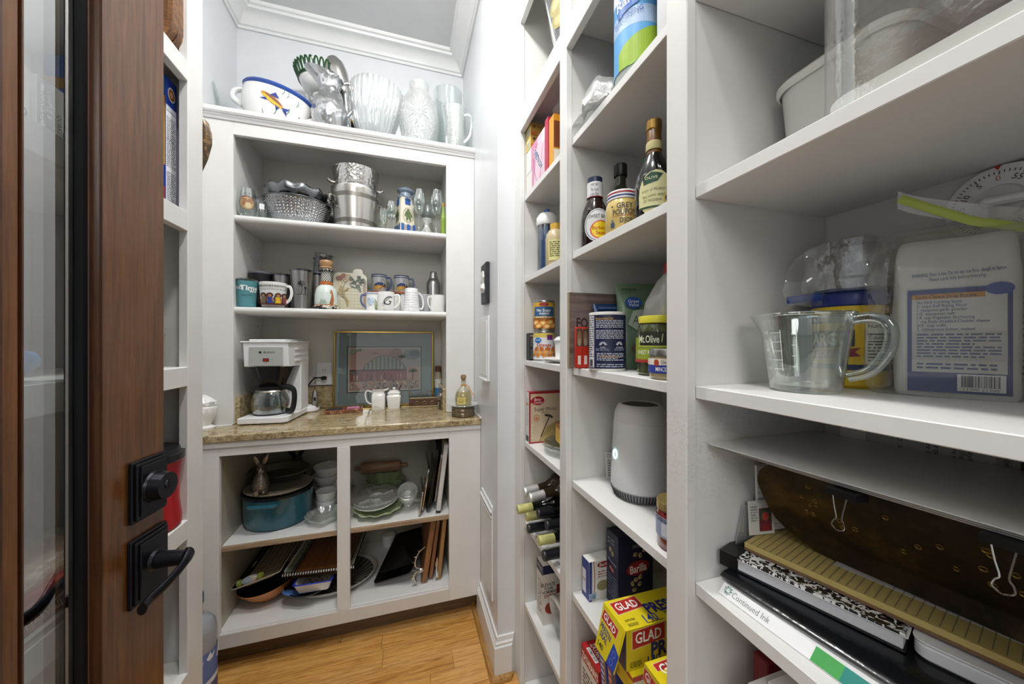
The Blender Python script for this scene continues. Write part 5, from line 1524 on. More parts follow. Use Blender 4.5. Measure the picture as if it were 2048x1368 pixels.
for k in range(3):
    one('white_bowl', ['white bowl at the bottom of the stack behind the dutch oven', 'white bowl in the middle of the stack behind the dutch oven', 'white bowl topmost of the stack behind the dutch oven'][k], 'bowl', lathe([(0, 0.004), (0.032, 0.0), (0.034, 0.004), (0.058, 0.035), (0.068, 0.066), (0.0655, 0.067), (0.055, 0.037), (0.03, 0.008), (0, 0.008)], 40), CER, (-0.388 + 0.004 * k, 2.0, ZM + 0.044 * k), 0, 'white bowls behind the dutch oven')
mb = one('measuring_cup', 'white ceramic measuring cup with an upright loop handle', 'measuring cup', lathe([(0, 0.004), (0.026, 0.0), (0.034, 0.01), (0.040, 0.05), (0.038, 0.05), (0.03, 0.008), (0, 0.008)], 36), CER, (-0.305, 1.93, ZM + 0.030))
obj('handle', tube(curve([(0.0, -0.038, 0.046), (-0.010, -0.050, 0.064), (-0.009, -0.055, 0.092), (0.0, -0.056, 0.101), (0.009, -0.055, 0.092), (0.010, -0.050, 0.064), (0.0, -0.038, 0.046)], 5), 0.004, 8), CER, mb)
one('small_plate', 'stack-height white saucer under the looped measuring cup', 'saucer', lathe([(0, 0), (0.034, 0), (0.036, 0.02), (0.042, 0.0295), (0, 0.0295)], 36), CER, (-0.305, 1.93, ZM))
for k in range(2):
    one('ramekin', ['white fluted ramekin under another behind the leaf dish', 'white fluted ramekin on top, behind the pressed glass leaf dish'][k], 'ramekin', lathe([(0, 0.004), (0.038, 0.0), (0.040, 0.003), (0.044, 0.045), (0.046, 0.05), (0.043, 0.05), (0.036, 0.008), (0, 0.008)], 72, fl=lambda a, r, z, tt: r * (1 + (0.018 * cos(30 * a) if tt < 0.35 else 0))), CER, (-0.356, 1.838, ZM + 0.038 * k))
def leafd(a, r, z, tt):
    return (r * (1 + 0.05 * cos(10 * a) * (r > 0.05)) * (1 + 0.35 * max(0, cos(a - R(250))) ** 8 * (r > 0.06)), z)
t = tag(obj('leaf_dish', lathe([(0, 0.004), (0.05, 0.0), (0.062, 0.006), (0.078, 0.026), (0.082, 0.032), (0.079, 0.033), (0.06, 0.012), (0, 0.008)], 100, 1.05, 0.80, fl=leafd), PRS, None, (-0.335, 1.735, ZM), (0, 0, R(20))), 'pressed glass leaf-shaped dish in front of the ramekins', 'dish')

# base cabinet, left side, lower
ZW = 0.1517
CRM = M('cream_ceramic', 'cfc8b4', 0.22)
t = thing('ribbed_platter', 'very large grey ribbed oval platter lying behind the centre stile', 'platter', (-0.318, 1.805, ZW))
obj('platter_body', lathe([(0, 0.0), (0.10, 0.0), (0.125, 0.006), (0.148, 0.028), (0.150, 0.033), (0.146, 0.034), (0.122, 0.011), (0.10, 0.006), (0, 0.006)], 72, 1.25, 1.0), M('grey_platter_rim', 'b5b1aa', 0.3), t)
obj('dark_well', lathe([(0.136, 0.0262), (0.122, 0.0128), (0.10, 0.0075), (0, 0.0075)], 72, 1.25, 1.0), M('dark_pewter_well', '4c4843', 0.4), t)
rbm = bmesh.new()
for k in range(30):
    a = 2 * pi * k / 30
    tube([(0.06 * 1.25 * cos(a), 0.06 * sin(a), 0.0085), (0.10 * 1.25 * cos(a + 0.2), 0.10 * sin(a + 0.2), 0.0085), (0.134 * 1.25 * cos(a + 0.28), 0.134 * sin(a + 0.28), 0.0255)], 0.0026, 5, rbm)
rbo = obj('swirl_ribs', rbm, M('rib_highlight', '6d6862', 0.35), t); rbo['kind'] = 'stuff'
t = thing('serving_platter', 'black and blue oval platter stacked on the big grey ribbed platter', 'platter', (-0.395, 1.765, ZW + 0.0345))
obj('platter_body', lathe([(0, 0.004), (0.07, 0.0), (0.09, 0.006), (0.113, 0.022), (0.115, 0.026), (0.111, 0.026), (0.088, 0.010), (0, 0.008)], 56, 0.95, 1.2), M('black_platter_glaze', '1a1d25', 0.18), t)
p = Pr()
p.ell(-0.066, -0.085, 0.030, 0.036, '5b7fc4', 0.6).ell(-0.062, -0.088, 0.02, 0.022, '86a4dc', 0.6).ell(0.0, -0.085, 0.04, 0.010, '2f6fa8', 0.1).ell(0.03, -0.075, 0.03, 0.006, '1d4f86', 0.1)
for k in range(5):
    a = k * 2.5
    p.line([(0.035 + 0.007 * cos(a), -0.09 + 0.005 * sin(a)), (0.035, -0.09)], 0.003, 'e8e8e6')
p.put(t, lambda x, y, z: Vector((x, y, 0.0105 + z + 0.014 * max(0, (math.hypot(x / 0.95, y / 1.2) - 0.088) / 0.025))), 'painted_glaze')
t = thing('baking_dish', 'small rectangular white baking dish with a cobalt rim on the blue platter', 'dish', (-0.365, 1.735, ZW + 0.0607), R(-3))
obj('dish_body', loft([[(x, y, z) for x, y in rrect(w_, d_, 0.012, 4)] for w_, d_, z in ((0.118, 0.17, 0), (0.122, 0.174, 0.004), (0.146, 0.20, 0.042), (0.138, 0.192, 0.042), (0.114, 0.166, 0.008))]), CER, t)
obj('cobalt_rim', loft([[(x, y, z) for x, y in rrect(w_, d_, 0.014, 4)] for w_, d_, z in ((0.146, 0.20, 0.040), (0.153, 0.207, 0.043), (0.146, 0.20, 0.0455), (0.137, 0.191, 0.0435))], False, False), M('cobalt_rim_glaze', '2338a0', 0.2), t)
p = Pr(); rnd = random.Random(5)
p.rect(-0.055, -0.08, 0.055, 0.08, 'b9b3ae')
for k in range(40):
    p.ell(rnd.uniform(-0.05, 0.05), rnd.uniform(-0.075, 0.075), rnd.uniform(0.004, 0.012), rnd.uniform(0.002, 0.006), rnd.choice(['6a3a2c', '4a2c28', '8a8f98', '7c4a38', '2f2a30']), rnd.uniform(0, 3), 8)
p.put(t, flat((0, 0, 0.0082), (1, 0, 0), (0, 1, 0)), 'painted_glaze')
# wood-bottom tray with checked edge
t = thing('wood_tray', 'wood-bottomed tray with black dotted rails and olive border, topmost by the centre stile', 'tray', (-0.338, 1.825, ZW + 0.112), R(-4), ry=R(1), rx=R(-2))
TW = wood('tray_brown_wood', '4a2a14', '6f4423', '8d5c33', 'y', 3, 0.35)
obj('tray_floor', bx(-0.105, 0.105, -0.165, 0.165, 0, 0.008, 0.001), TW, t)
BWC = speckle('black_white_dots', '161616', 'e8e6e0', 75, 0.36, 0.25, soft=0.02)
for sx_ in (-1, 1):
    rl = loft([[(sx_ * 0.105 + sx_ * dx, y, z) for dx, z in ((0, 0), (0.004, 0), (0.034, 0.026), (0.030, 0.029), (0, 0.008))] for y in (-0.17, 0.17)])
    ro = obj('rail', rl, BLG, t)
    p = Pr()
    p.rect(-0.168, 0.012, 0.168, 0.034, '8b9384')
    for k in range(15):
        p.ell(-0.155 + 0.022 * k, 0.023, 0.008, 0.005, '4d5c3c', 0.5 * (-1) ** k).ell(-0.155 + 0.022 * k, 0.023, 0.004, 0.003, '9aa27c')
    for k in range(34):
        p.ell(-0.163 + 0.0099 * k, 0.036, 0.004, 0.0035, 'e9e7e0', 0, 8).ell(-0.163 + 0.0099 * k, 0.006, 0.0028, 0.0022, 'c9c6bc', 0, 6)
    f0 = flat((sx_ * 0.1055, 0, 0.0085), (0, -sx_ * 1.0, 0) if sx_ < 0 else (0, 1, 0), (sx_ * 0.030, 0, 0.0205))
    if sx_ < 0:
        f0 = flat((-0.1055, 0, 0.0085), (0, -1, 0), (-0.030, 0, 0.0205))
        # face of the left rail looks to the middle and up: mirror so the print lies on its upper side
        f0 = (lambda g: (lambda x, y, z: g(x, y, -z)))(f0)
    else:
        f0 = (lambda g: (lambda x, y, z: g(x, y, -z)))(f0)
    p.put(ro, f0, 'painted_border')
obj('end_edge', tube([(-0.138 + 0.276 * k / 30, -0.170, 0.020 + 0.0 * k) for k in range(31)], 0.005, 8), M('white_edge', 'e3e1da', 0.3), t)
ed = bmesh.new()
for k in range(28):
    bx(-0.134 + 0.0098 * k, -0.1295 + 0.0098 * k, -0.1765, -0.1635, 0.0145, 0.0255, 0, 1, ed)
eo = obj('black_dashes', ed, BLK, t); eo['kind'] = 'stuff'
obj('end_wall', bx(-0.128, 0.128, -0.170, -0.164, 0.0, 0.018, 0.001), BLG, t)
# orange bowl and cream checked tray
t = thing('orange_bowl', 'orange bowl with black polka-dot inside, under the cream tray', 'bowl', (-0.562, 1.772, ZW + 0.004), ry=R(-7))
obj('bowl_outside', lathe([(0, 0.002), (0.04, 0.0), (0.045, 0.003), (0.085, 0.035), (0.112, 0.072), (0.110, 0.073)], 56), speckle('orange_speckled_glaze', 'c2762f', '2a1a10', 26, 0.33, 0.25, soft=0.015), t)
obj('bowl_inside', lathe([(0.110, 0.0735), (0.083, 0.040), (0.045, 0.009), (0, 0.008)], 56), speckle('black_dotted_glaze', '0f0f10', 'b9722c', 42, 0.31, 0.2, soft=0.01), t)
t = thing('ceramic_tray', 'cream checked ceramic tray with black dotted border, tilted over the orange bowl', 'tray', (-0.570, 1.832, ZW + 0.118), R(-2), ry=R(-15))
def trs(w_, d_):
    out = []
    for x, y in rrect(w_, d_, 0.02, 4):
        out.append((x * (1 + 0.04 * sin(y * 60)), y * (1 + 0.012 * sin(x * 80))))
    return out
obj('tray_body', loft([[(x, y, z) for x, y in trs(w_, d_)] for w_, d_, z in ((0.125, 0.28, 0), (0.13, 0.285, 0.003), (0.185, 0.345, 0.020), (0.186, 0.346, 0.024), (0.182, 0.342, 0.024), (0.128, 0.283, 0.006))]), MATS['cream_ceramic'], t)
p = Pr()
p.rect(-0.062, -0.14, 0.062, 0.14, 'a39b83')
for k in range(5):
    p.line([(-0.05 + 0.025 * k, -0.14), (-0.05 + 0.025 * k, 0.14)], 0.0025 if k % 2 else 0.005, '6b6848')
for k in range(10):
    p.line([(-0.062, -0.125 + 0.028 * k), (0.062, -0.125 + 0.028 * k)], 0.005 if k % 2 else 0.002, '6b6848')
p.put(t, flat((0, 0, 0.0062), (1, 0, 0), (0, 1, 0)), 'painted_check')
BD = loft([[(x, y, z) for x, y in trs(w_, d_)] for w_, d_, z in ((0.129, 0.284, 0.0068), (0.181, 0.341, 0.0246))], False, False)
obj('dotted_border', BD, speckle('black_white_polka', '121212', 'd9d5c8', 60, 0.34, 0.25, soft=0.02), t)
cp = lathe([(0, -0.045), (0.010, -0.042), (0.012, -0.034), (0.007, -0.027), (0.013, -0.02), (0.016, 0), (0.013, 0.02), (0.007, 0.027), (0.012, 0.034), (0.010, 0.042), (0, 0.045)], 24)
obj('handle_roll', xf(lathe([(0.006, -0.03), (0.012, -0.022), (0.0155, 0), (0.012, 0.022), (0.006, 0.03)], 24), (-0.02, -0.160, 0.032), (0, R(90), 0)), speckle('pale_blue_check', '9fb3c4', 'c9b9a4', 50, 0.45, 0.2), t, label='pale blue roll handle')
for sg in (-1, 1):
    obj('handle_knob', xf(lathe([(0.005, -0.010), (0.012, -0.007), (0.0135, 0), (0.011, 0.008), (0.004, 0.012), (0, 0.0125)], 20), (-0.02 + sg * 0.038, -0.160, 0.032), (0, R(90) * sg, 0)), speckle('lime_dotted_glaze', '8a9a3a', 'd9dcae', 110, 0.36, 0.2), t, label='lime green dotted knob')

# ---------------------------------------------------------------- base cabinet, right side, upper
def leafp(n, amp, zamp):
    return lambda a, r, z, tt: (r * (1 + amp * cos(n * a) * (r > 0.06) + 0.02 * cos(3 * a)), z + zamp * cos(n * a + 1) * (r > 0.08))
LEAF = M('cabbage_green_glaze', 'a9b68e', 0.22, nb=0.4, ns=30)
one('leaf_plate', 'pale green cabbage-leaf plate under the white and glass dishes', 'plate', lathe([(0, 0.004), (0.06, 0.0), (0.07, 0.004), (0.098, 0.018), (0.108, 0.026), (0.106, 0.028), (0.07, 0.009), (0, 0.008)], 120, fl=leafp(11, 0.05, 0.004)), LEAF, (-0.116, 1.735, ZM + 0.0035))
one('white_plate', 'shallow white dish between the green leaf plate and the glass relish dish', 'dish', lathe([(0, 0.003), (0.05, 0.0), (0.065, 0.006), (0.098, 0.030), (0.097, 0.032), (0.06, 0.010), (0, 0.007)], 56), CER, (-0.128, 1.752, ZM + 0.020), rx=R(3), ry=R(-3))
t = thing('relish_dish', 'divided pressed glass relish dish topmost on the green leaf plate', 'dish', (-0.128, 1.752, ZM + 0.0535), rx=R(3), ry=R(-3))
obj('dish_body', lathe([(0, 0.003), (0.06, 0.0), (0.085, 0.006), (0.101, 0.014), (0.099, 0.017), (0.08, 0.010), (0, 0.006)], 120, fl=lambda a, r, z, tt: r * (1 + 0.025 * cos(36 * a) * (r > 0.08))), PRS, t)
obj('centre_well', lathe([(0.030, 0.006), (0.033, 0.016), (0.031, 0.016), (0.028, 0.006)], 36), CUT, t)
for k in range(4):
    a = k * pi / 2 + 0.5
    obj('divider', xf(bx(0.033, 0.082, -0.0015, 0.0015, 0.006, 0.014), (0, 0, 0), (0, 0, a)), CUT, t)
one('leaf_bowl', 'green leaf bowl at the back under the rolling pin', 'bowl', lathe([(0, 0.004), (0.05, 0.0), (0.06, 0.006), (0.092, 0.05), (0.096, 0.062), (0.093, 0.063), (0.06, 0.014), (0, 0.010)], 110, fl=leafp(9, 0.06, 0.006)), M('dark_leaf_glaze', '7b8862', 0.25, nb=0.4, ns=30), (-0.100, 1.968, ZM + 0.006))
t = thing('rolling_pin', 'wooden rolling pin lying across the back of the right compartment', 'rolling pin', (-0.125, 2.035, ZM + 0.107), rz=R(-1))
RPW = wood('rolling_pin_wood', '6a4a34', '8f6a4e', 'a98264', 'x', 4, 0.5)
obj('roller', xf(lathe([(0, -0.10), (0.026, -0.10), (0.0285, -0.094), (0.0285, 0.094), (0.026, 0.10), (0, 0.10)], 28), rot=(0, R(90), 0)), RPW, t)
for sg in (-1, 1):
    obj('handle', xf(lathe([(0.008, 0), (0.009, 0.01), (0.0105, 0.022), (0.009, 0.034), (0, 0.036)], 16), (sg * 0.10, 0, 0), (0, R(90) * sg, 0)), RPW, t)
one('glass_goblet', 'ribbed clear glass bowl tipped towards the room by the upright trays', 'bowl', lathe([(0, 0.004), (0.024, 0.0), (0.026, 0.006), (0.022, 0.02), (0.036, 0.045), (0.046, 0.085), (0.045, 0.105), (0.043, 0.105), (0.034, 0.047), (0, 0.026)], 96, fl=lambda a, r, z, tt: r * (1 + 0.02 * cos(32 * a) * (z > 0.02))), PRS, (0.012, 1.755, ZM + 0.016), rx=R(38))
def upright(name, label, cat, x, y, d, h, th, mat, lean, z, rad=0.02, yoff=0.0, group=None):
    b = prism(rrect(d, h, rad, 5), -th / 2, th / 2, min(0.002, th * 0.3))
    b = xf(b, (0, 0, h / 2), (R(90), 0, R(90)))
    return one(name, label, cat, b, mat, (x, y, z + (th / 2) * abs(sin(R(lean)))), ry=R(lean), group=group)
PSIL = M('polished_tray_silver', 'c9c6c2', 0.12, 1.0)
upright('silver_tray', 'short polished silver tray standing on edge, nearest the tipped glass bowl', 'tray', 0.060, 1.72, 0.20, 0.115, 0.007, PSIL, 9, ZM)
upright('silver_tray', 'tall polished silver tray standing on edge behind the short silver tray', 'tray', 0.075, 1.80, 0.28, 0.205, 0.008, PSIL, 9, ZM)
upright('black_tray', 'black tray standing on edge between the silver trays', 'tray', 0.098, 1.80, 0.32, 0.31, 0.010, BLG, 9, ZM, 0.04)
upright('black_tray', 'thin black platter standing beside the scalloped silver tray', 'tray', 0.112, 1.82, 0.30, 0.325, 0.006, M('dark_platter', '2a2a2c', 0.3), 8, ZM, 0.06)
pts = [(x * (1 + 0.05 * cos(10 * math.atan2(y, x))), y * (1 + 0.05 * cos(10 * math.atan2(y, x)))) for x, y in rrect(0.29, 0.30, 0.09, 10)]
one('scalloped_tray', 'wavy-edged silver tray standing on edge beside the white marble board', 'tray', xf(prism(pts, -0.004, 0.004, 0.001), (0, 0, 0.157), (R(90), 0, R(90))), M('satin_tray', '9d9d9f', 0.25, 1.0), (0.127, 1.80, ZM), ry=R(8))
t = upright('marble_board', 'white marble board with dark edge standing at the right of the compartment', 'board', 0.146, 1.775, 0.28, 0.315, 0.020, M('white_marble', 'd4d3d1', 0.2, nb=0.05, ns=20), 7, ZM, 0.006)
obj('dark_corner', bx(-0.0104, 0.0104, -0.1404, -0.128, 0.0005, 0.012, 0.001), M('dark_rubber', '2c2b2a', 0.6), t)

# base cabinet, right side, lower
one('white_jar', 'small white jar at the dark back corner behind the black stacked trays', 'jar', lathe([(0, 0.003), (0.03, 0.0), (0.034, 0.005), (0.036, 0.05), (0.030, 0.058), (0, 0.06)], 32), CER, (-0.085, 2.03, ZW))
SLT = M('hammered_black_metal', '1b1a19', 0.22, 0.6, nb=0.5, ns=45)
for k in range(4):
    pts = rrect(0.17, 0.33, 0.02, 4)
    b = loft([[(x * s_, y * s_, z) for x, y in pts] for s_, z in ((0.86, 0.0), (0.88, 0.002), (1.0, 0.014), (0.985, 0.0155), (0.87, 0.0045))])
    crumple(b, 0.004, 30, k)
    one('black_metal_tray', ['lowest of the four black metal trays stacked left of the wooden boards', 'second black metal tray up in the stack left of the wooden boards', 'third black metal tray up in the stack left of the wooden boards', 'topmost black metal tray of the stack left of the wooden boards'][k], 'tray', b, SLT, (-0.018 + 0.007 * k, 1.83 - 0.005 * k, ZW + 0.027 + 0.0165 * k), R(-13), 'stacked black metal trays', ry=R(-14))
BW1 = wood('bark_board_wood', '5a3a22', '8a5c38', 'a97c50', 'z', 3, 0.45)
BW2 = wood('light_board_wood', '8a6238', 'ab8150', 'c29a68', 'z', 3, 0.4)
b1 = upright('wood_board', 'dark wooden board with a silver antler handle, standing beside the black trays', 'board', 0.083, 1.80, 0.30, 0.285, 0.024, BW1, 9, ZW, 0.012)
an = curve([(-0.024, -0.150, 0.07), (-0.050, -0.162, 0.085), (-0.056, -0.162, 0.115), (-0.046, -0.162, 0.148), (-0.022, -0.156, 0.170)], 6)
ab = tube(an, [0.004 - 0.002 * i / len(an) for i in range(len(an))], 8)
for f in (4, 9, 14, 19):
    q = an[min(f, len(an) - 1)]
    tube([q, q + Vector((-0.012, -0.004, 0.010 if f < 12 else 0.006))], [0.003, 0.001], 6, ab)
tube(curve([(-0.020, -0.152, 0.062), (-0.046, -0.160, 0.058), (-0.052, -0.160, 0.035), (-0.036, -0.156, 0.010)], 5), 0.0034, 8, ab)
for dx, dz in ((-0.055, 0.045), (-0.058, 0.03), (-0.05, 0.018), (-0.058, 0.066)):
    tube([(dx + 0.008, -0.160, dz), (dx - 0.006, -0.162, dz + 0.002)], [0.003, 0.001], 6, ab)
join(ab, lathe([(0, -0.012), (0.010, -0.008), (0.012, 0), (0.008, 0.008), (0, 0.012)], 12), Matrix.Translation((-0.022, -0.154, 0.066)) @ Matrix.Rotation(R(90), 4, 'Y'))
obj('antler_handle', ab, SIL, b1, label='silver antler-shaped handle')
upright('wood_board', 'middle wooden board with rough bark edge, between the two outer boards', 'board', 0.112, 1.81, 0.30, 0.29, 0.016, BW1, 8, ZW, 0.03)
b3 = upright('wood_board', 'pale wooden board with silver mount, rightmost of the standing boards', 'board', 0.150, 1.80, 0.29, 0.29, 0.018, BW2, 6, ZW, 0.012)
obj('silver_mount', crumple(xf(lathe([(0, -0.05), (0.007, -0.045), (0.009, -0.02), (0.006, 0.0), (0.009, 0.02), (0.004, 0.05), (0, 0.052)], 14), (-0.015, -0.149, 0.062), (R(6), R(-6), 0)), 0.004, 80, 6), SIL, b3, label='silver mount on the front edge')
# ---------------------------------------------------------------- left shelves beside and behind the door
WBK = wood('bentwood_brown', '3a2411', '6b4524', '94683c', 'x', 5, 0.35)
for k, (yy, lab) in enumerate(((1.052, 'nearest the shelf end'), (1.022, 'in the middle of the three'), (0.992, 'nearest the white scalloped bowl'))):
    b = loft([[(x * s_, z_, y * s_) for x, y in rrect(0.27, 0.36, 0.06, 6)] for s_, z_ in ((1.0, 0.012), (1.0, -0.010), (0.93, -0.010), (0.86, 0.006))])
    one('wood_tray', 'brown bentwood tray standing on edge on the left shelves, ' + lab, 'tray', xf(b, (0, 0, 0.18)), WBK, (-0.648 + 0.004 * k, yy, 1.9372), rx=R(-2))
t = one('scalloped_bowl', 'white scalloped bowl high on the left shelves beside the wood trays', 'bowl', lathe([(0, 0.004), (0.05, 0.0), (0.055, 0.006), (0.075, 0.05), (0.09, 0.16), (0.086, 0.16), (0.07, 0.05), (0, 0.012)], 90, fl=lambda a, r, z, tt: r * (1 + 0.04 * cos(18 * a) * (z > 0.02))), CER, (-0.600, 0.885, 1.9372))
# cereal box
p1 = Pr(); p1.rect(0, 0, 0.21, 0.31, '1b45b0').rect(0, 0.20, 0.21, 0.262, 'd9a31f').rect(0, 0.10, 0.21, 0.20, 'e7b82e').rect(0.15, 0.05, 0.205, 0.075, 'e9e9ec').rect(0.17, 0.01, 0.21, 0.05, 'b0472e').rect(0, 0.262, 0.21, 0.31, '2c86d6').text('CEREAL'[:1] + ' ', 0.1, 0.2, 0.01, '1b45b0')
p2 = Pr(); p2.rect(0, 0, 0.042, 0.31, '2046b4').rect(0.002, 0.012, 0.040, 0.245, 'e9eaee').para(0.005, 0.10, 0.037, 0.22, 26, '6c6f78', 4).rect(0.004, 0.232, 0.038, 0.2335, '333333').rect(0.004, 0.165, 0.038, 0.166, '333333').para(0.005, 0.02, 0.037, 0.09, 14, '888a90', 6)
p2.ell(0.022, 0.276, 0.014, 0.017, 'f0ece4').ell(0.022, 0.276, 0.011, 0.013, 'c06a28').ell(0.022, 0.276, 0.006, 0.007, 'e8c9a0')
carton('cereal_box', 'tall blue and yellow cereal box on the left shelves beside the door', 'box', (-0.640, 1.037, 1.5764), (0.21, 0.042, 0.31), M('blue_carton', '1b45b0', 0.4), {'-y': p1, '+x': p2})
# stacked tin, canister
t = thing('food_tin', 'small cream ribbed tin on the left shelves beside the door edge', 'tin', (-0.583, 1.025, 1.2032))
obj('tin_body', lathe([(0, 0), (0.036, 0), (0.038, 0.003)] + [(0.037 + 0.001 * (k % 2), 0.008 + 0.006 * k) for k in range(12)] + [(0.038, 0.086), (0, 0.086)], 36), M('cream_tin', 'b3aa8c', 0.4), t)
obj('tin_lid', lathe([(0.0385, 0.080), (0.039, 0.092), (0.036, 0.093), (0, 0.091)], 36), M('cream_lid', 'cfc9b4', 0.4), t)
t = thing('coffee_canister', 'red plastic canister with black lid on the left shelves beside the door edge', 'canister', (-0.574, 0.995, 0.8352))
obj('canister_body', lathe([(0, 0.003), (0.068, 0.0), (0.073, 0.006), (0.0735, 0.02), (0.069, 0.06), (0.069, 0.11), (0.073, 0.145), (0.076, 0.158), (0, 0.158)], 48), M('red_plastic', 'a80c18', 0.3), t)
obj('canister_lid', lathe([(0.076, 0.155), (0.079, 0.158), (0.079, 0.172), (0.072, 0.174), (0.070, 0.182), (0.060, 0.184), (0, 0.180)], 48), M('black_lid_plastic', '16171a', 0.3), t)
# paddle-like carved tray on the end of the left shelves
t = thing('carved_tray', 'carved dark wooden tray hung on the end panel of the left shelves', 'tray', (-0.657, 1.112, 1.766))
pts = [(0.167, 0.045), (0.160, 0.075), (0.140, 0.10), (0.10, 0.12), (0, 0.13), (-0.1, 0.12), (-0.16, 0.07), (-0.16, -0.05), (-0.1, -0.10), (0, -0.11), (0.09, -0.105), (0.14, -0.07), (0.158, -0.02), (0.167, 0.02)]
obj('tray_body', xf(prism(pts, -0.013, 0.013, 0.004), rot=(R(90), 0, 0)), speckle('carved_dark_brown', '4a3620', '9a7c52', 55, 0.4, 0.4, soft=0.12), t)
# vodka bottle on the floor
t = thing('vodka_bottle', 'frosted grey bottle with a blue goose label on the floor by the base cabinet', 'bottle', (-0.672, 1.44, 0.0005))
obj('bottle_body', lathe([(0, 0.004), (0.046, 0.0), (0.050, 0.006), (0.052, 0.28), (0.049, 0.305), (0.036, 0.325), (0.018, 0.338), (0.015, 0.35), (0.015, 0.395), (0, 0.395)], 40), M('frosted_grey_glass', '9a9ea6', 0.4), t)
obj('bottle_cap', lathe([(0.016, 0.375), (0.0175, 0.378), (0.0175, 0.41), (0, 0.412)], 24), M('blue_cap', '2c3f77', 0.3), t)
p = Pr()
p.rect(-0.16, 0.13, 0.16, 0.225, '6278b4').rect(-0.16, 0.075, 0.16, 0.13, '8a93a8').rect(-0.16, 0.085, 0.16, 0.12, '4d5a86')
for k in range(3):
    x = -0.03 + 0.035 * k; y = 0.19 + 0.014 * (k % 2)
    p.poly([(x, y), (x + 0.012, y + 0.020), (x + 0.015, y + 0.006), (x + 0.028, y + 0.014), (x + 0.02, y - 0.004), (x + 0.008, y - 0.008)], 'eef0f4')
p.text('GREY', -0.02, 0.102, 0.016, '2e3142', bold=0.0).text('GOOSE', 0.035, 0.080, 0.014, '2e3142', bold=0.0).text('VODKA', 0.03, 0.055, 0.012, '3c3f50', bold=0).poly([(-0.05, 0.118), (0.06, 0.145), (0.05, 0.125), (-0.04, 0.105)], 'dfe3ea')
p.put(t, wrap(0.0522, toeye((-0.672, 1.44)) + 0.35), cut=0.008)
# behind the door pane
for k, (yy, lab) in enumerate(((0.726, 'nearer the hutch'), (0.660, 'nearer the door hinge'))):
    p = Pr()
    p.rect(0, 0, 0.055, 0.082, 'e4e1d8').rect(0, 0, 0.028, 0.082, '83898f')
    p.text('MAPLE &', 0.019, 0.046, 0.0075, 'e8e8e8', rot=-pi / 2).text('BROWN SUGAR', 0.009, 0.041, 0.0075, 'e8e8e8', w=0.062, rot=-pi / 2)
    p.text('QUAKER', 0.035, 0.024, 0.0068, '4a4d54', rot=-pi / 2, w=0.036, bold=0.0).ell(0.046, 0.014, 0.006, 0.008, '6a6d74').ell(0.046, 0.016, 0.003, 0.004, 'e4e1d8')
    q = {'+x': p}
    # printed with its long edge towards the wall
    carton('oatmeal_box', 'cream and grey oatmeal box behind the door pane, the one ' + lab, 'box', (-0.605, yy, 1.5764), (0.17, 0.055, 0.082), CARD, q)
p = Pr(); p.rect(0, 0, 0.03, 0.10, '3f6dab').ring(0.015, 0.028, 0.009, 0.011, 0.003, 'dfe4ea')
carton('snack_box', 'slim blue box behind the door pane, right of the oatmeal boxes', 'box', (-0.605, 0.776, 1.5764), (0.17, 0.03, 0.10), M('blue_snack_carton', '3f6dab', 0.4), {'+x': p})
one('yellow_packet', 'small yellow packet squeezed between the two oatmeal boxes', 'packet', pouch_bm(0.012, 0.10, 0.11, 20, 8, 5, 0.003), M('yellow_packet', 'd6c27a', 0.4), (-0.60, 0.6925, 1.5764))
one('blue_bag', 'blue plastic snack bag lying behind the door pane', 'bag', crumple(xf(lathe([(0, -0.085), (0.02, -0.082), (0.030, -0.05), (0.036, 0.0), (0.030, 0.05), (0.018, 0.082), (0, 0.085)], 28, 1.3, 0.72), (0, 0, 0.027), (R(90), 0, 0)), 0.008, 40, 3), M('blue_bag_plastic', '4f8ec4', 0.25), (-0.565, 0.655, 1.2035))
one('foil_bag', 'crumpled silver foil bag standing behind the blue snack bag', 'bag', pouch_bm(0.055, 0.20, 0.115, 30, 12, 6, 0.014), M('silver_foil', 'd0d0cc', 0.2, 1.0, nb=0.6, ns=30), (-0.685, 0.74, 1.2035))
t = thing('bread_bag', 'loaf in a clear and red bag behind the door pane', 'bread', (-0.60, 0.735, 0.8352))
obj('loaf', crumple(xf(lathe([(0, -0.13), (0.035, -0.125), (0.05, -0.09), (0.052, 0), (0.05, 0.09), (0.035, 0.125), (0, 0.13)], 24, 1.0, 0.8), (0, 0, 0.046), (R(90), 0, 0)), 0.006, 30, 2), M('brown_bread', '9a7a58', 0.6), t)
obj('bag_film', crumple(xf(lathe([(0, -0.15), (0.045, -0.135), (0.055, -0.09), (0.057, 0), (0.055, 0.09), (0.03, 0.14), (0.012, 0.17), (0, 0.172)], 24, 1.0, 0.8), (0, 0, 0.048), (R(90), 0, 0)), 0.005, 40, 7), FILM, t)
t = thing('roll_bag', 'red bag of rolls lettered Hawaiian at the front edge behind the door pane', 'bread', (-0.535, 0.72, 0.8352))
rbm = crumple(xf(lathe([(0, -0.13), (0.024, -0.125), (0.031, -0.08), (0.033, 0), (0.031, 0.08), (0.02, 0.125), (0, 0.13)], 24, 0.9, 0.75), (0, 0, 0.025), (R(90), 0, 0)), 0.005, 40, 9)
obj('bag_body', rbm, M('red_bag_plastic', '96281e', 0.22), t)
p = Pr(); p.rect(-0.09, 0.0, 0.05, 0.006, 'e8e4de').text('HAWAIIAN', -0.02, 0.018, 0.011, 'e6d0c0', w=0.075)
p.put(t, flat((0.0345, 0, 0.012), (0, 1, 0), (-0.25, 0, 1)))
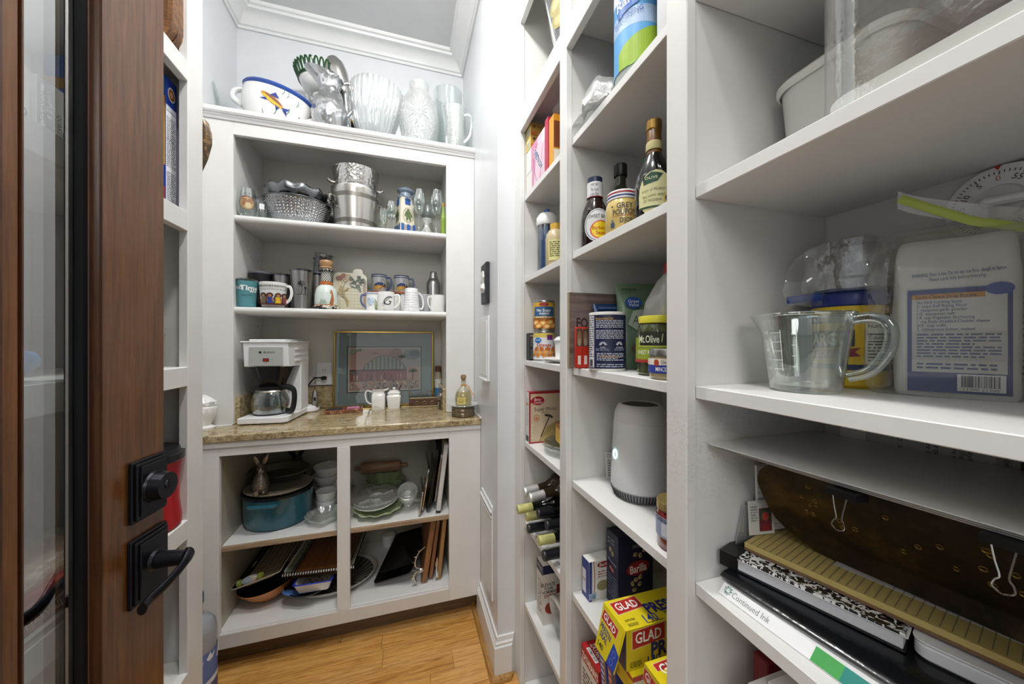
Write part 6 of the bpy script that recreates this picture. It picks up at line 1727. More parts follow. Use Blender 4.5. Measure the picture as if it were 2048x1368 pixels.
one('coffee_filters', 'stack of white fluted paper filters leaning behind the door pane', 'filters', xf(lathe([(0, 0.0), (0.04, 0.0), (0.075, 0.045), (0.073, 0.047), (0.04, 0.004), (0, 0.004)], 120, fl=lambda a, r, z, tt: r * (1 + 0.05 * cos(40 * a) * (z > 0.01))), (0, 0, 0.078), (0, R(80), 0)), M('filter_paper', 'e6e4df', 0.8), (-0.70, 0.585, 0.8352))
t = thing('red_jar', 'small red jar with dark lid behind the door pane', 'jar', (-0.60, 0.575, 0.8352))
obj('jar_body', lathe([(0, 0.002), (0.022, 0), (0.024, 0.004), (0.024, 0.07), (0, 0.07)], 24), M('red_sauce', '8c2a1e', 0.3), t)
obj('jar_lid', lathe([(0.025, 0.068), (0.0255, 0.088), (0, 0.089)], 24), M('dark_lid', '22302a', 0.4), t)
# ---------------------------------------------------------------- right shelving, far bay
S7, S6, S5, S4, S3, S2, S1 = [z + 0.0004 for z in SH[:7]]
def bottle(name, label, loc, prof, mat, capprof, capmat, pr=None, a0=0.0, rr=None, cat='bottle', group=None, n=40, rz=0.0, sy=1.0):
    t = thing(name, label, cat, loc, rz, group)
    obj('bottle_body', lathe(prof, n, 1.0, sy), mat, t)
    if capprof:
        obj('cap', lathe(capprof, 32), capmat, t)
    if pr:
        pr.put(t, wrap(rr, toeye(loc, rz) + a0), cut=0.005)
    return t
t = thing('clover_vase', 'large clear glass vase with a golden four-leaf clover, top of the far bay', 'vase', (0.560, 1.035, S7))
vp = [(0, 0.006), (0.055, 0.0), (0.062, 0.006), (0.072, 0.05), (0.092, 0.14), (0.118, 0.25), (0.132, 0.31), (0.130, 0.312), (0.114, 0.25), (0.088, 0.14), (0, 0.016)]
obj('vase_wall', lathe(vp, 56), GLS, t)
p = Pr()
for k in range(4):
    a = pi / 4 + k * pi / 2
    p.ell(0.024 * cos(a), 0.20 + 0.028 * sin(a), 0.020, 0.024, 'a89c6c', a).ell(0.026 * cos(a), 0.20 + 0.030 * sin(a), 0.010, 0.013, 'c0b68a', a)
p.line([(0.004, 0.20), (0.03, 0.215), (0.055, 0.235)], 0.003, '8a7f52')
p.put(t, wrap(prof_r(vp[1:7]), toeye((0.56, 1.035)) - 0.55), 'painted_clover', cut=0.006)
# packet boxes on the sugar shelf
p = Pr(); p.rect(0, 0, 0.075, 0.068, 'ecebe6').rect(0.052, 0.0, 0.058, 0.068, 'b5443c')
carton('white_box', 'white carton with a red stripe at the bottom of the yellow box stack', 'box', (0.4625, 1.176, S6), (0.075, 0.058, 0.068), CARD, {'-y': p})
p = Pr(); p.rect(0, 0.055, 0.07, 0.082, 'b4431f').rect(0, 0, 0.07, 0.055, 'e6e6e4').para(0.006, 0.01, 0.04, 0.045, 5, '8a4a44', 2, 0.4)
q = Pr(); q.rect(0, 0, 0.05, 0.082, 'e6e6e2')
carton('white_box', 'white carton with an orange band second from the bottom of the yellow box stack', 'box', (0.4605, 1.180, S6 + 0.0695), (0.07, 0.05, 0.082), CARD, {'-y': p, '-x': q})
for k in range(2):
    p = Pr(); p.rect(0, 0, 0.075, 0.042, 'b89a4a').ell(0.012, 0.03, 0.005, 0.005, '6a4a2a').text('PURE', 0.026, 0.030, 0.007, '7a5a30', bold=0).rect(0, 0, 0.02, 0.012, 'c56a2c')
    q = Pr(); q.rect(0, 0, 0.048, 0.042, 'd9c25a').rect(0.010, 0.006, 0.038, 0.026, 'a9a9a2').rect(0.010, 0.027, 0.038, 0.032, 'efe9d2')
    carton('yellow_box', ['lower of the two yellow cartons topping the stack on the sugar shelf', 'topmost yellow carton of the stack on the sugar shelf'][k], 'box', (0.462, 1.181, S6 + 0.153 + 0.044 * k), (0.075, 0.048, 0.042), M('yellow_carton', 'cfae4a', 0.45), {'-y': p, '-x': q})
p = Pr()
p.rect(0, 0, 0.122, 0.150, 'd489ad').poly([(0.02, 0), (0.075, 0), (0.112, 0.15), (0.06, 0.15)], 'e6c9d8').poly([(0.085, 0), (0.122, 0), (0.122, 0.15), (0.112, 0.15)], 'e3c3d2').rect(0.100, 0.11, 0.122, 0.15, 'eceef2')
p.text("SWEET'N LOW", 0.064, 0.075, 0.021, 'f4f2f6', w=0.118, rot=-0.9, bold=0.09).text("SWEET'N LOW", 0.064, 0.075, 0.019, '24367c', w=0.112, rot=-0.9, bold=0.04)
p.line([(0.018, 0.10), (0.03, 0.05), (0.05, 0.01)], 0.003, '7a4a9a').line([(0.04, 0.125), (0.06, 0.13)], 0.004, 'b0305a')
carton('sweetener_box', "pink Sweet'N Low sweetener carton on the second shelf of the far bay", 'box', (0.448, 1.092, S6), (0.045, 0.122, 0.150), M('pink_carton', 'd894b4', 0.4), {'-x': p})
p = Pr(); p.rect(0, 0, 0.06, 0.165, 'b01f4a').ell(0.016, 0.11, 0.006, 0.008, 'd9b56a').line([(0.012, 0.095), (0.014, 0.03)], 0.004, 'd9a7a0')
q = Pr(); q.rect(0, 0, 0.026, 0.165, 'b8204c')
carton('red_box', 'crimson tea carton beside the pink sweetener carton', 'box', (0.455, 1.0155, S6), (0.06, 0.026, 0.165), M('crimson_carton', 'b01f4a', 0.4), {'-y': p, '-x': q})
p = Pr(); p.rect(0, 0, 0.06, 0.15, 'd9921f').rect(0.0, 0.05, 0.06, 0.13, '7a3d1c').rect(0, 0, 0.06, 0.045, 'dfdccb').ell(0.02, 0.02, 0.006, 0.007, '444444')
q = Pr(); q.rect(0, 0, 0.036, 0.15, 'd99a22')
carton('orange_box', 'orange and brown carton next to the crimson carton, by the middle stile', 'box', (0.457, 0.982, S6), (0.06, 0.036, 0.15), M('orange_carton', 'd9921f', 0.4), {'-y': p, '-x': q})
one('clear_bag', 'crumpled clear bag on top of the crimson carton', 'bag', crumple(xf(lathe([(0, -0.02), (0.025, -0.015), (0.032, 0), (0.02, 0.02), (0, 0.024)], 20), (0, 0, 0.03)), 0.008, 60, 2), FILM, (0.47, 0.985, S6 + 0.152))
# bottle shelf
t = thing('water_bottle', 'clear sports bottle with blue filter and white cap in the far bay', 'bottle', (0.476, 1.135, S5))
obj('bottle_wall', lathe([(0, 0.003), (0.030, 0.0), (0.034, 0.006), (0.035, 0.17), (0.032, 0.18), (0, 0.18)], 36), TG('tinted_plastic', 'c9d3dc', 0.1, 0.6, 0.1), t)
obj('blue_sleeve', lathe([(0, 0.02), (0.024, 0.02), (0.026, 0.165), (0, 0.165)], 28), M('blue_filter', '4b6f96', 0.4), t)
obj('cap', lathe([(0.035, 0.168), (0.037, 0.172), (0.036, 0.195), (0.026, 0.21), (0.010, 0.214), (0, 0.214)], 36), PLA, t)
obj('spout', lathe([(0.010, 0.212), (0.010, 0.226), (0, 0.228)], 16), M('blue_spout', '2e5796', 0.4), t)
p = Pr(); p.rect(-0.03, 0.02, 0.012, 0.085, 'cfcb8a').para(-0.026, 0.03, 0.008, 0.08, 8, '6d6a40', 3)
bottle('dressing_bottle', 'squat cream bottle with a yellow label in front of the sports bottle', (0.462, 1.032, S5), [(0, 0.003), (0.028, 0.0), (0.031, 0.005), (0.031, 0.095), (0.022, 0.118), (0.014, 0.124), (0, 0.124)], M('cream_dressing', 'b9a884', 0.3), [(0.015, 0.118), (0.0165, 0.12), (0.0165, 0.142), (0, 0.143)], M('gold_cap', 'c9a23e', 0.35), p, 0.25, 0.0312)
# can shelf
p = Pr(); p.rect(-0.125, 0, 0.125, 0.105, 'c9a238').rect(-0.125, 0.0, 0.125, 0.045, '9a5f22').poly([(-0.04, 0.05), (0.04, 0.05), (0.036, 0.088), (-0.036, 0.088)], '2c5a8c').text('No Sugar', 0, 0.074, 0.011, 'f0efe6', w=0.05).text('Added', 0, 0.061, 0.009, 'f0efe6').ell(0, 0.097, 0.016, 0.007, 'a82a24').text('Mandarin Oranges', 0, 0.047, 0.006, 'f0ead0', w=0.055)
for x, y in ((-0.03, 0.025), (-0.005, 0.022), (0.022, 0.026), (-0.018, 0.012), (0.01, 0.01), (0.034, 0.013)):
    p.ell(x, y, 0.014, 0.010, 'd98f3a', 0.3).ell(x, y, 0.008, 0.006, 'eccb8a', 0.3)
q = Pr(); q.rect(-0.125, 0, 0.125, 0.105, 'd9dade').rect(-0.125, 0.088, 0.125, 0.105, 'd2ba5a').ell(-0.022, 0.076, 0.014, 0.011, '2a6fb0').text('Great', -0.022, 0.078, 0.006, 'ffffff', w=0.02, bold=0).rect(0.01, 0.078, 0.032, 0.098, '6a2a6c').text('Orange', 0.0, 0.058, 0.013, 'b4471f', w=0.05)
for k in range(14):
    q.ell(-0.04 + 0.0065 * k, 0.018 + 0.012 * (k % 3), 0.010, 0.007, ['c87a32', 'd9984c', 'b5652a'][k % 3], 0.4 * k)
def can(label, loc, pr, group=None):
    t = thing('food_can', label, 'can', loc, 0, group)
    obj('can_wall', lathe([(0, 0.003), (0.034, 0.002), (0.0365, 0.0), (0.0375, 0.003), (0.0368, 0.006), (0.0368, 0.098), (0.0375, 0.102), (0.0365, 0.105), (0.034, 0.102), (0, 0.101)], 44), STE, t)
    pr.put(t, (lambda g: (lambda x, y, z: g(x, 0.006 + y * 0.091 / 0.105, z)))(wrap(0.037, toeye(loc))), cut=0.005)
    return t
can('mandarin orange can with a white label, lower of the pair in the far bay', (0.470, 1.147, S4), q)
can('no sugar added mandarin orange can with a yellow label, stacked on the other can', (0.470, 1.147, S4 + 0.1055), p)
p = Pr(); p.rect(0, 0, 0.07, 0.098, '1c1d1e').rect(0, 0.088, 0.07, 0.098, '2a2a2b').text('MOSCOW', 0.028, 0.088, 0.009, 'd0d0cc', w=0.05, bold=0).para(0.004, 0.05, 0.06, 0.08, 5, '9a9a96', 5, 0.35).text('M. MULE', 0.03, 0.046, 0.006, 'c0c0ba', w=0.035, bold=0).para(0.004, 0.006, 0.06, 0.04, 6, '8a8a86', 7, 0.35)
carton('black_tin', 'black lettered tin box at the left end of the can shelf', 'tin', (0.4600, 1.190, S4), (0.07, 0.034, 0.098), M('black_tin', '1a1b1c', 0.35), {'-y': p}, seam=False)
one('white_plate', 'white plate under the small lidded dish beside the cans', 'plate', lathe([(0, 0.004), (0.04, 0.0), (0.05, 0.003), (0.074, 0.013), (0.073, 0.016), (0.045, 0.007), (0, 0.006)], 48), CER, (0.497, 1.025, S4))
t = thing('butter_dish', 'small white lidded dish with embossed swags on the white plate', 'dish', (0.494, 1.020, S4 + 0.0066))
obj('dish_wall', lathe([(0, 0.003), (0.03, 0.0), (0.034, 0.003), (0.036, 0.055), (0.038, 0.062), (0, 0.062)], 36), CER, t)
obj('lid', lathe([(0.039, 0.062), (0.040, 0.066), (0.03, 0.076), (0.008, 0.081), (0.007, 0.086), (0.011, 0.090), (0.009, 0.097), (0, 0.099)], 36), CER, t)
# cake mix shelf
p = Pr()
p.rect(0, 0, 0.14, 0.183, 'cbb89c').rect(0, 0, 0.005, 0.183, '9c1b28').rect(0, 0.177, 0.14, 0.183, '9c1b28').rect(0, 0, 0.14, 0.005, '9c1b28').ell(0.033, 0.152, 0.025, 0.016, 'a3182a').text('Betty', 0.032, 0.157, 0.010, 'f3ece6', w=0.026, shear=0.2, bold=0.0).text('Crocker', 0.034, 0.146, 0.009, 'f3ece6', w=0.034, shear=0.2, bold=0.0)
p.poly([(0.005, 0.158), (0.012, 0.15), (0.005, 0.142)], 'a3182a').text('Super Moist', 0.062, 0.122, 0.0125, '4a2c22', w=0.086, bold=0.0).text('cake mix', 0.062, 0.110, 0.006, '6a4a3a', bold=-0.005)
p.poly([(0.035, 0.006), (0.135, 0.006), (0.135, 0.085), (0.07, 0.06)], 'a8935e').poly([(0.045, 0.008), (0.12, 0.008), (0.09, 0.05)], 'b9a56c').ring(0.028, 0.09, 0.012, 0.012, 0.002, 'b5704a').ell(0.028, 0.089, 0.007, 0.005, 'c9825a')
p.line([(0.060, 0.100), (0.082, 0.095), (0.09, 0.088)], 0.008, '3a302c').line([(0.078, 0.095), (0.062, 0.06), (0.044, 0.022)], 0.004, '4d3a2a')
for k in range(5):
    p.rect(0.009, 0.018 + 0.011 * k, 0.014, 0.025 + 0.011 * k, 'e0d6c4')
q = Pr(); q.rect(0, 0, 0.036, 0.183, 'dcdad6').rect(0.004, 0.006, 0.032, 0.026, '2f3a34').rect(0.006, 0.135, 0.03, 0.142, 'c07a3a').para(0.005, 0.06, 0.031, 0.16, 16, '8a8a88', 4, 0.35)
carton('cake_mix_box', 'Super Moist cake mix carton at the left end of its shelf', 'box', (0.4935, 1.190, S3), (0.14, 0.036, 0.183), M('cake_carton', 'a02030', 0.45), {'-y': p, '-x': q})
one('glass_dish', 'clear pressed glass plate at the front of the cake mix shelf', 'plate', lathe([(0, 0.006), (0.05, 0.0), (0.06, 0.003), (0.082, 0.018), (0.090, 0.024), (0.087, 0.026), (0.058, 0.010), (0.04, 0.012), (0, 0.010)], 96, fl=lambda a, r, z, tt: r * (1 + 0.02 * cos(16 * a) * (r > 0.05))), PRS, (0.520, 1.045, S3))
one('glass_dish', 'second clear glass plate stacked on the front glass plate', 'plate', lathe([(0, 0.006), (0.05, 0.0), (0.06, 0.003), (0.080, 0.018), (0.088, 0.022), (0.085, 0.024), (0.058, 0.010), (0, 0.010)], 64), GLS, (0.522, 1.046, S3 + 0.012))
p = Pr(); p.rect(0, 0, 0.09, 0.058, 'd9a93c').rect(0.004, 0.016, 0.06, 0.054, 'f0eee8').para(0.006, 0.018, 0.030, 0.052, 9, '33343a', 2).para(0.033, 0.018, 0.057, 0.052, 9, '33343a', 8).rect(0.030, 0.003, 0.04, 0.014, 'e8e6e0')
q = Pr(); q.rect(0, 0, 0.05, 0.058, 'd8a63a').rect(0, 0.046, 0.05, 0.058, '9a5a22')
carton('muffin_mix_box', 'small yellow muffin mix carton resting on the glass plates', 'box', (0.520, 1.035, S3 + 0.0375), (0.09, 0.05, 0.058), M('muffin_carton', 'd8a63a', 0.45), {'-y': p, '-x': q, '+z': Pr().rect(0, 0, 0.09, 0.05, 'a8642c')}, rz=R(-8))
# wine bottles
FG = M('dark_green_bottle', '0d1210', 0.1, coat=0.4)
BRB = M('brown_clear_bottle', '3d3324', 0.1, coat=0.4)
CAPS = {'silver': (M('silver_capsule', 'e2e2e2', 0.35, 0.6), BRB), 'yellow': (M('pale_yellow_capsule', 'c6c37e', 0.4), FG), 'black': (M('black_capsule', '17191d', 0.35), FG)}
def wine(label, tip, kind, drop=0.0, yaw=0.0):
    cm, bmv = CAPS[kind]
    t = thing('wine_bottle', label, 'bottle', tip, R(yaw), 'wine bottles lying in the far bay', ry=R(drop))
    b = xf(lathe([(0, 0.0), (0.0132, 0.0), (0.0142, 0.002), (0.0142, 0.007), (0.0135, 0.010), (0.0140, 0.055), (0.0155, 0.085), (0.024, 0.105), (0.0345, 0.120), (0.0365, 0.130), (0.0365, 0.285), (0.034, 0.29), (0, 0.282)], 32), rot=(0, R(90), 0))
    obj('bottle_glass', b, bmv, t)
    obj('capsule', xf(lathe([(0, -0.0008), (0.0138, -0.0008), (0.0150, 0.002), (0.0150, 0.008), (0.0143, 0.010), (0.0147, 0.05), (0.0146, 0.052)], 28), rot=(0, R(90), 0)), cm, t)
wine('wine bottle with a pale yellow capsule at the left end of the bottom row', (0.413, 1.172, 0.6405), 'yellow')
wine('wine bottle with a black capsule, second in the bottom row beside a yellow one', (0.392, 1.096, 0.6405), 'black')
wine('wine bottle with a pale yellow capsule in the bottom row, nearer the middle stile', (0.400, 1.020, 0.6405), 'yellow')
wine('wine bottle with a black capsule at the near end of the bottom row', (0.385, 0.944, 0.6405), 'black')
wine('wine bottle with a pale yellow capsule sticking out furthest past the shelf', (0.368, 1.134, 0.690), 'yellow', -3.0)
wine('wine bottle with a black capsule in the second row under the silver ones', (0.412, 1.058, 0.706), 'black', 0)
wine('wine bottle with a black capsule at the near end of the second row', (0.410, 0.982, 0.706), 'black', 0)
wine('brown wine bottle with a silver capsule, topmost and furthest back', (0.405, 1.170, 0.731), 'silver', -8)
wine('brown wine bottle with a silver capsule, topmost and nearer the room', (0.398, 1.096, 0.742), 'silver', -8)
rk = thing('wine_rack', 'low white slatted rack under the wine bottles', 'rack', (0.43, 1.04, S2))
for yy in (1.2085, 1.134, 1.058, 0.982, 0.906):
    obj('rack_slat', bx(-0.006, 0.24, yy - 1.04 - 0.0025, yy - 1.04 + 0.0025, 0, 0.010, 0.001), PLA, rk)
obj('rack_bar', bx(0.0, 0.008, -0.136, 0.17, 0, 0.003, 0.0005), PLA, rk)
# stock carton
p = Pr(); p.rect(0, 0, 0.075, 0.2, 'd8d4cc').rect(0, 0.17, 0.075, 0.2, '23284a').text('ELEVATE', 0.02, 0.135, 0.011, '3a342e', w=0.05, al='C').text('YOUR', 0.02, 0.122, 0.010, '3a342e', w=0.034).text('HOMEMADE', 0.026, 0.110, 0.009, '3a342e', w=0.055).para(0.004, 0.09, 0.05, 0.103, 3, 'a04a3a', 2).ell(0.035, 0.055, 0.028, 0.022, '9c2a20').ell(0.036, 0.055, 0.022, 0.016, '7a3a2c').rect(0.05, 0.10, 0.075, 0.13, '8c2420')
q = Pr(); q.rect(0, 0, 0.056, 0.2, 'dcdad4').rect(0, 0.165, 0.056, 0.2, '1c2140').text('STOCK', 0.028, 0.182, 0.010, 'd0d2dc', w=0.04).rect(0.007, 0.02, 0.049, 0.150, 'eceae6').para(0.010, 0.024, 0.046, 0.146, 15, '3c3c3c', 3, 0.5)
carton('stock_carton', 'white and navy stock carton on the low shelf of the far bay', 'box', (0.482, 1.122, S1), (0.075, 0.056, 0.2), CARD, {'-y': p, '-x': q})
t = thing('plastic_tub', 'round clear plastic tub lying on its side on the low shelf of the far bay', 'tub', (0.470, 0.985, S1 + 0.082), ry=R(78))
obj('tub_wall', lathe([(0.055, 0.16), (0.060, 0.155), (0.072, 0.0), (0.0785, -0.004), (0.0795, -0.012), (0.075, -0.013), (0.069, 0.0), (0.056, 0.152), (0, 0.154)], 48), TG('cloudy_plastic', 'eef0f0', 0.1, 0.6, 0.12, 0.35, milk=0.3), t)
obj('tub_rim', lathe([(0.074, -0.010), (0.0805, -0.012), (0.0805, -0.002), (0.0765, -0.001)], 48), TG('cloudy_rim', 'f0f2f2', 0.1, 0.5, 0.1, 0.35, milk=0.5), t)

# ---------------------------------------------------------------- right shelving, middle bay
rl = (0.470, 0.628)
p = Pr()
p.rect(-0.145, 0.02, 0.145, 0.20, '5a9fd4').rect(-0.145, 0.10, 0.145, 0.135, 'a9c0dc').ell(-0.05, 0.195, 0.05, 0.03, 'dbe6ee')
p.poly([(-0.045, 0.02)] + [(-0.045 + 0.09 * k / 12, 0.055 + 0.045 * (k / 12) ** 0.7) for k in range(13)] + [(0.045, 0.02)], '8fae2c')
for k in range(7):
    p.poly([(-0.03 + 0.02 * k * 0.3, 0.02), (-0.022 + 0.02 * k * 0.3, 0.02), (0.045, 0.045 + 0.008 * k), (0.045, 0.042 + 0.008 * k)], ['4f8f2e', 'b7c83c', '5fa03a'][k % 3])
p.poly([(-0.052, 0.155), (-0.022, 0.185), (0.012, 0.192), (0.016, 0.165), (-0.004, 0.140), (-0.045, 0.125)], '1d5cab').poly([(-0.040, 0.19), (0.004, 0.195), (0.006, 0.182), (-0.026, 0.178)], '2f6a4a')
p.text('Ranch', -0.020, 0.155, 0.020, 'ffffff', w=0.058, bold=0.01, shear=0.1, rot=0.12).text('Hidden Valley', -0.016, 0.184, 0.006, 'ffffff', w=0.034, bold=0.0).text('SEASONING', -0.026, 0.123, 0.011, '2c5aa0', w=0.062, bold=0.0, rot=0.12)
p.rect(0.047, 0.02, 0.085, 0.20, 'd0d2d2').para(0.050, 0.14, 0.082, 0.195, 8, '33363a', 3, 0.6).para(0.050, 0.025, 0.082, 0.135, 22, '6a6c70', 5, 0.45)
t = bottle('seasoning_shaker', 'tall clear seasoning shaker with blue label and green lid, top shelf of the middle bay', (rl[0], rl[1], S6), [(0, 0.004), (0.042, 0.0), (0.046, 0.006), (0.046, 0.205), (0.043, 0.215), (0.042, 0.235), (0, 0.235)], M('pale_seasoning', 'b9c4be', 0.2, coat=0.5), [(0.0435, 0.222), (0.046, 0.225), (0.046, 0.262), (0.043, 0.266), (0, 0.266)], M('teal_green_lid', '177a5c', 0.35), p, 0.12, 0.0463, 'shaker')
pb = sheet(22, 14, lambda u, v: Vector(((u - 0.5) * 0.19, (v - 0.5) * 0.10, 0.010 + 0.105 * max(0, 1 - 3.2 * (u - 0.55) ** 2 - 2.8 * (v - 0.5) ** 2))))
one('plastic_bag', 'crumpled clear plastic bag spilling over the shelf edge beside the seasoning shaker', 'bag', crumple(pb, 0.017, 26, 5), TG('crinkled_film', 'eef0f0', 0.2, 0.85, 0.08, 0.45, milk=0.16, nb=0.8, ns=30), (0.462, 0.762, S6), R(78))
p = Pr().rect(-0.07, 0.05, 0.07, 0.2, 'e6e6e6')
bottle('white_jug', 'white plastic jug at the near end of the top middle shelf', (0.480, 0.514, S6), [(0, 0.003), (0.038, 0.0), (0.042, 0.006), (0.042, 0.16), (0.03, 0.20), (0.016, 0.21), (0, 0.21)], PLA, [(0.017, 0.205), (0.019, 0.207), (0.019, 0.232), (0, 0.233)], M('white_cap', 'e9e9e9', 0.4))
one('freezer_bag', 'folded clear bag with a blue zip leaning behind the seasoning shaker', 'bag', crumple(bx(-0.05, 0.05, -0.004, 0.004, 0, 0.19, 0.003), 0.006, 30, 4), FILM, (0.60, 0.74, S6), R(20))
# sauces
p = Pr()
p.rect(-0.10, 0.128, 0.10, 0.165, 'd9d9dc').text('SWEET BABY', 0, 0.157, 0.0065, '26262a', w=0.036, bold=0.0).text('The Sauce', 0, 0.145, 0.0085, '18181a', w=0.036, bold=0.0, shear=0.15).text('is the Boss', 0, 0.134, 0.0085, '18181a', w=0.038, bold=0.0, shear=0.15).rect(-0.10, 0.1265, 0.10, 0.1285, '8c1f22')
p.ell(0.012, 0.050, 0.036, 0.042, 'c9cace').ell(0.012, 0.050, 0.033, 0.039, '46464a').ell(0.012, 0.050, 0.0315, 0.0375, 'cfd0d2').text('SWEET BABY', 0.012, 0.072, 0.0085, '1e1e22', w=0.050, bold=0.01).ell(0.016, 0.038, 0.025, 0.023, 'c8291f').ell(0.016, 0.038, 0.0225, 0.0205, 'e2c81c').text('Barbecue', 0.016, 0.043, 0.009, 'b2241a', w=0.040, bold=0.01).text('Sauce', 0.016, 0.031, 0.009, 'b2241a', w=0.025, bold=0.01)
bp = [(0, 0.003), (0.030, 0.0), (0.034, 0.006), (0.0345, 0.07), (0.031, 0.095), (0.021, 0.118), (0.0178, 0.126), (0.0178, 0.166), (0, 0.166)]
bottle('barbecue_sauce', 'brown barbecue sauce bottle with a white neck wrap on the sauce shelf', (0.463, 0.789, S5), bp, M('dark_brown_sauce', '1f0f0c', 0.12, coat=0.5), [(0.0182, 0.163), (0.0185, 0.165), (0.0185, 0.178), (0, 0.179)], M('navy_cap', '2a3450', 0.3), p, -0.05, prof_r([(0.035, 0.0), (0.035, 0.07), (0.0315, 0.095), (0.0215, 0.118), (0.0183, 0.126), (0.0183, 0.17)]))
p = Pr(); p.rect(-0.025, 0.02, 0.03, 0.10, '7c7f78').ell(0.0, 0.125, 0.006, 0.010, 'c0c0b6')
t = bottle('oil_bottle', 'dark green oil bottle with a black cap behind the mustard', (0.520, 0.762, S5), [(0, 0.003), (0.030, 0.0), (0.034, 0.005), (0.034, 0.115), (0.028, 0.135), (0.016, 0.150), (0.0135, 0.158), (0.0135, 0.190), (0, 0.190)], M('dark_olive_oil', '232a18', 0.1, coat=0.5), [(0.0155, 0.178), (0.0165, 0.18), (0.0165, 0.207), (0.015, 0.209), (0, 0.209)], BLK, p, 0.1, 0.0342)
p = Pr(); p.text('GREY', 0.004, 0.056, 0.011, '1e2a40', w=0.034, bold=0.01).text('POUPON', 0.004, 0.042, 0.0115, '1e2a40', w=0.050, bold=0.01).rect(-0.022, 0.0335, 0.03, 0.0345, 'a3442e').text('DIJON', 0.008, 0.024, 0.010, '1e2a40', w=0.028, bold=0.01).rect(-0.026, 0.010, -0.017, 0.020, '3a4a5c').rect(-0.024, 0.020, -0.019, 0.026, '5c6a78').ell(-0.022, 0.055, 0.002, 0.002, '1e2a40')
t = bottle('mustard_jar', 'glass jar of pale yellow mustard with a striped white lid', (0.464, 0.674, S5), [(0, 0.003), (0.033, 0.0), (0.036, 0.005), (0.0365, 0.055), (0.033, 0.070), (0.029, 0.076), (0, 0.076)], M('dijon_mustard', 'c9b06a', 0.15, coat=0.6), [(0.0310, 0.074), (0.0325, 0.075), (0.0325, 0.091), (0.031, 0.093), (0, 0.093)], M('white_lid', 'dfe0e2', 0.3), p, 0.05, 0.0367, 'jar')
obj('lid_stripe', lathe([(0.0326, 0.0855), (0.0329, 0.086), (0.0329, 0.0885), (0.0326, 0.089)], 32), M('red_stripe', 'a52f36', 0.4), t)
obj('lid_stripe', lathe([(0.0326, 0.0785), (0.0329, 0.079), (0.0329, 0.0815), (0.0326, 0.082)], 32), M('blue_stripe', '2f3f74', 0.4), t)
p = Pr()
p.ell(0.0, 0.044, 0.033, 0.044, 'cfcb9a').poly([(-0.032, 0.02), (0.032, 0.02), (0.033, 0.044), (-0.033, 0.044)], 'cfcb9a').poly([(-0.024, 0.074), (-0.008, 0.085), (0.012, 0.080), (0.002, 0.066), (-0.022, 0.062)], '1f4a34').text('OLIVE', -0.008, 0.074, 0.005, 'e6e2c0', w=0.022, bold=0.0).text('aceto di Modena DCI', 0.0, 0.052, 0.006, '3c3a20', w=0.052, shear=0.2, bold=-0.01, rot=0.05).text('BALSAMIC VINEGAR', 0.0, 0.040, 0.005, '3c3a20', w=0.046, bold=-0.005, rot=0.05).text('OF MODENA', -0.006, 0.031, 0.005, '3c3a20', w=0.032, bold=-0.005).ell(0.021, 0.034, 0.0085, 0.0085, 'd9b93a').ell(0.021, 0.034, 0.006, 0.006, '22407a').ell(0.021, 0.034, 0.003, 0.003, 'd9b93a').rect(-0.03, 0.016, 0.03, 0.020, '22402c')
t = bottle('balsamic_bottle', 'black balsamic vinegar bottle with cream label and gold neck', (0.472, 0.579, S5), [(0, 0.003), (0.032, 0.0), (0.0355, 0.005), (0.0362, 0.07), (0.034, 0.088), (0.022, 0.118), (0.0145, 0.132), (0.0128, 0.142), (0.0128, 0.185), (0, 0.185)], M('black_vinegar', '0c0c0d', 0.08, coat=0.6), [(0.0128, 0.180), (0.0150, 0.182), (0.0150, 0.198), (0.013, 0.200), (0, 0.200)], GOLD, p, 0.1, 0.0365)
obj('neck_foil', lathe([(0.0146, 0.133), (0.0136, 0.143), (0.0136, 0.180), (0.013, 0.181)], 28), M('amber_neck', '6e4a1c', 0.35), t)
obj('neck_band', lathe([(0.0152, 0.140), (0.0158, 0.142), (0.0150, 0.156), (0.0140, 0.157)], 28), M('cream_neck_band', 'c9c08a', 0.4), t)
bottle('vinegar_bottle', 'dark bottle with a green and white screw cap behind the balsamic bottle', (0.548, 0.680, S5), [(0, 0.003), (0.026, 0.0), (0.029, 0.005), (0.029, 0.10), (0.022, 0.13), (0.018, 0.145), (0.018, 0.17), (0, 0.17)], M('dark_soy', '1d1a15', 0.1, coat=0.5), [(0.019, 0.160), (0.0205, 0.162), (0.0205, 0.186), (0, 0.188)], M('green_cap', '1f7a45', 0.35), Pr().rect(-0.03, 0.02, 0.02, 0.09, '3f6a4a').rect(-0.018, 0.03, 0.012, 0.08, 'cfd2b6').rect(-0.06, 0.146, 0.06, 0.158, 'd8dcdc'), 0.0, prof_r([(0.0292, 0.0), (0.0292, 0.10), (0.0225, 0.13), (0.0184, 0.145), (0.0184, 0.17)]))
bottle('glass_bottle', 'clear glass bottle half hidden by the near stile on the sauce shelf', (0.487, 0.502, S5), [(0, 0.003), (0.028, 0.0), (0.031, 0.005), (0.031, 0.18), (0.02, 0.21), (0.014, 0.22), (0, 0.22)], TG('green_tint_glass', 'c9d2c8', 0.12, 0.7), [(0.015, 0.215), (0.016, 0.24), (0, 0.241)], STE)
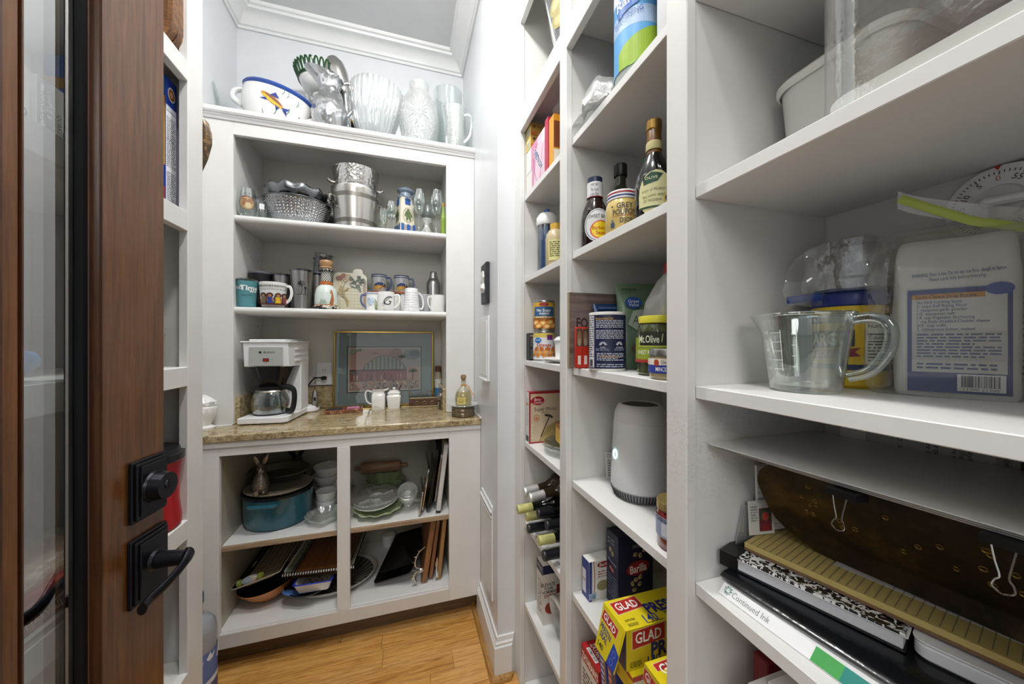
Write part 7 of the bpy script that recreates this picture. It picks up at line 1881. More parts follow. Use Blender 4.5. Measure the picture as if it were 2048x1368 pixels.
# salt shelf
p = Pr()
p.text('FOOD', 0.058, 0.116, 0.026, '3d2a28', w=0.076, bold=0.015).para(0.06, 0.04, 0.15, 0.08, 3, '4a3836', 3, 0.35)
t = thing('wood_sign', 'greyish wood-grain sign lettered FOOD leaning on the partition of the middle bay', 'sign', (0.505, 0.8255, S4))
obj('sign_board', bx(-0.098, 0.098, -0.006, 0.006, 0, 0.195, 0.0008), wood('grey_sign_wood', '4f403c', '6b5b56', '857570', 'x', 5, 0.5, stretch=10), t)
obj('pale_edge', bx(-0.0992, -0.098, -0.006, 0.006, 0, 0.195), M('raw_board_edge', 'a08c70', 0.6), t)
p.put(t, flat((-0.098, -0.006, 0), (1, 0, 0), (0, 0, 1)), 'lettering')
for k in range(2):
    p = Pr(); p.rect(-0.008, 0.002, 0.008, 0.055, 'c0301c').rect(-0.008, 0.055, 0.008, 0.10, '5a4638').ell(0, 0.078, 0.006, 0.016, '8a6a50').ell(0, 0.066, 0.005, 0.010, 'a89078').rect(-0.004, 0.010, 0.004, 0.032, 'e6d8d0')
    t = thing('snack_stick', ['red and brown snack packet standing by the sign, the one at the shelf edge', 'red and brown snack packet standing by the sign, the one touching the salt carton'][k], 'packet', (0.4175 + 0.0175 * k, 0.792, S4), R(-4))
    obj('packet_body', loft([[(x * a, y * b, z) for x, y in rrect(0.0175, 0.012, 0.004, 3)] for a, b, z in ((1.0, 0.2, 0), (1.0, 1.0, 0.008), (1.0, 1.0, 0.096), (1.0, 0.2, 0.104))]), M('red_packet', 'b52c1b', 0.3), t)
    p.put(t, flat((0, -0.0064, 0), (1, 0, 0), (0, 0, 1)))
p = Pr()
p.rect(-0.13, 0.006, 0.13, 0.128, '1d2344').rect(-0.050, 0.008, -0.030, 0.126, 'd6d6da').para(-0.049, 0.03, -0.031, 0.124, 18, '55565c', 3, 0.5).bars(-0.046, 0.010, -0.034, 0.026, '33343a', 5, 8)
p.text('Morton Iodized Salt', -0.006, 0.1195, 0.0052, 'd9a83c', w=0.038, al='C', bold=0.0).para(-0.024, 0.098, 0.040, 0.1165, 5, 'c9ccd8', 4, 0.42).para(-0.024, 0.073, 0.040, 0.094, 6, 'c9ccd8', 6, 0.42)
for cx in (-0.008, 0.026):
    for k in range(9):
        a = k * pi / 8
        p.line([(cx + 0.003 * cos(a), 0.060 + 0.003 * sin(a)), (cx + 0.008 * cos(a), 0.060 + 0.007 * sin(a))], 0.0012, 'd8dae2')
p.text('PURE', -0.008, 0.054, 0.003, 'd8dae2', bold=0).text('COARSE', 0.026, 0.054, 0.003, 'd8dae2', bold=0).para(-0.022, 0.046, 0.004, 0.052, 2, '9498ac', 5, 0.4).para(0.014, 0.046, 0.038, 0.052, 2, '9498ac', 6, 0.4)
p.para(-0.020, 0.024, 0.036, 0.042, 5, 'c9ccd8', 9, 0.42).text('#erasefoodwaste', 0.008, 0.0335, 0.0042, 'd9a83c', w=0.036, bold=0.0).para(-0.020, 0.009, 0.036, 0.018, 2, 'a9adbe', 11, 0.45)
t = bottle('salt_carton', 'round navy salt carton with white small print on the middle bay shelf', (0.457, 0.724, S4), [(0, 0.001), (0.0405, 0.0), (0.0415, 0.002), (0.0412, 0.006), (0.0412, 0.128), (0.0416, 0.131), (0.0410, 0.135), (0.038, 0.132), (0, 0.132)], CARD, None, None, p, 0.0, 0.0415, 'carton')
pbg = pouch_bm(0.115, 0.05, 0.165, 24, 12, 8, 0.004)
t = one('blue_pouch', 'dark blue foil pouch behind the salt carton', 'pouch', pbg, M('dark_blue_foil', '1f3a64', 0.25, 0.2), (0.520, 0.788, S4), R(-10))
Pr().text('OREO'[1:3], 0.01, 0.075, 0.03, '8a9ab0').rect(-0.05, 0.150, 0.05, 0.156, '33527c').put(t, flat((0, -0.027, 0), (1, 0, 0), (0, 0.07, 1)), 'printed_front')
t = thing('green_pouch', 'pale green stand-up pouch of almond flour behind the relish jar', 'pouch', (0.572, 0.748, S4), R(-12))
obj('pouch_film', pouch_bm(0.125, 0.07, 0.215, 28, 14, 3, 0.004, lean=0.012), M('sage_green_film', '6f8a6e', 0.3), t)
p = Pr(); p.ell(-0.028, 0.165, 0.022, 0.015, '27569a').text('Great', -0.028, 0.169, 0.008, 'f0f2f4', w=0.028, bold=0.0, shear=0.1).text('Value', -0.028, 0.160, 0.008, 'f0f2f4', w=0.026, bold=0.0, shear=0.1).poly([(-0.045, 0.11), (-0.03, 0.145), (0.05, 0.155), (0.055, 0.09), (0.0, 0.08)], 'b3bfae').text('Almond', 0.004, 0.122, 0.022, '35423a', w=0.075, bold=-0.01, shear=0.15).text('flour', 0.008, 0.098, 0.014, '35423a', bold=-0.01, shear=0.15).rect(-0.058, 0.196, -0.02, 0.201, '3f5a44').ell(0.0, 0.06, 0.03, 0.02, '5a4236').ell(-0.02, 0.05, 0.02, 0.014, '7a5f4c')
p.put(t, flat((0, -0.037, 0), (1, 0, 0), (0, 0.13, 1)), 'printed_front')
t = thing('milk_jug', 'cloudy plastic jug with a red cap at the near end of the salt shelf', 'jug', (0.555, 0.622, S4))
obj('jug_body', loft([[(x * k, y * k, z) for x, y in rrect(0.105, 0.105, 0.03, 5)] for k, z in ((0.95, 0.0), (1.0, 0.006), (1.0, 0.12), (0.9, 0.155), (0.5, 0.20), (0.27, 0.215), (0.27, 0.222))]), TG('cloudy_jug', 'e8ecec', 0.08, 0.5, 0.15, 0.35, milk=0.42), t)
obj('jug_handle', tube(curve([(-0.035, -0.028, 0.195), (-0.052, -0.042, 0.17), (-0.055, -0.045, 0.13), (-0.050, -0.042, 0.095)], 6), 0.011, 10), MATS['cloudy_jug'], t)
obj('red_cap', lathe([(0, 0.216), (0.0165, 0.216), (0.0175, 0.22), (0.0175, 0.236), (0, 0.238)], 28), M('red_cap', 'b0231c', 0.35), t)
p = Pr(); p.rect(-0.11, 0.028, 0.11, 0.075, '8fa034').poly([(-0.02, 0.058), (0.035, 0.058), (0.035, 0.086), (-0.02, 0.086)], '262a1c').text('Mt.Olive', -0.002, 0.072, 0.014, 'dfe3c8', w=0.040, bold=0.01).rect(-0.024, 0.057, 0.11, 0.059, 'c9cc5a').text('SWEET RELISH', -0.004, 0.046, 0.008, 'e4e8cc', w=0.045, bold=0.01).rect(-0.05, 0.026, 0.05, 0.032, 'a8342a').line([(0.022, 0.066), (0.024, 0.082)], 0.002, 'a9ae78')
bottle('relish_jar', 'jar of dark green relish with yellow lid beside the near stile', (0.486, 0.588, S4), [(0, 0.003), (0.034, 0.0), (0.038, 0.005), (0.0385, 0.085), (0.034, 0.10), (0.031, 0.104), (0, 0.104)], M('pickle_relish', '3a4022', 0.12, coat=0.6, nb=0.3, ns=90), [(0.0335, 0.103), (0.0350, 0.104), (0.0350, 0.116), (0.034, 0.118), (0, 0.118)], M('yellow_lid', 'c9c23a', 0.35), p, -0.35, 0.0387, 'jar')
p = Pr(); p.rect(-0.10, 0.012, 0.10, 0.036, '2a3fa0').rect(-0.10, 0.026, 0.10, 0.037, 'e6e0d2').ell(-0.020, 0.030, 0.005, 0.006, 'a8402c').text('Christopher', 0.004, 0.0315, 0.006, '2a2622', w=0.032, bold=0.0).text('MINCED GARLIC', 0.002, 0.019, 0.007, 'f0eee6', w=0.046, bold=0.01)
bottle('garlic_jar', 'small jar of minced garlic with blue label in front of the relish jar', (0.455, 0.517, S4), [(0, 0.003), (0.030, 0.0), (0.034, 0.005), (0.0345, 0.032), (0.031, 0.042), (0, 0.042)], M('minced_garlic', 'b5a682', 0.15, coat=0.5, nb=0.3, ns=120), [(0.0325, 0.041), (0.034, 0.042), (0.034, 0.052), (0.033, 0.054), (0, 0.054)], STE, p, -0.05, 0.0347, 'jar')
# router shelf
t = thing('wifi_router', 'white tapered wifi gateway with a glowing ring and slotted grey base', 'router', (0.534, 0.705, S3))
obj('router_shell', lathe([(0, 0.022), (0.064, 0.022), (0.0665, 0.028), (0.066, 0.05), (0.0595, 0.175), (0.0592, 0.176), (0.0585, 0.177), (0.0588, 0.178), (0.057, 0.197), (0.051, 0.212), (0.044, 0.217), (0.041, 0.214), (0, 0.213)], 64), M('router_white', 'd2d3d3', 0.4), t)
obj('top_grille', lathe([(0.041, 0.2145), (0.038, 0.2155), (0, 0.2155)], 48), M('grey_mesh', '4d4e50', 0.6), t)
obj('base_ring', lathe([(0, 0.0), (0.054, 0.0), (0.0585, 0.003), (0.064, 0.016), (0.0655, 0.022), (0, 0.0225)], 64), M('grey_base_plastic', '77797b', 0.45), t)
sb = bmesh.new()
for k in range(60):
    a = 2 * pi * k / 60
    tube([(0.0592 * cos(a), 0.0592 * sin(a), 0.0042), (0.0652 * cos(a), 0.0652 * sin(a), 0.0200)], 0.0016, 5, sb)
so = obj('base_slots', sb, M('slot_dark', '222325', 0.7), t); so['kind'] = 'stuff'
ra = toeye((0.534, 0.705)) - 1.02
rr_ = 0.0638
rg = tube([((rr_ + 0.0004) * cos(ra + 0.0075 * cos(q) / rr_), (rr_ + 0.0004) * sin(ra + 0.0075 * cos(q) / rr_), 0.101 + 0.0098 * sin(q)) for q in [2 * pi * k / 32 for k in range(32)]], 0.0015, 8, closed=True)
obj('status_ring', rg, M('ring_light', 'dffdfa', 0.4, emit='a8fff2', es=5.0), t, label='glowing turquoise ring')
p = Pr(); p.rect(0, 0, 0.05, 0.068, 'd9d8d4').ring(0.009, 0.059, 0.005, 0.005, 0.001, '55565a').text('Gateway', 0.028, 0.059, 0.005, '8a8a8c', w=0.026, bold=-0.01).para(0.005, 0.006, 0.045, 0.05, 7, '4a4a4c', 4, 0.32)
t = thing('instruction_card', 'small white printed card leaning behind the wifi gateway', 'card', (0.535, 0.808, S3), R(-6), rx=R(-8))
obj('card_sheet', bx(-0.025, 0.025, -0.0005, 0.0005, 0, 0.068), CARD, t)
p.put(t, flat((-0.025, -0.0005, 0), (1, 0, 0), (0, 0, 1)))
p = Pr(); p.rect(-0.10, 0.022, 0.10, 0.058, '9aa6c4').rect(-0.022, 0.026, 0.0, 0.048, 'd6dae6').para(-0.04, 0.05, 0.02, 0.057, 2, '4a4f66', 2)
bottle('jam_jar', 'jar of red jam with a gold lid beside the near stile on the router shelf', (0.462, 0.508, S3), [(0, 0.003), (0.029, 0.0), (0.0325, 0.005), (0.033, 0.06), (0.030, 0.068), (0, 0.068)], M('red_jam', '7c2a1e', 0.12, coat=0.6), [(0.0315, 0.067), (0.033, 0.068), (0.033, 0.080), (0.032, 0.082), (0, 0.081)], M('gold_lid', 'b9a468', 0.3, 0.7), p, -0.1, 0.0332, 'jar')
# pasta shelf
p = Pr(); p.rect(0, 0, 0.10, 0.10, 'd9d7d2').line([(0.012 + 0.004 * sin(k / 4), k * 0.1 / 12) for k in range(13)], 0.002, '8c2028').rect(0.0, 0, 0.008, 0.10, '26347c').ell(0.045, 0.088, 0.022, 0.008, '8a2a22').text('Barilla', 0.045, 0.088, 0.008, 'f0e9e0', w=0.03, bold=0.0).para(0.025, 0.055, 0.065, 0.074, 3, '9a5a50', 3, 0.4).ell(0.04, 0.035, 0.018, 0.013, '8f875c').rect(0.0, 0.004, 0.02, 0.02, '8fb0c8').bars(0.002, 0.006, 0.018, 0.016, '4a5a66', 2, 9)
q = Pr(); q.rect(0, 0, 0.035, 0.10, '26347c').rect(0.002, 0.012, 0.020, 0.072, 'd2d4de').text('10', 0.011, 0.045, 0.014, '9c2c26', w=0.008, rot=pi / 2)
carton('pasta_box', 'small white and navy pasta carton at the back left of the pasta shelf', 'box', (0.495, 0.806, S2), (0.10, 0.035, 0.10), CARD, {'-y': p, '-x': q}, rz=R(2))
p = Pr()
p.rect(0, 0, 0.10, 0.180, '171d3a').ell(0.056, 0.098, 0.034, 0.018, '7a161c', 0.08).ell(0.056, 0.097, 0.030, 0.014, '98202a', 0.08).text('Barilla', 0.057, 0.097, 0.019, 'e9e4dc', w=0.048, bold=0.02, rot=0.08).text('DITALINI', 0.058, 0.152, 0.008, 'c9cad2', w=0.034, bold=-0.01)
for x, y, a in ((0.048, 0.132, 0.3), (0.062, 0.128, 1.4), (0.074, 0.14, 0.8), (0.05, 0.07, 0.2), (0.062, 0.075, 1.0), (0.04, 0.062, 1.8), (0.045, 0.046, 0.1), (0.060, 0.058, 0.6)):
    p.ell(x, y, 0.0065, 0.005, 'c0a878', a).ell(x + 0.002, y + 0.001, 0.003, 0.0025, '6a5838', a)
q = Pr(); q.rect(0, 0, 0.052, 0.180, '1a2140').ell(0.024, 0.088, 0.011, 0.006, '98202a', -0.3).text('Barilla', 0.024, 0.088, 0.005, 'ece6de', w=0.017, bold=0.0, rot=-0.3).ell(0.018, 0.135, 0.005, 0.006, 'c0a878').ell(0.028, 0.128, 0.005, 0.006, 'b09868').para(0.006, 0.148, 0.035, 0.165, 2, '8a90aa', 3, 0.4).para(0.006, 0.02, 0.046, 0.075, 7, '6a7090', 5, 0.4).line([(0.006, 0.11), (0.02, 0.106), (0.045, 0.104)], 0.003, '9aa0b8')
carton('pasta_box', 'navy Barilla pasta carton standing behind the yellow wrap box', 'box', (0.547, 0.763, S2), (0.10, 0.052, 0.180), M('navy_carton', '161c38', 0.4), {'-y': p, '-x': q})
bottle('dark_jar', 'dark glass jar at the near back of the pasta shelf', (0.655, 0.56, S2), [(0, 0.003), (0.038, 0.0), (0.042, 0.005), (0.042, 0.11), (0.03, 0.13), (0, 0.13)], M('dark_glass_jar', '2a2722', 0.15), [(0.031, 0.128), (0.032, 0.15), (0, 0.151)], BLK, cat='jar')
# press and seal boxes
def glad_big(p, x, y, h, w, rot=0.0):
    c, s_ = cos(rot), sin(rot)
    def T(a, b):
        return (x + a * c - b * s_, y + a * s_ + b * c)
    p.poly([T(-w * 0.58, -h * 0.66), T(w * 0.58, -h * 0.48), T(w * 0.58, h * 0.66), T(-w * 0.58, h * 0.52)], 'dcd0ac')
    p.poly([T(-w * 0.56, -h * 0.62), T(w * 0.56, -h * 0.44), T(w * 0.56, h * 0.62), T(-w * 0.56, h * 0.48)], 'b32a24')
    p.text('GLAD', x, y, h * 0.66, '7a1512', w=w * 0.92, rot=rot, bold=0.05).text('GLAD', x - 0.0006, y + 0.0006, h * 0.66, 'f0eee8', w=w * 0.9, rot=rot, bold=0.02)
YEL = M('bright_yellow_carton', 'd8c41a', 0.35)
tp = Pr(); tp.rect(0, 0, 0.25, 0.078, 'dac71e'); glad_big(tp, 0.040, 0.056, 0.028, 0.056); tp.text("PRESS'N SEAL", 0.155, 0.036, 0.024, '1d2f86', w=0.17, bold=0.04).text('140', 0.066, 0.015, 0.018, '1d3a9a', w=0.030, bold=0.01).text('MULTIPURPOSE SEALING WRAP', 0.15, 0.018, 0.005, '2a2a20', w=0.10, bold=0.01).para(0.012, 0.018, 0.034, 0.024, 2, '4a4620', 3, 0.5).para(0.012, 0.006, 0.034, 0.014, 3, '4a4620', 4, 0.5).para(0.052, 0.003, 0.09, 0.006, 1, '4a4620', 5, 0.5)
fp = Pr(); fp.rect(0, 0, 0.25, 0.076, 'cdb91a'); glad_big(fp, 0.050, 0.057, 0.030, 0.066); fp.text("PRESS'N SEAL", 0.15, 0.028, 0.026, '1d2a70', w=0.19, bold=0.04).text('140', 0.062, 0.010, 0.014, '1d2a70', w=0.030).para(0.008, 0.004, 0.034, 0.016, 4, '4a4620', 3, 0.5)
ep = Pr(); ep.rect(0, 0, 0.078, 0.076, 'c9b51a').rect(0.050, 0, 0.078, 0.076, '22285a')
t = carton('wrap_box', "yellow Glad Press'n Seal wrap box lying on top, its end flap open", 'box', (0.523, 0.6035, S2 + 0.0375), (0.25, 0.078, 0.076), YEL, {'+z': tp, '-y': fp, '-x': ep}, seam=False)
fm = loft([[(x, y, z) for x, y, z in ((-0.1255, 0.038, 0.076), (-0.1255, -0.038, 0.076), (-0.1245, -0.038, 0.0766), (-0.1245, 0.038, 0.0766))], [(-0.148, 0.034, -0.004), (-0.148, -0.034, -0.004), (-0.147, -0.034, -0.0045), (-0.147, 0.034, -0.0045)]])
obj('end_flap', fm, YEL, t)
p = Pr(); p.rect(0.0, 0.0, 0.068, 0.078, 'd2be1c').poly([(0.040, 0.0), (0.066, 0.0), (0.070, 0.034), (0.050, 0.044)], '1f3f9c')
glad_big(p, 0.028, 0.064, 0.017, 0.046, -0.12); p.text("PRESS'N", 0.022, 0.044, 0.011, '1d2f86', w=0.036, rot=-0.12, bold=0.02).text('SEAL', 0.020, 0.031, 0.010, '1d2f86', w=0.026, rot=-0.12, bold=0.02).text('140', 0.016, 0.013, 0.010, '3a3a1a', w=0.018).ring(0.057, 0.028, 0.005, 0.006, 0.0008, '8fa6dc').ring(0.054, 0.012, 0.005, 0.006, 0.0008, '8fa6dc')
p.put(t, flat((-0.1485, 0.034, -0.004), (0, -1, 0), (0.0225, 0, 0.08)), 'printed_flap')
p = Pr(); p.rect(0, 0, 0.22, 0.036, 'd9d4cc').rect(0, 0.026, 0.22, 0.036, 'a8322a').ell(0.06, 0.014, 0.018, 0.012, 'a8322a').para(0.09, 0.006, 0.17, 0.022, 3, '55504a', 2)
q = Pr(); q.rect(0, 0, 0.09, 0.036, 'd6b81e').rect(0, 0.029, 0.09, 0.036, 'a8322a').para(0.01, 0.006, 0.05, 0.022, 3, '6a5a18', 4)
carton('storage_bag_box', 'flat yellow box with a red stripe under the wrap box', 'box', (0.513, 0.598, S2), (0.22, 0.09, 0.036), YEL, {'-y': p, '-x': q})
tp = Pr(); tp.rect(0, 0, 0.20, 0.046, 'd8c41c'); glad_big(tp, 0.045, 0.026, 0.026, 0.060)
q = Pr(); q.rect(0, 0, 0.046, 0.100, 'cbb81a'); glad_big(q, 0.022, 0.080, 0.022, 0.040, -0.15)
p = Pr(); p.rect(0, 0, 0.2, 0.1, 'cdba1c')
glad_big(p, 0.05, 0.07, 0.03, 0.07)
t = carton('trash_bag_box', 'yellow Glad bag box nearest the near stile with a blue bag poking out', 'box', (0.498, 0.490, S2), (0.20, 0.046, 0.100), YEL, {'+z': tp, '-x': q, '-y': p})
obj('blue_liner', crumple(xf(lathe([(0, -0.012), (0.02, -0.008), (0.026, 0.006), (0.016, 0.024), (0, 0.03)], 22), (-0.02, 0.004, 0.104)), 0.010, 55, 6), M('teal_liner', '1f6f8a', 0.2), t, label='teal plastic liner poking out')
# low boxes standing on the shelf below
p = Pr(); p.rect(0, 0, 0.038, 0.198, 'a81e24').rect(0.008, 0.06, 0.018, 0.15, 'd8d4d0')
tpz = Pr(); tpz.rect(0, 0, 0.038, 0.083, 'b01f26').text("ZATARAIN'S", 0.024, 0.040, 0.013, 'efe9e2', w=0.066, rot=-pi / 2, bold=0.03).rect(0.004, 0.022, 0.014, 0.066, 'd8d6d2').text('GUMBO BASE', 0.009, 0.044, 0.006, '2a2a2a', w=0.036, rot=-pi / 2)
q = Pr(); q.rect(0, 0, 0.083, 0.198, 'd0ccc6').rect(0, 0.165, 0.083, 0.198, 'a81e24').text("ZATARAIN'S", 0.042, 0.178, 0.016, 'efe9e2', w=0.074, bold=0.03).para(0.008, 0.10, 0.07, 0.15, 5, '4a4642', 3, 0.5)
carton('gumbo_box', "red Zatarain's gumbo base carton on the low shelf of the middle bay", 'box', (0.444, 0.748, S1), (0.038, 0.083, 0.198), M('red_carton', 'a81e24', 0.4), {'+z': tpz, '-x': q, '-y': p}, seam=False)
carton('red_box', 'dark red carton behind the gumbo base carton', 'box', (0.50, 0.700, S1), (0.04, 0.05, 0.23), M('dark_red_carton', '6e1a20', 0.4), {'-x': Pr().rect(0, 0, 0.05, 0.23, '7a1d22').para(0.006, 0.14, 0.044, 0.22, 6, 'b05a52', 3)})
q = Pr(); q.rect(0, 0, 0.026, 0.330, '243f9c').para(0.004, 0.20, 0.022, 0.30, 8, 'd6dae8', 3, 0.5).rect(0.016, 0.05, 0.026, 0.33, '1c2c70').line([(0.019, 0.2), (0.019, 0.3)], 0.003, 'c9b54a')
carton('foil_box', 'slim blue box standing on end, leaning out past the pasta shelf', 'box', (0.4375, 0.650, S1 + 0.001), (0.024, 0.026, 0.330), M('royal_blue_carton', '2140a8', 0.35), {'-x': q, '+z': Pr().rect(0, 0, 0.024, 0.026, '2c4fc0')}, ry=R(-5.2))
q = Pr(); q.rect(0, 0, 0.030, 0.305, 'a8523c').rect(0.014, 0, 0.030, 0.305, '26346e').para(0.002, 0.1, 0.012, 0.3, 14, 'd9b9a8', 3, 0.5)
carton('foil_box', 'slim red and navy box standing on end beside the slim blue box', 'box', (0.4390, 0.618, S1 + 0.001), (0.024, 0.030, 0.305), M('navy_red_carton', '26346e', 0.35), {'-x': q}, ry=R(-5.2))

# ---------------------------------------------------------------- right shelving, near bay
# big clear canister
t = thing('flour_canister', 'big scratched clear canister of flour with a scoop, top of the near bay', 'canister', (0.5440, 0.172, S5))
CAN = TG('scratched_clear_plastic', 'eef0ee', 0.08, 0.55, 0.06, 0.35, milk=0.06, nb=0.15, ns=60)
cr = 0.112
obj('canister_wall', loft([[(x * k, y * k, z) for x, y in rrect(0.225, 0.225, 0.055, 8)] for k, z in ((0.95, 0.0), (1.0, 0.006), (1.0, 0.25), (1.02, 0.262))], True, False), CAN, t)
fb = loft([[(x * k, y * k, z + (0.012 * math.sin(x * 20) * math.cos(y * 16) if z > 0.02 else 0)) for x, y in rrect(0.215, 0.215, 0.05, 8)] for k, z in ((0.96, 0.003), (1.0, 0.008), (1.0, 0.026), (0.9, 0.030), (0.6, 0.034), (0.2, 0.036))])
obj('flour', fb, M('white_flour', 'efefec', 0.85), t)
sc_ = xf(lathe([(0, -0.05), (0.02, -0.05), (0.028, -0.045), (0.030, 0.03), (0.028, 0.031), (0.026, -0.04), (0, -0.045)], 24), (0, 0, 0), (R(82), 0, R(50)))
obj('scoop_bowl', xf(sc_, (0.03, 0.0, 0.066)), M('grey_scoop', '55585e', 0.25, 0.4), t)
obj('scoop_handle', tube(curve([(0.0, 0.03, 0.056), (-0.02, 0.05, 0.048), (-0.04, 0.07, 0.040)], 5), [0.010] * 11, 12, flat=0.7), M('grey_scoop_handle', '6a6e76', 0.2, 0.4), t)
cup = xf(lathe([(0, 0), (0.035, 0.0), (0.045, 0.01), (0.05, 0.07), (0.048, 0.07), (0.042, 0.012), (0, 0.006)], 36), (0.01, 0.02, 0.12), (R(20), R(25), 0))
obj('measuring_scoop', cup, TG('cloudy_blue_plastic', 'd0d8da', 0.1, 0.5, 0.1, 0.4, milk=0.25), t)
obj('lid', loft([[(x * k, y * k, z) for x, y in rrect(0.225, 0.225, 0.055, 8)] for k, z in ((1.04, 0.258), (1.05, 0.264), (1.05, 0.285), (0.95, 0.29))]), M('white_canister_lid', 'e6e6e4', 0.35), t)
# frosted tub
t = thing('storage_tub', 'frosted plastic storage tub with a rolled rim behind the clear canister', 'tub', (0.620, 0.333, S5))
TB = M('frosted_tub_plastic', 'd3d1ca', 0.35, trans=0.0)
obj('tub_wall', loft([[(x, y, z) for x, y in rrect(w_, d_, 0.035, 6)] for w_, d_, z in ((0.105, 0.13, 0.0), (0.112, 0.138, 0.006), (0.130, 0.152, 0.150), (0.133, 0.155, 0.152), (0.126, 0.148, 0.152), (0.108, 0.134, 0.010))]), TB, t)
obj('tub_rim', loft([[(x, y, z) for x, y in rrect(w_, d_, 0.038, 6)] for w_, d_, z in ((0.136, 0.158, 0.146), (0.142, 0.164, 0.150), (0.142, 0.164, 0.156), (0.136, 0.158, 0.160), (0.126, 0.148, 0.156))], False, False), M('tub_rim_plastic', 'dddbd4', 0.3), t)
# measuring cup
t = thing('measuring_jug', 'clear glass measuring jug with handle on the near bay shelf', 'jug', (0.520, 0.338, S4), R(-72))
def jl(a, r, z, tt):
    d = max(0, cos(a - pi)) ** 10
    return r * (1 + 0.24 * d * max(0, (z - 0.075) / 0.027) ** 1.5) if z > 0.075 else r
jp = [(0, 0.004), (0.034, 0.0), (0.038, 0.003), (0.041, 0.020), (0.0475, 0.075), (0.051, 0.100), (0.052, 0.103), (0.050, 0.104), (0.0485, 0.100), (0.045, 0.075), (0.038, 0.018), (0.032, 0.008), (0, 0.007)]
JG = TG('measuring_glass', 'eff4f2', 0.07, 0.9, 0.012, 0.42)
obj('jug_wall', lathe(jp, 64, fl=jl), JG, t)
obj('rim', tube([((0.051 * (1 + 0.24 * max(0, cos(a - pi)) ** 10)) * Vector((cos(a), sin(a), 0)) + Vector((0, 0, 0.103)))for a in [2 * pi * k / 64 for k in range(64)]], 0.0022, 8, closed=True), TG('glass_rim', 'dfe8e4', 0.2, 0.9, 0.01, 0.5), t)
obj('handle', tube(curve([(0.047, 0, 0.094), (0.066, 0, 0.096), (0.080, 0, 0.086), (0.080, 0, 0.060), (0.065, 0, 0.032), (0.044, 0, 0.022)], 6), 0.0065, 12, flat=0.8, up=(0, 1, 0)), TG('glass_handle', 'dde6e3', 0.15, 0.9, 0.01, 0.5), t)
p = Pr()
for k in range(5):
    p.rect(-0.022, 0.030 + 0.012 * k, -0.010, 0.0308 + 0.012 * k, 'e9efee').text(['100', '150', '200', '250', '300'][k], -0.028, 0.031 + 0.012 * k, 0.004, 'e9efee', bold=0, w=0.008)
p.rect(-0.0105, 0.028, -0.0097, 0.082, 'e9efee').rect(0.004, 0.03, 0.0048, 0.082, 'e9efee')
for k in range(4):
    p.rect(0.0, 0.034 + 0.014 * k, 0.004, 0.0347 + 0.014 * k, 'e9efee')
p.put(t, wrap(prof_r([(0.0385, 0.003), (0.0415, 0.020), (0.048, 0.075), (0.0515, 0.1)]), toeye((0.520, 0.338), R(-72)) - 0.25), 'white_scale', cut=0.005)
# corn starch tub
al = (0.646, 0.357)
p = Pr()
p.rect(-0.18, 0.004, 0.18, 0.118, 'd6b31c').rect(-0.18, 0.094, 0.18, 0.106, '23315f').rect(-0.18, 0.026, 0.18, 0.034, '23315f').text('RESEALABLE CONTAINER', -0.030, 0.100, 0.0055, 'e6dcae', w=0.085, bold=0.0)
p.poly([(-0.060, 0.056), (-0.004, 0.060), (-0.004, 0.084), (-0.060, 0.082)], '2b2b30').text('ARGO', -0.032, 0.0705, 0.017, 'e9e2c8', w=0.050, bold=0.03).poly([(-0.058, 0.040), (0.002, 0.046), (-0.004, 0.052), (0.002, 0.058), (-0.058, 0.052)], '7e2230').text('STARCH', -0.030, 0.048, 0.008, 'e6cfc0', w=0.040, bold=0.0).text('CORN', -0.06, 0.047, 0.006, 'e6cfc0', w=0.014, bold=0.0)
p.rect(0.006, 0.036, 0.052, 0.093, 'dbd8cc').text('Nutrition Facts', 0.029, 0.0885, 0.005, '222222', w=0.040, bold=0.01).rect(0.008, 0.076, 0.050, 0.078, '222222').text('Calories', 0.019, 0.0725, 0.005, '222222', w=0.020, bold=0.01).text('30', 0.044, 0.0735, 0.007, '222222', w=0.009, bold=0.01).rect(0.008, 0.066, 0.050, 0.0675, '222222').para(0.008, 0.038, 0.050, 0.065, 6, '44443e', 3, 0.45).para(0.058, 0.05, 0.075, 0.09, 7, '9a7a1c', 3, 0.45)
t = bottle('starch_tub', 'yellow Argo corn starch tub with blue lid behind the measuring jug', (al[0], al[1], S4), [(0, 0.003), (0.040, 0.0), (0.0440, 0.005), (0.0440, 0.012), (0.0428, 0.016), (0.0428, 0.108), (0.0445, 0.116), (0.0440, 0.122), (0, 0.122)], M('yellow_tub_plastic', 'd4ae12', 0.3), [(0.0445, 0.118), (0.0465, 0.120), (0.0465, 0.136), (0.0450, 0.139), (0, 0.139)], M('cobalt_lid', '1c2f74', 0.3), p, 0.22, (lambda g: g)(0.0432), 'tub')
# pan in a bag on the tub
t = thing('bagged_pan', 'dull metal baking pan in a clear zip bag on top of the starch tub', 'pan', (al[0] - 0.005, al[1] - 0.005, S4 + 0.1396))
obj('pan_wall', lathe([(0, 0.002), (0.046, 0.0), (0.048, 0.003), (0.048, 0.016), (0.0495, 0.018), (0.048, 0.020), (0.0475, 0.062), (0.043, 0.066), (0, 0.066)], 48), speckle('floury_tin', '8f9092', 'd2d2d0', 14, 0.33, 0.35, 0.7, 0.1), t)
bgm = loft([[(x * k, y * k2, z) for x, y in rrect(0.106, 0.102, 0.045, 7)] for k, k2, z in ((0.86, 0.86, -0.0), (1.02, 1.02, 0.003), (1.06, 1.04, 0.02), (1.03, 1.02, 0.05), (0.98, 0.96, 0.072), (0.5, 0.5, 0.078))])
bmesh.ops.subdivide_edges(bgm, edges=bgm.edges[:], cuts=1, use_grid_fill=True)
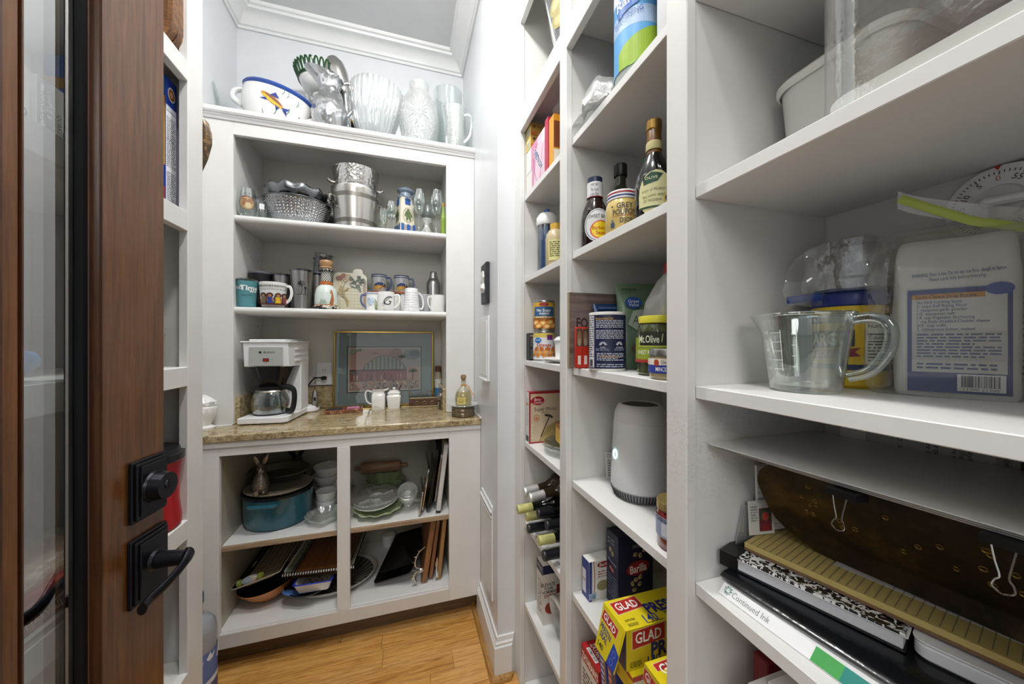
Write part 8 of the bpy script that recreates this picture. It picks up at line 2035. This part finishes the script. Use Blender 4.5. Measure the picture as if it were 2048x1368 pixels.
obj('bag_film', crumple(bgm, 0.008, 34, 2, lambda c: 1.0 if c.z > 0.006 else 0.2), TG('wrinkled_bag', 'eef0f0', 0.12, 0.8, 0.07, 0.4, milk=0.05, nb=0.9, ns=34), t)
tl = sheet(12, 12, lambda u, v: Vector((-0.030 - 0.006 * sin(3 * v), 0.0, 0)) + Vector((-0.050 * u, 0.030 * u + 0.006 * sin(6 * u + 4 * v), -0.020 + 0.095 * v * (1 - 0.25 * u))))
obj('bag_tail', crumple(tl, 0.006, 40, 9), FILM, t)
obj('blue_zip', tube([(-0.048, 0.010, -0.006), (-0.066, 0.022, -0.008), (-0.084, 0.034, -0.010)], 0.0055, 8, flat=0.35, up=(0.4, 1, 0)), M('blue_zip', '1f3a84', 0.35), t, label='blue zip strip')
# flour bag in a zip bag
t = thing('flour_bag', 'white paper flour bag with a blue recipe panel inside a clear zip bag', 'bag', (0.648, 0.255, S4), R(-60))
w_, d_, h_ = 0.094, 0.060, 0.192
fbm = loft([[(x * k, y * k2, z) for x, y in rrect(w_, d_, 0.012, 5)] for k, k2, z in ((0.96, 0.94, 0.0), (1.0, 1.0, 0.006), (1.02, 1.05, 0.07), (1.0, 1.02, 0.150), (0.99, 0.96, 0.176), (0.95, 0.80, h_ - 0.005), (0.90, 0.60, h_))])
bmesh.ops.subdivide_edges(fbm, edges=fbm.edges[:], cuts=2, use_grid_fill=True)
obj('paper_bag', crumple(fbm, 0.0022, 60, 3), M('flour_bag_paper', 'dcdad4', 0.6), t)
p = Pr()
W2 = 0.078
p.text('WARNING: Flour is raw. Do not eat raw flour, dough or batter.', 0.0, 0.1485, 0.0042, '33406f', w=0.070, bold=0.01, rot=0.03).text('Please cook fully before enjoying.', 0.0, 0.1425, 0.0042, '33406f', w=0.042, bold=0.0, rot=0.03)
p.rect(-0.0385, 0.006, 0.0385, 0.130, '2b3d7e').rect(-0.035, 0.030, 0.035, 0.124, 'd0cec8').rect(-0.035, 0.118, 0.020, 0.124, 'c98a34').text('Garlic-Cheese Drop Biscuits', -0.009, 0.121, 0.0042, '3a2a18', w=0.046, bold=0.01).ell(0.030, 0.1265, 0.010, 0.007, '3a52a0')
rows = ['No-Stick Cooking Spray', '2  cups Self Rising Flour', '1  teaspoon garlic powder', '1/2  teaspoon salt', '1/4  cup Vegetable Shortening', '1  cup finely shredded Cheddar cheese', '2/3  cup milk', '2  tablespoons butter, melted']
for k, r_ in enumerate(rows):
    p.text(r_, -0.031, 0.1145 - 0.0047 * k, 0.0034, '3d4a7c', w=0.0013 * len(r_) + 0.006, al='L', bold=0.005)
p.rect(-0.035, 0.044, 0.035, 0.0785, 'bcbab6').para(-0.031, 0.047, 0.031, 0.077, 8, '45507c', 6, 0.5).para(-0.031, 0.033, 0.028, 0.042, 2, '45507c', 8, 0.45).rect(0.0, 0.009, 0.034, 0.0285, 'e2e0dc').bars(0.003, 0.0135, 0.031, 0.027, '2b2f4c', 5, 26).text('13300 21100', 0.017, 0.0112, 0.0028, '2b2f4c', w=0.025, bold=0)
p.put(t, flat((0, -0.0325, 0), (1, 0, 0), (0, 0, 1)), 'printed_panel', rough=0.55)
p = Pr(); p.para(-0.02, 0.02, 0.02, 0.12, 14, '9a8078', 3, 0.4).text('BEST', 0.0, 0.09, 0.02, 'b06a50', rot=pi / 2)
p.put(t, flat((0.049, 0, 0), (0, 1, 0), (0, 0, 1)), 'printed_side', rough=0.55)
zb = loft([[(x * k + sx_, y * k2, z) for x, y in rrect(0.128, 0.086, 0.03, 6)] for k, k2, z, sx_ in ((0.95, 0.85, 0.0, -0.008), (1.02, 0.98, 0.01, -0.010), (1.04, 1.0, 0.09, -0.010), (1.0, 0.98, 0.150, -0.008), (0.98, 0.7, 0.190, -0.006), (0.96, 0.2, 0.212, -0.004))])
bmesh.ops.subdivide_edges(zb, edges=zb.edges[:], cuts=2, use_grid_fill=True)
obj('zip_bag', crumple(zb, 0.006, 30, 8, lambda c: 1.0 if c.z > 0.01 else 0.1), TG('zip_bag_film', 'f3f4f4', 0.05, 0.55, 0.06, 0.3, milk=0.06, nb=0.5, ns=30), t)
obj('zip_strip', tube([(-0.044, -0.022, 0.250), (-0.020, -0.022, 0.232), (0.014, -0.020, 0.208), (0.058, -0.016, 0.190)], 0.0048, 8, flat=0.25, up=(0, 1, 0.2)), M('yellow_green_zip', 'b7c45a', 0.35), t, label='yellow-green zip strip')
obj('bag_top', sheet(10, 6, lambda u, v: Vector((-0.046 + 0.108 * u, -0.020 + 0.006 * u - 0.003 * v, (0.238 - 0.050 * u ** 0.8) + 0.022 * v))), TG('zip_bag_top', 'eceeee', 0.1, 0.6, 0.06, 0.3, milk=0.22), t)
# dial timer on the back panel
t = thing('dial_timer', 'round white kitchen timer dial with black numbers high on the back panel', 'timer', (XK - 0.0006, 0.232, 1.432))
obj('timer_case', xf(lathe([(0, 0.0), (0.046, 0.0), (0.048, 0.004), (0.046, 0.010), (0.040, 0.012), (0, 0.012)], 56), rot=(0, R(-90), 0)), PLA, t)
p = Pr()
for k in range(60):
    a = 2 * pi * k / 60
    l_ = 0.0045 if k % 5 == 0 else 0.003
    p.line([(0.039 * cos(a), 0.039 * sin(a)), ((0.039 - l_) * cos(a), (0.039 - l_) * sin(a))], 0.0008, '26262a')
for k in range(12):
    a = pi / 2 + 2 * pi * k / 12
    p.text(str(5 * k), 0.0295 * cos(a), 0.0295 * sin(a), 0.0062, 'b56a5a' if k in (0, 3, 6) else '2a2a2e', rot=a - pi / 2, bold=0.0)
p.poly([(-0.003, 0.044), (0.003, 0.044), (0, 0.039)], 'b5281e')
p.put(t, flat((-0.0121, 0, 0), (0, -1, 0), (0, 0, 1)), 'dial_marks')
obj('dial_knob', xf(lathe([(0, 0.012), (0.022, 0.012), (0.020, 0.017), (0, 0.018)], 40), rot=(0, R(-90), 0)), M('dial_grey', 'd2d2d0', 0.4), t)
obj('knob_bar', xf(bx(-0.005, 0.005, -0.019, 0.019, 0.0175, 0.029, 0.003), rot=(R(20), R(-90), 0)), PLA, t)

# papers shelf
Z3 = S3
p = Pr(); p.text('Continued Ink', 0.042, 0.0088, 0.0080, '75787c', w=0.050, al='C', bold=-0.01).rect(0.115, 0.0, 0.142, 0.017, '3f9a4a').rect(0.142, 0.0, 0.20, 0.017, '1f7f76').text('B', 0.165, 0.0085, 0.008, 'e8ecea')
for k in range(9):
    a = 2 * pi * k / 9
    p.line([(0.010 + 0.0025 * cos(a), 0.010 + 0.0030 * sin(a)), (0.010 + 0.0055 * cos(a), 0.010 + 0.0062 * sin(a))], 0.0014, ['2f6a4a', '4f8a6a', '7fae96'][k % 3])
t = thing('booklet', 'white and green booklet lettered Continued Ink, lowest at the front of the paper shelf', 'booklet', (0.446, 0.396, Z3), R(3.5))
obj('booklet_pages', prism([(0, 0), (0.21, 0), (0.21, -0.30), (0, -0.30)], 0.0, 0.012), M('glossy_white_paper', 'e6e7e8', 0.2), t)
cv = loft([[(x, y, z) for x, z in ((0.0, 0.0132), (-0.0125, 0.0015), (-0.012, 0.0), (0.0, 0.0))] for y in (0, -0.30)])
obj('spine', cv, MATS['glossy_white_paper'], t)
p.put(t, flat((-0.0125, 0.0, 0.0015), (0, -1, 0), (0.0125, 0, 0.0117)), 'printed_spine', rough=0.25)['kind'] = 'stuff'
t = thing('binder', 'black glossy folder with white sheets inside, above the white and green booklet', 'binder', (0.452, 0.402, Z3 + 0.0136), R(7))
t.scale = (1, 1, 0.68)
BV = M('black_vinyl', '0d0f12', 0.18, nb=0.15, ns=120)
obj('lower_cover', bx(0.0, 0.22, -0.29, 0.0, 0.0, 0.003, 0.001), BV, t)
obj('sheets', bx(0.004, 0.215, -0.165, -0.008, 0.0035, 0.0085, 0.0005), M('white_paper', 'f4f4f2', 0.6), t)
cvr = loft([[(x, y, z) for x, z in ((0.002, 0.002), (-0.007, 0.006), (-0.009, 0.011), (-0.004, 0.016), (0.01, 0.0185), (0.22, 0.0185), (0.22, 0.0155), (0.012, 0.0155), (-0.001, 0.013), (-0.004, 0.0095))] for y in (0, -0.29)])
obj('upper_cover', cvr, BV, t)
t = thing('composition_book', 'black and white marbled composition notebook under the yellow legal pad', 'notebook', (0.4575, 0.414, Z3 + 0.0268), R(18))
t.scale = (1, 1, 1.38)
obj('pages', bx(0.002, 0.205, -0.186, -0.001, 0.0015, 0.0125, 0.0008), speckle('page_edges', 'd9dade', 'b9babf', 300, 0.3, 0.7), t)
mm, nt, b_ = newmat('marbled_cover')
n_ = tex(nt, 'Noise', 150, coords(nt, (1, 1, 0.05)), Detail=2.0, Roughness=0.5, Distortion=1.2)
nt.links.new(ramp(nt, n_.outputs[0], [(0.50, '0f0f11'), (0.53, 'e9e9e9')]), b_.inputs['Base Color'])
b_.inputs['Roughness'].default_value = 0.35
obj('cover', bx(0.0, 0.242, -0.188, 0.0, 0.0130, 0.0150, 0.0006), mm, t)
obj('lower_cover', bx(0.0, 0.242, -0.188, 0.0, 0.0, 0.0014, 0.0004), BLK, t)
obj('spine_tape', bx(-0.0006, 0.2425, -0.024, 0.0006, -0.0002, 0.0156, 0.0004), BLK, t)
obj('loose_sheet', crumple(bx(0.0, 0.2, -0.19, -0.02, 0.0126, 0.0129), 0.0008, 20, 3), MATS['white_paper'], t)
t = thing('legal_pad', 'yellow ruled legal pad lying on the composition notebook', 'notepad', (0.491, 0.402, Z3 + 0.0490), R(15))
obj('sheets', bx(0.0, 0.19, -0.34, 0.0, 0.004, 0.0115, 0.0006), speckle('yellow_pad_paper', 'c2ad6a', 'b59f5c', 200, 0.3, 0.7), t)
obj('card_back', bx(0.0, 0.19, -0.34, 0.0, 0.0, 0.0039, 0.0004), M('brown_cardboard', '7c5f42', 0.7), t)
p = Pr()
for k in range(40):
    p.line([(0.001, -0.008 - 0.0082 * k), (0.19, -0.008 - 0.0082 * k)], 0.0007, '6a6a58')
p.put(t, flat((0, 0, 0.0116), (1, 0, 0), (0, 1, 0)), 'ruled_lines', rough=0.7)
one('clear_ruler', 'translucent plastic sleeve lying on the yellow legal pad', 'sleeve', bx(0, 0.05, -0.22, 0, 0, 0.0008, 0.0003), TG('sleeve_plastic', 'e9ebec', 0.1, 0.5, 0.1, 0.3, milk=0.5), (0.556, 0.325, Z3 + 0.0612), R(13))
t = thing('white_case', 'white flat plastic case in front of the legal pad at the right', 'case', (0.520, 0.232, Z3 + 0.0262), R(18))
obj('case_body', xf(prism(rrect(0.16, 0.20, 0.012, 4), 0, 0.0175, 0.003), (0.082, -0.100, 0)), PLA, t)
obj('case_lid', xf(prism(rrect(0.162, 0.202, 0.012, 4), 0.018, 0.0195, 0.0007), (0.082, -0.100, 0)), PLA, t)
# hammered bronze tray
t = thing('bronze_tray', 'large hammered dark bronze tray standing on the legal pad under the papers', 'tray', (0.590, 0.196, Z3 + 0.0622), R(9), ry=R(-34))
mb_, nt, b_ = newmat('patinated_bronze')
n_ = tex(nt, 'Noise', 9, coords(nt), Detail=7.0, Roughness=0.65)
nt.links.new(ramp(nt, n_.outputs[0], [(0.38, '1a140c'), (0.55, '3a2c18'), (0.75, '6e5228')]), b_.inputs['Base Color'])
b_.inputs['Metallic'].default_value = 0.6
b_.inputs['Roughness'].default_value = 0.42
bump(nt, b_, tex(nt, 'Voronoi', 55, coords(nt)).outputs[0], 0.25, 0.003)
tb = loft([[(zz, y * k, 0.088 + x * k) for x, y in rrect(0.176, 0.40, 0.07, 8)] for k, zz in ((0.80, 0.016), (0.84, 0.014), (0.97, 0.001), (1.0, -0.002), (1.0, 0.001), (0.97, 0.004), (0.84, 0.018), (0.8, 0.019))])
obj('tray_body', tb, mb_, t)
dm = bmesh.new(); rnd = random.Random(8)
for k in range(46):
    yy = rnd.uniform(-0.16, 0.16); zz = 0.05 + 0.085 * rnd.random() ** 1.2
    join(dm, lathe([(0.0022, 0), (0.0036, 0.0008), (0.0040, 0)], 10, 1.0, rnd.uniform(0.6, 1.0)), Matrix.Translation((0.0158, yy, zz)) @ Matrix.Rotation(R(-90), 4, 'Y'))
do = obj('hammer_marks', dm, M('worn_bronze_highlight', '8f7234', 0.35, 0.8), t); do['kind'] = 'stuff'
# sheaf of papers lying on the tray with two binder clips
t = thing('paper_stack', 'sheaf of white papers in a clear cover lying across the bronze tray', 'papers', (0.438, 0.418, Z3 + 0.2045), R(2.5))
shn = sheet(10, 14, lambda u, v: Vector((0.23 * u, -0.415 * v, 0.006 + 0.010 * v)))
obj('clear_cover', shn, TG('clear_cover', 'eceef0', 0.16, 0.7, 0.03, 0.35, milk=0.35), t)
for k in range(3):
    o = obj('sheet', sheet(6, 10, lambda u, v: Vector((0.003 * k + 0.222 * u, -0.003 - 0.40 * v, 0.0045 - 0.0022 * k + 0.010 * v - 0.003 * k * v * (1 - v)))), MATS['white_paper'], t)
for k, (yy, lab) in enumerate(((0.252, 'black binder clip with wire loops hanging from the papers, the one nearer the partition'), (0.147, 'black binder clip with wire loops hanging from the papers, the one nearer the room edge'))):
    t = thing('binder_clip', lab, 'clip', (0.4445 + 0.005 * k, yy, Z3 + 0.2035 + 0.004 * k), R(2), 'binder clips on the papers')
    obj('clip_body', loft([[(x, y, z) for x, z in ((-0.003, 0.001), (0.018, 0.0025), (0.018, -0.008), (-0.003, -0.0055))] for y in (0.0135, -0.0135)]), BLK, t)
    wz = -0.005
    wp_ = [(-0.001, 0.0075, wz), (-0.003, 0.005, wz - 0.012), (-0.005, 0.0022, wz - 0.022), (-0.006, 0.0045, wz - 0.026), (-0.007, 0.0052, wz - 0.031), (-0.007, 0.0, wz - 0.0345), (-0.007, -0.0052, wz - 0.031), (-0.006, -0.0045, wz - 0.026), (-0.005, -0.0022, wz - 0.022), (-0.003, -0.003, wz - 0.012), (-0.001, -0.0045, wz)]
    obj('wire_loop', tube(curve(wp_, 4), 0.0007, 6), M('clip_wire', 'c9c7c2', 0.2, 1.0), t)
# cards leaning on the partition
p = Pr()
for k in range(13):
    p.line([(0.0, 0.01 + 0.0085 * k), (0.07, 0.01 + 0.0085 * k)], 0.0006, '7a7e8a')
t = thing('ruled_notepad', 'white ruled notepad standing against the scuffed partition', 'notepad', (0.535, 0.4175, Z3 + 0.0622), R(-5), rx=R(-2))
obj('sheets', bx(0, 0.07, -0.004, 0, 0, 0.104, 0.0005), MATS['white_paper'], t)
p.put(t, flat((0, -0.004, 0), (1, 0, 0), (0, 0, 1)), 'ruled_lines')
t = thing('photo_card', 'small white card with a red picture in front of the ruled notepad', 'card', (0.512, 0.4115, Z3 + 0.0622), R(-8), rx=R(-3))
obj('card_sheet', bx(0, 0.045, -0.0015, 0, 0, 0.052, 0.0003), M('card_white', 'd6d3cc', 0.5), t)
p = Pr(); p.rect(0.018, 0.005, 0.040, 0.040, '6f3038').rect(0.020, 0.022, 0.038, 0.038, '3f5a48').ell(0.029, 0.028, 0.006, 0.007, 'b5483f').rect(0.022, 0.006, 0.036, 0.016, '8a2c34').para(0.003, 0.02, 0.015, 0.045, 6, '9a9a98', 2)
p.put(t, flat((0, -0.0015, 0), (1, 0, 0), (0, 0, 1)), 'printed_picture')
one('clear_sleeve', 'clear plastic sleeve leaning in the corner by the scuffed partition', 'sleeve', xf(bx(0, 0.055, -0.0008, 0.0008, 0, 0.095, 0.0003), (0, 0, 0), (0, R(14), 0)), TG('clear_sleeve', 'e6e9ec', 0.12, 0.6, 0.05, 0.35, milk=0.12), (0.485, 0.419, Z3 + 0.016), R(-4))
# upright letters against the back panel
p = Pr()
p.rect(0, 0, 0.20, 0.27, 'c9c8c6').text('ID: ARN', 0.040, 0.21, 0.006, '6a6a6a', w=0.028, rot=-pi / 2, bold=0)
for k, (x, s_) in enumerate(((0.070, 'Healthcare Customer Service'), (0.078, 'If you have questions, read more'), (0.094, 'Healthcare Customer Service'), (0.101, 'Electronic Funds Transfer. If they'), (0.108, 'Monthly payment amount will be'))):
    p.text(s_, x, 0.20, 0.0058, '4a4a4a', w=0.10, rot=-pi / 2, bold=0.01 if k < 2 else 0)
p.rect(0.128, 0.10, 0.146, 0.27, 'a9a8a6').text('Codes', 0.137, 0.22, 0.006, '4a4a4a', w=0.024, rot=-pi / 2, bold=0).rect(0.146, 0.10, 0.152, 0.27, '4a4642').rect(0.172, 0.10, 0.190, 0.27, 'a09f9d').text('Codes', 0.182, 0.22, 0.006, '4a4a4a', w=0.024, rot=-pi / 2, bold=0).text('Monthly Premium (including donor)', 0.195, 0.20, 0.0055, '55534f', w=0.11, rot=-pi / 2, bold=0)
t = thing('printed_letter', 'white printed letter standing sideways against the back panel above the papers', 'letter', (0.693, 0.365, Z3), R(-90), rx=R(-2))
obj('letter_sheet', bx(0, 0.20, -0.001, 0.0, 0, 0.27), M('letter_paper', 'cfcecb', 0.6), t)
p.put(t, flat((0, -0.001, 0), (1, 0, 0), (0, 0, 1)), 'printed_text')
t = thing('white_envelope', 'torn white envelope behind the printed letter', 'envelope', (0.698, 0.400, Z3), R(-90), rx=R(-1))
obj('envelope_sheet', crumple(bx(0, 0.12, -0.001, 0.0, 0, 0.245), 0.001, 30, 2), MATS['white_paper'], t)
p = Pr(); p.rect(0, 0, 0.20, 0.25, 'b9b6ae').rect(0, 0.178, 0.20, 0.182, '5a5852').poly([(0.060, 0.222), (0.084, 0.222), (0.080, 0.240), (0.056, 0.240)], '1c1f26').poly([(0.060, 0.236), (0.080, 0.231), (0.066, 0.227)], 'b9b6ae').para(0.056, 0.212, 0.084, 0.219, 2, '4a4a46', 2).para(0.0, 0.197, 0.12, 0.203, 1, '4a4a46', 4).rect(0.092, 0.20, 0.12, 0.245, '4a4a4a').bars(0.093, 0.201, 0.119, 0.244, 'b9b6ae', 4, 18)
t = thing('postal_envelope', 'postal envelope with a black eagle mark right of the printed letter', 'envelope', (0.699, 0.195, Z3), R(-90), rx=R(-1))
obj('envelope_sheet', bx(0, 0.19, -0.0015, 0.0, 0, 0.25), M('envelope_grey', 'c0bdb6', 0.6), t)
p.put(t, flat((0, -0.0015, 0), (1, 0, 0), (0, 0, 1)), 'printed_marks')
# bottom shelf of the near bay
t = thing('file_box', 'plain white file box on the lowest visible shelf of the near bay', 'box', (0.570, 0.205, S2))
obj('box_body', bx(-0.125, 0.115, -0.155, 0.150, 0, 0.196, 0.002), CARD, t)
obj('box_lid', bx(-0.128, 0.118, -0.158, 0.153, 0.176, 0.199, 0.002), CARD, t)
p = Pr(); p.rect(0, 0, 0.14, 0.10, 'e0e0e0').rect(0.01, 0.06, 0.13, 0.085, 'a9abb0').para(0.01, 0.01, 0.12, 0.05, 5, '8a8a8e', 3, 0.4)
t = thing('document', 'printed white document lying on the file box', 'papers', (0.463, 0.345, S2 + 0.2))
obj('document_sheets', bx(0, 0.16, -0.20, 0, 0, 0.006, 0.0004), MATS['white_paper'], t)
p.put(t, flat((0.01, -0.02, 0.006), (0, -1, 0), (1, 0, 0)), 'printed_text')
one('red_folder', 'dark red folder standing between the file box and the partition', 'folder', bx(-0.09, 0.09, -0.012, 0.012, 0, 0.185, 0.002), M('dark_red_folder', '7c1822', 0.4), (0.60, 0.392, S2))
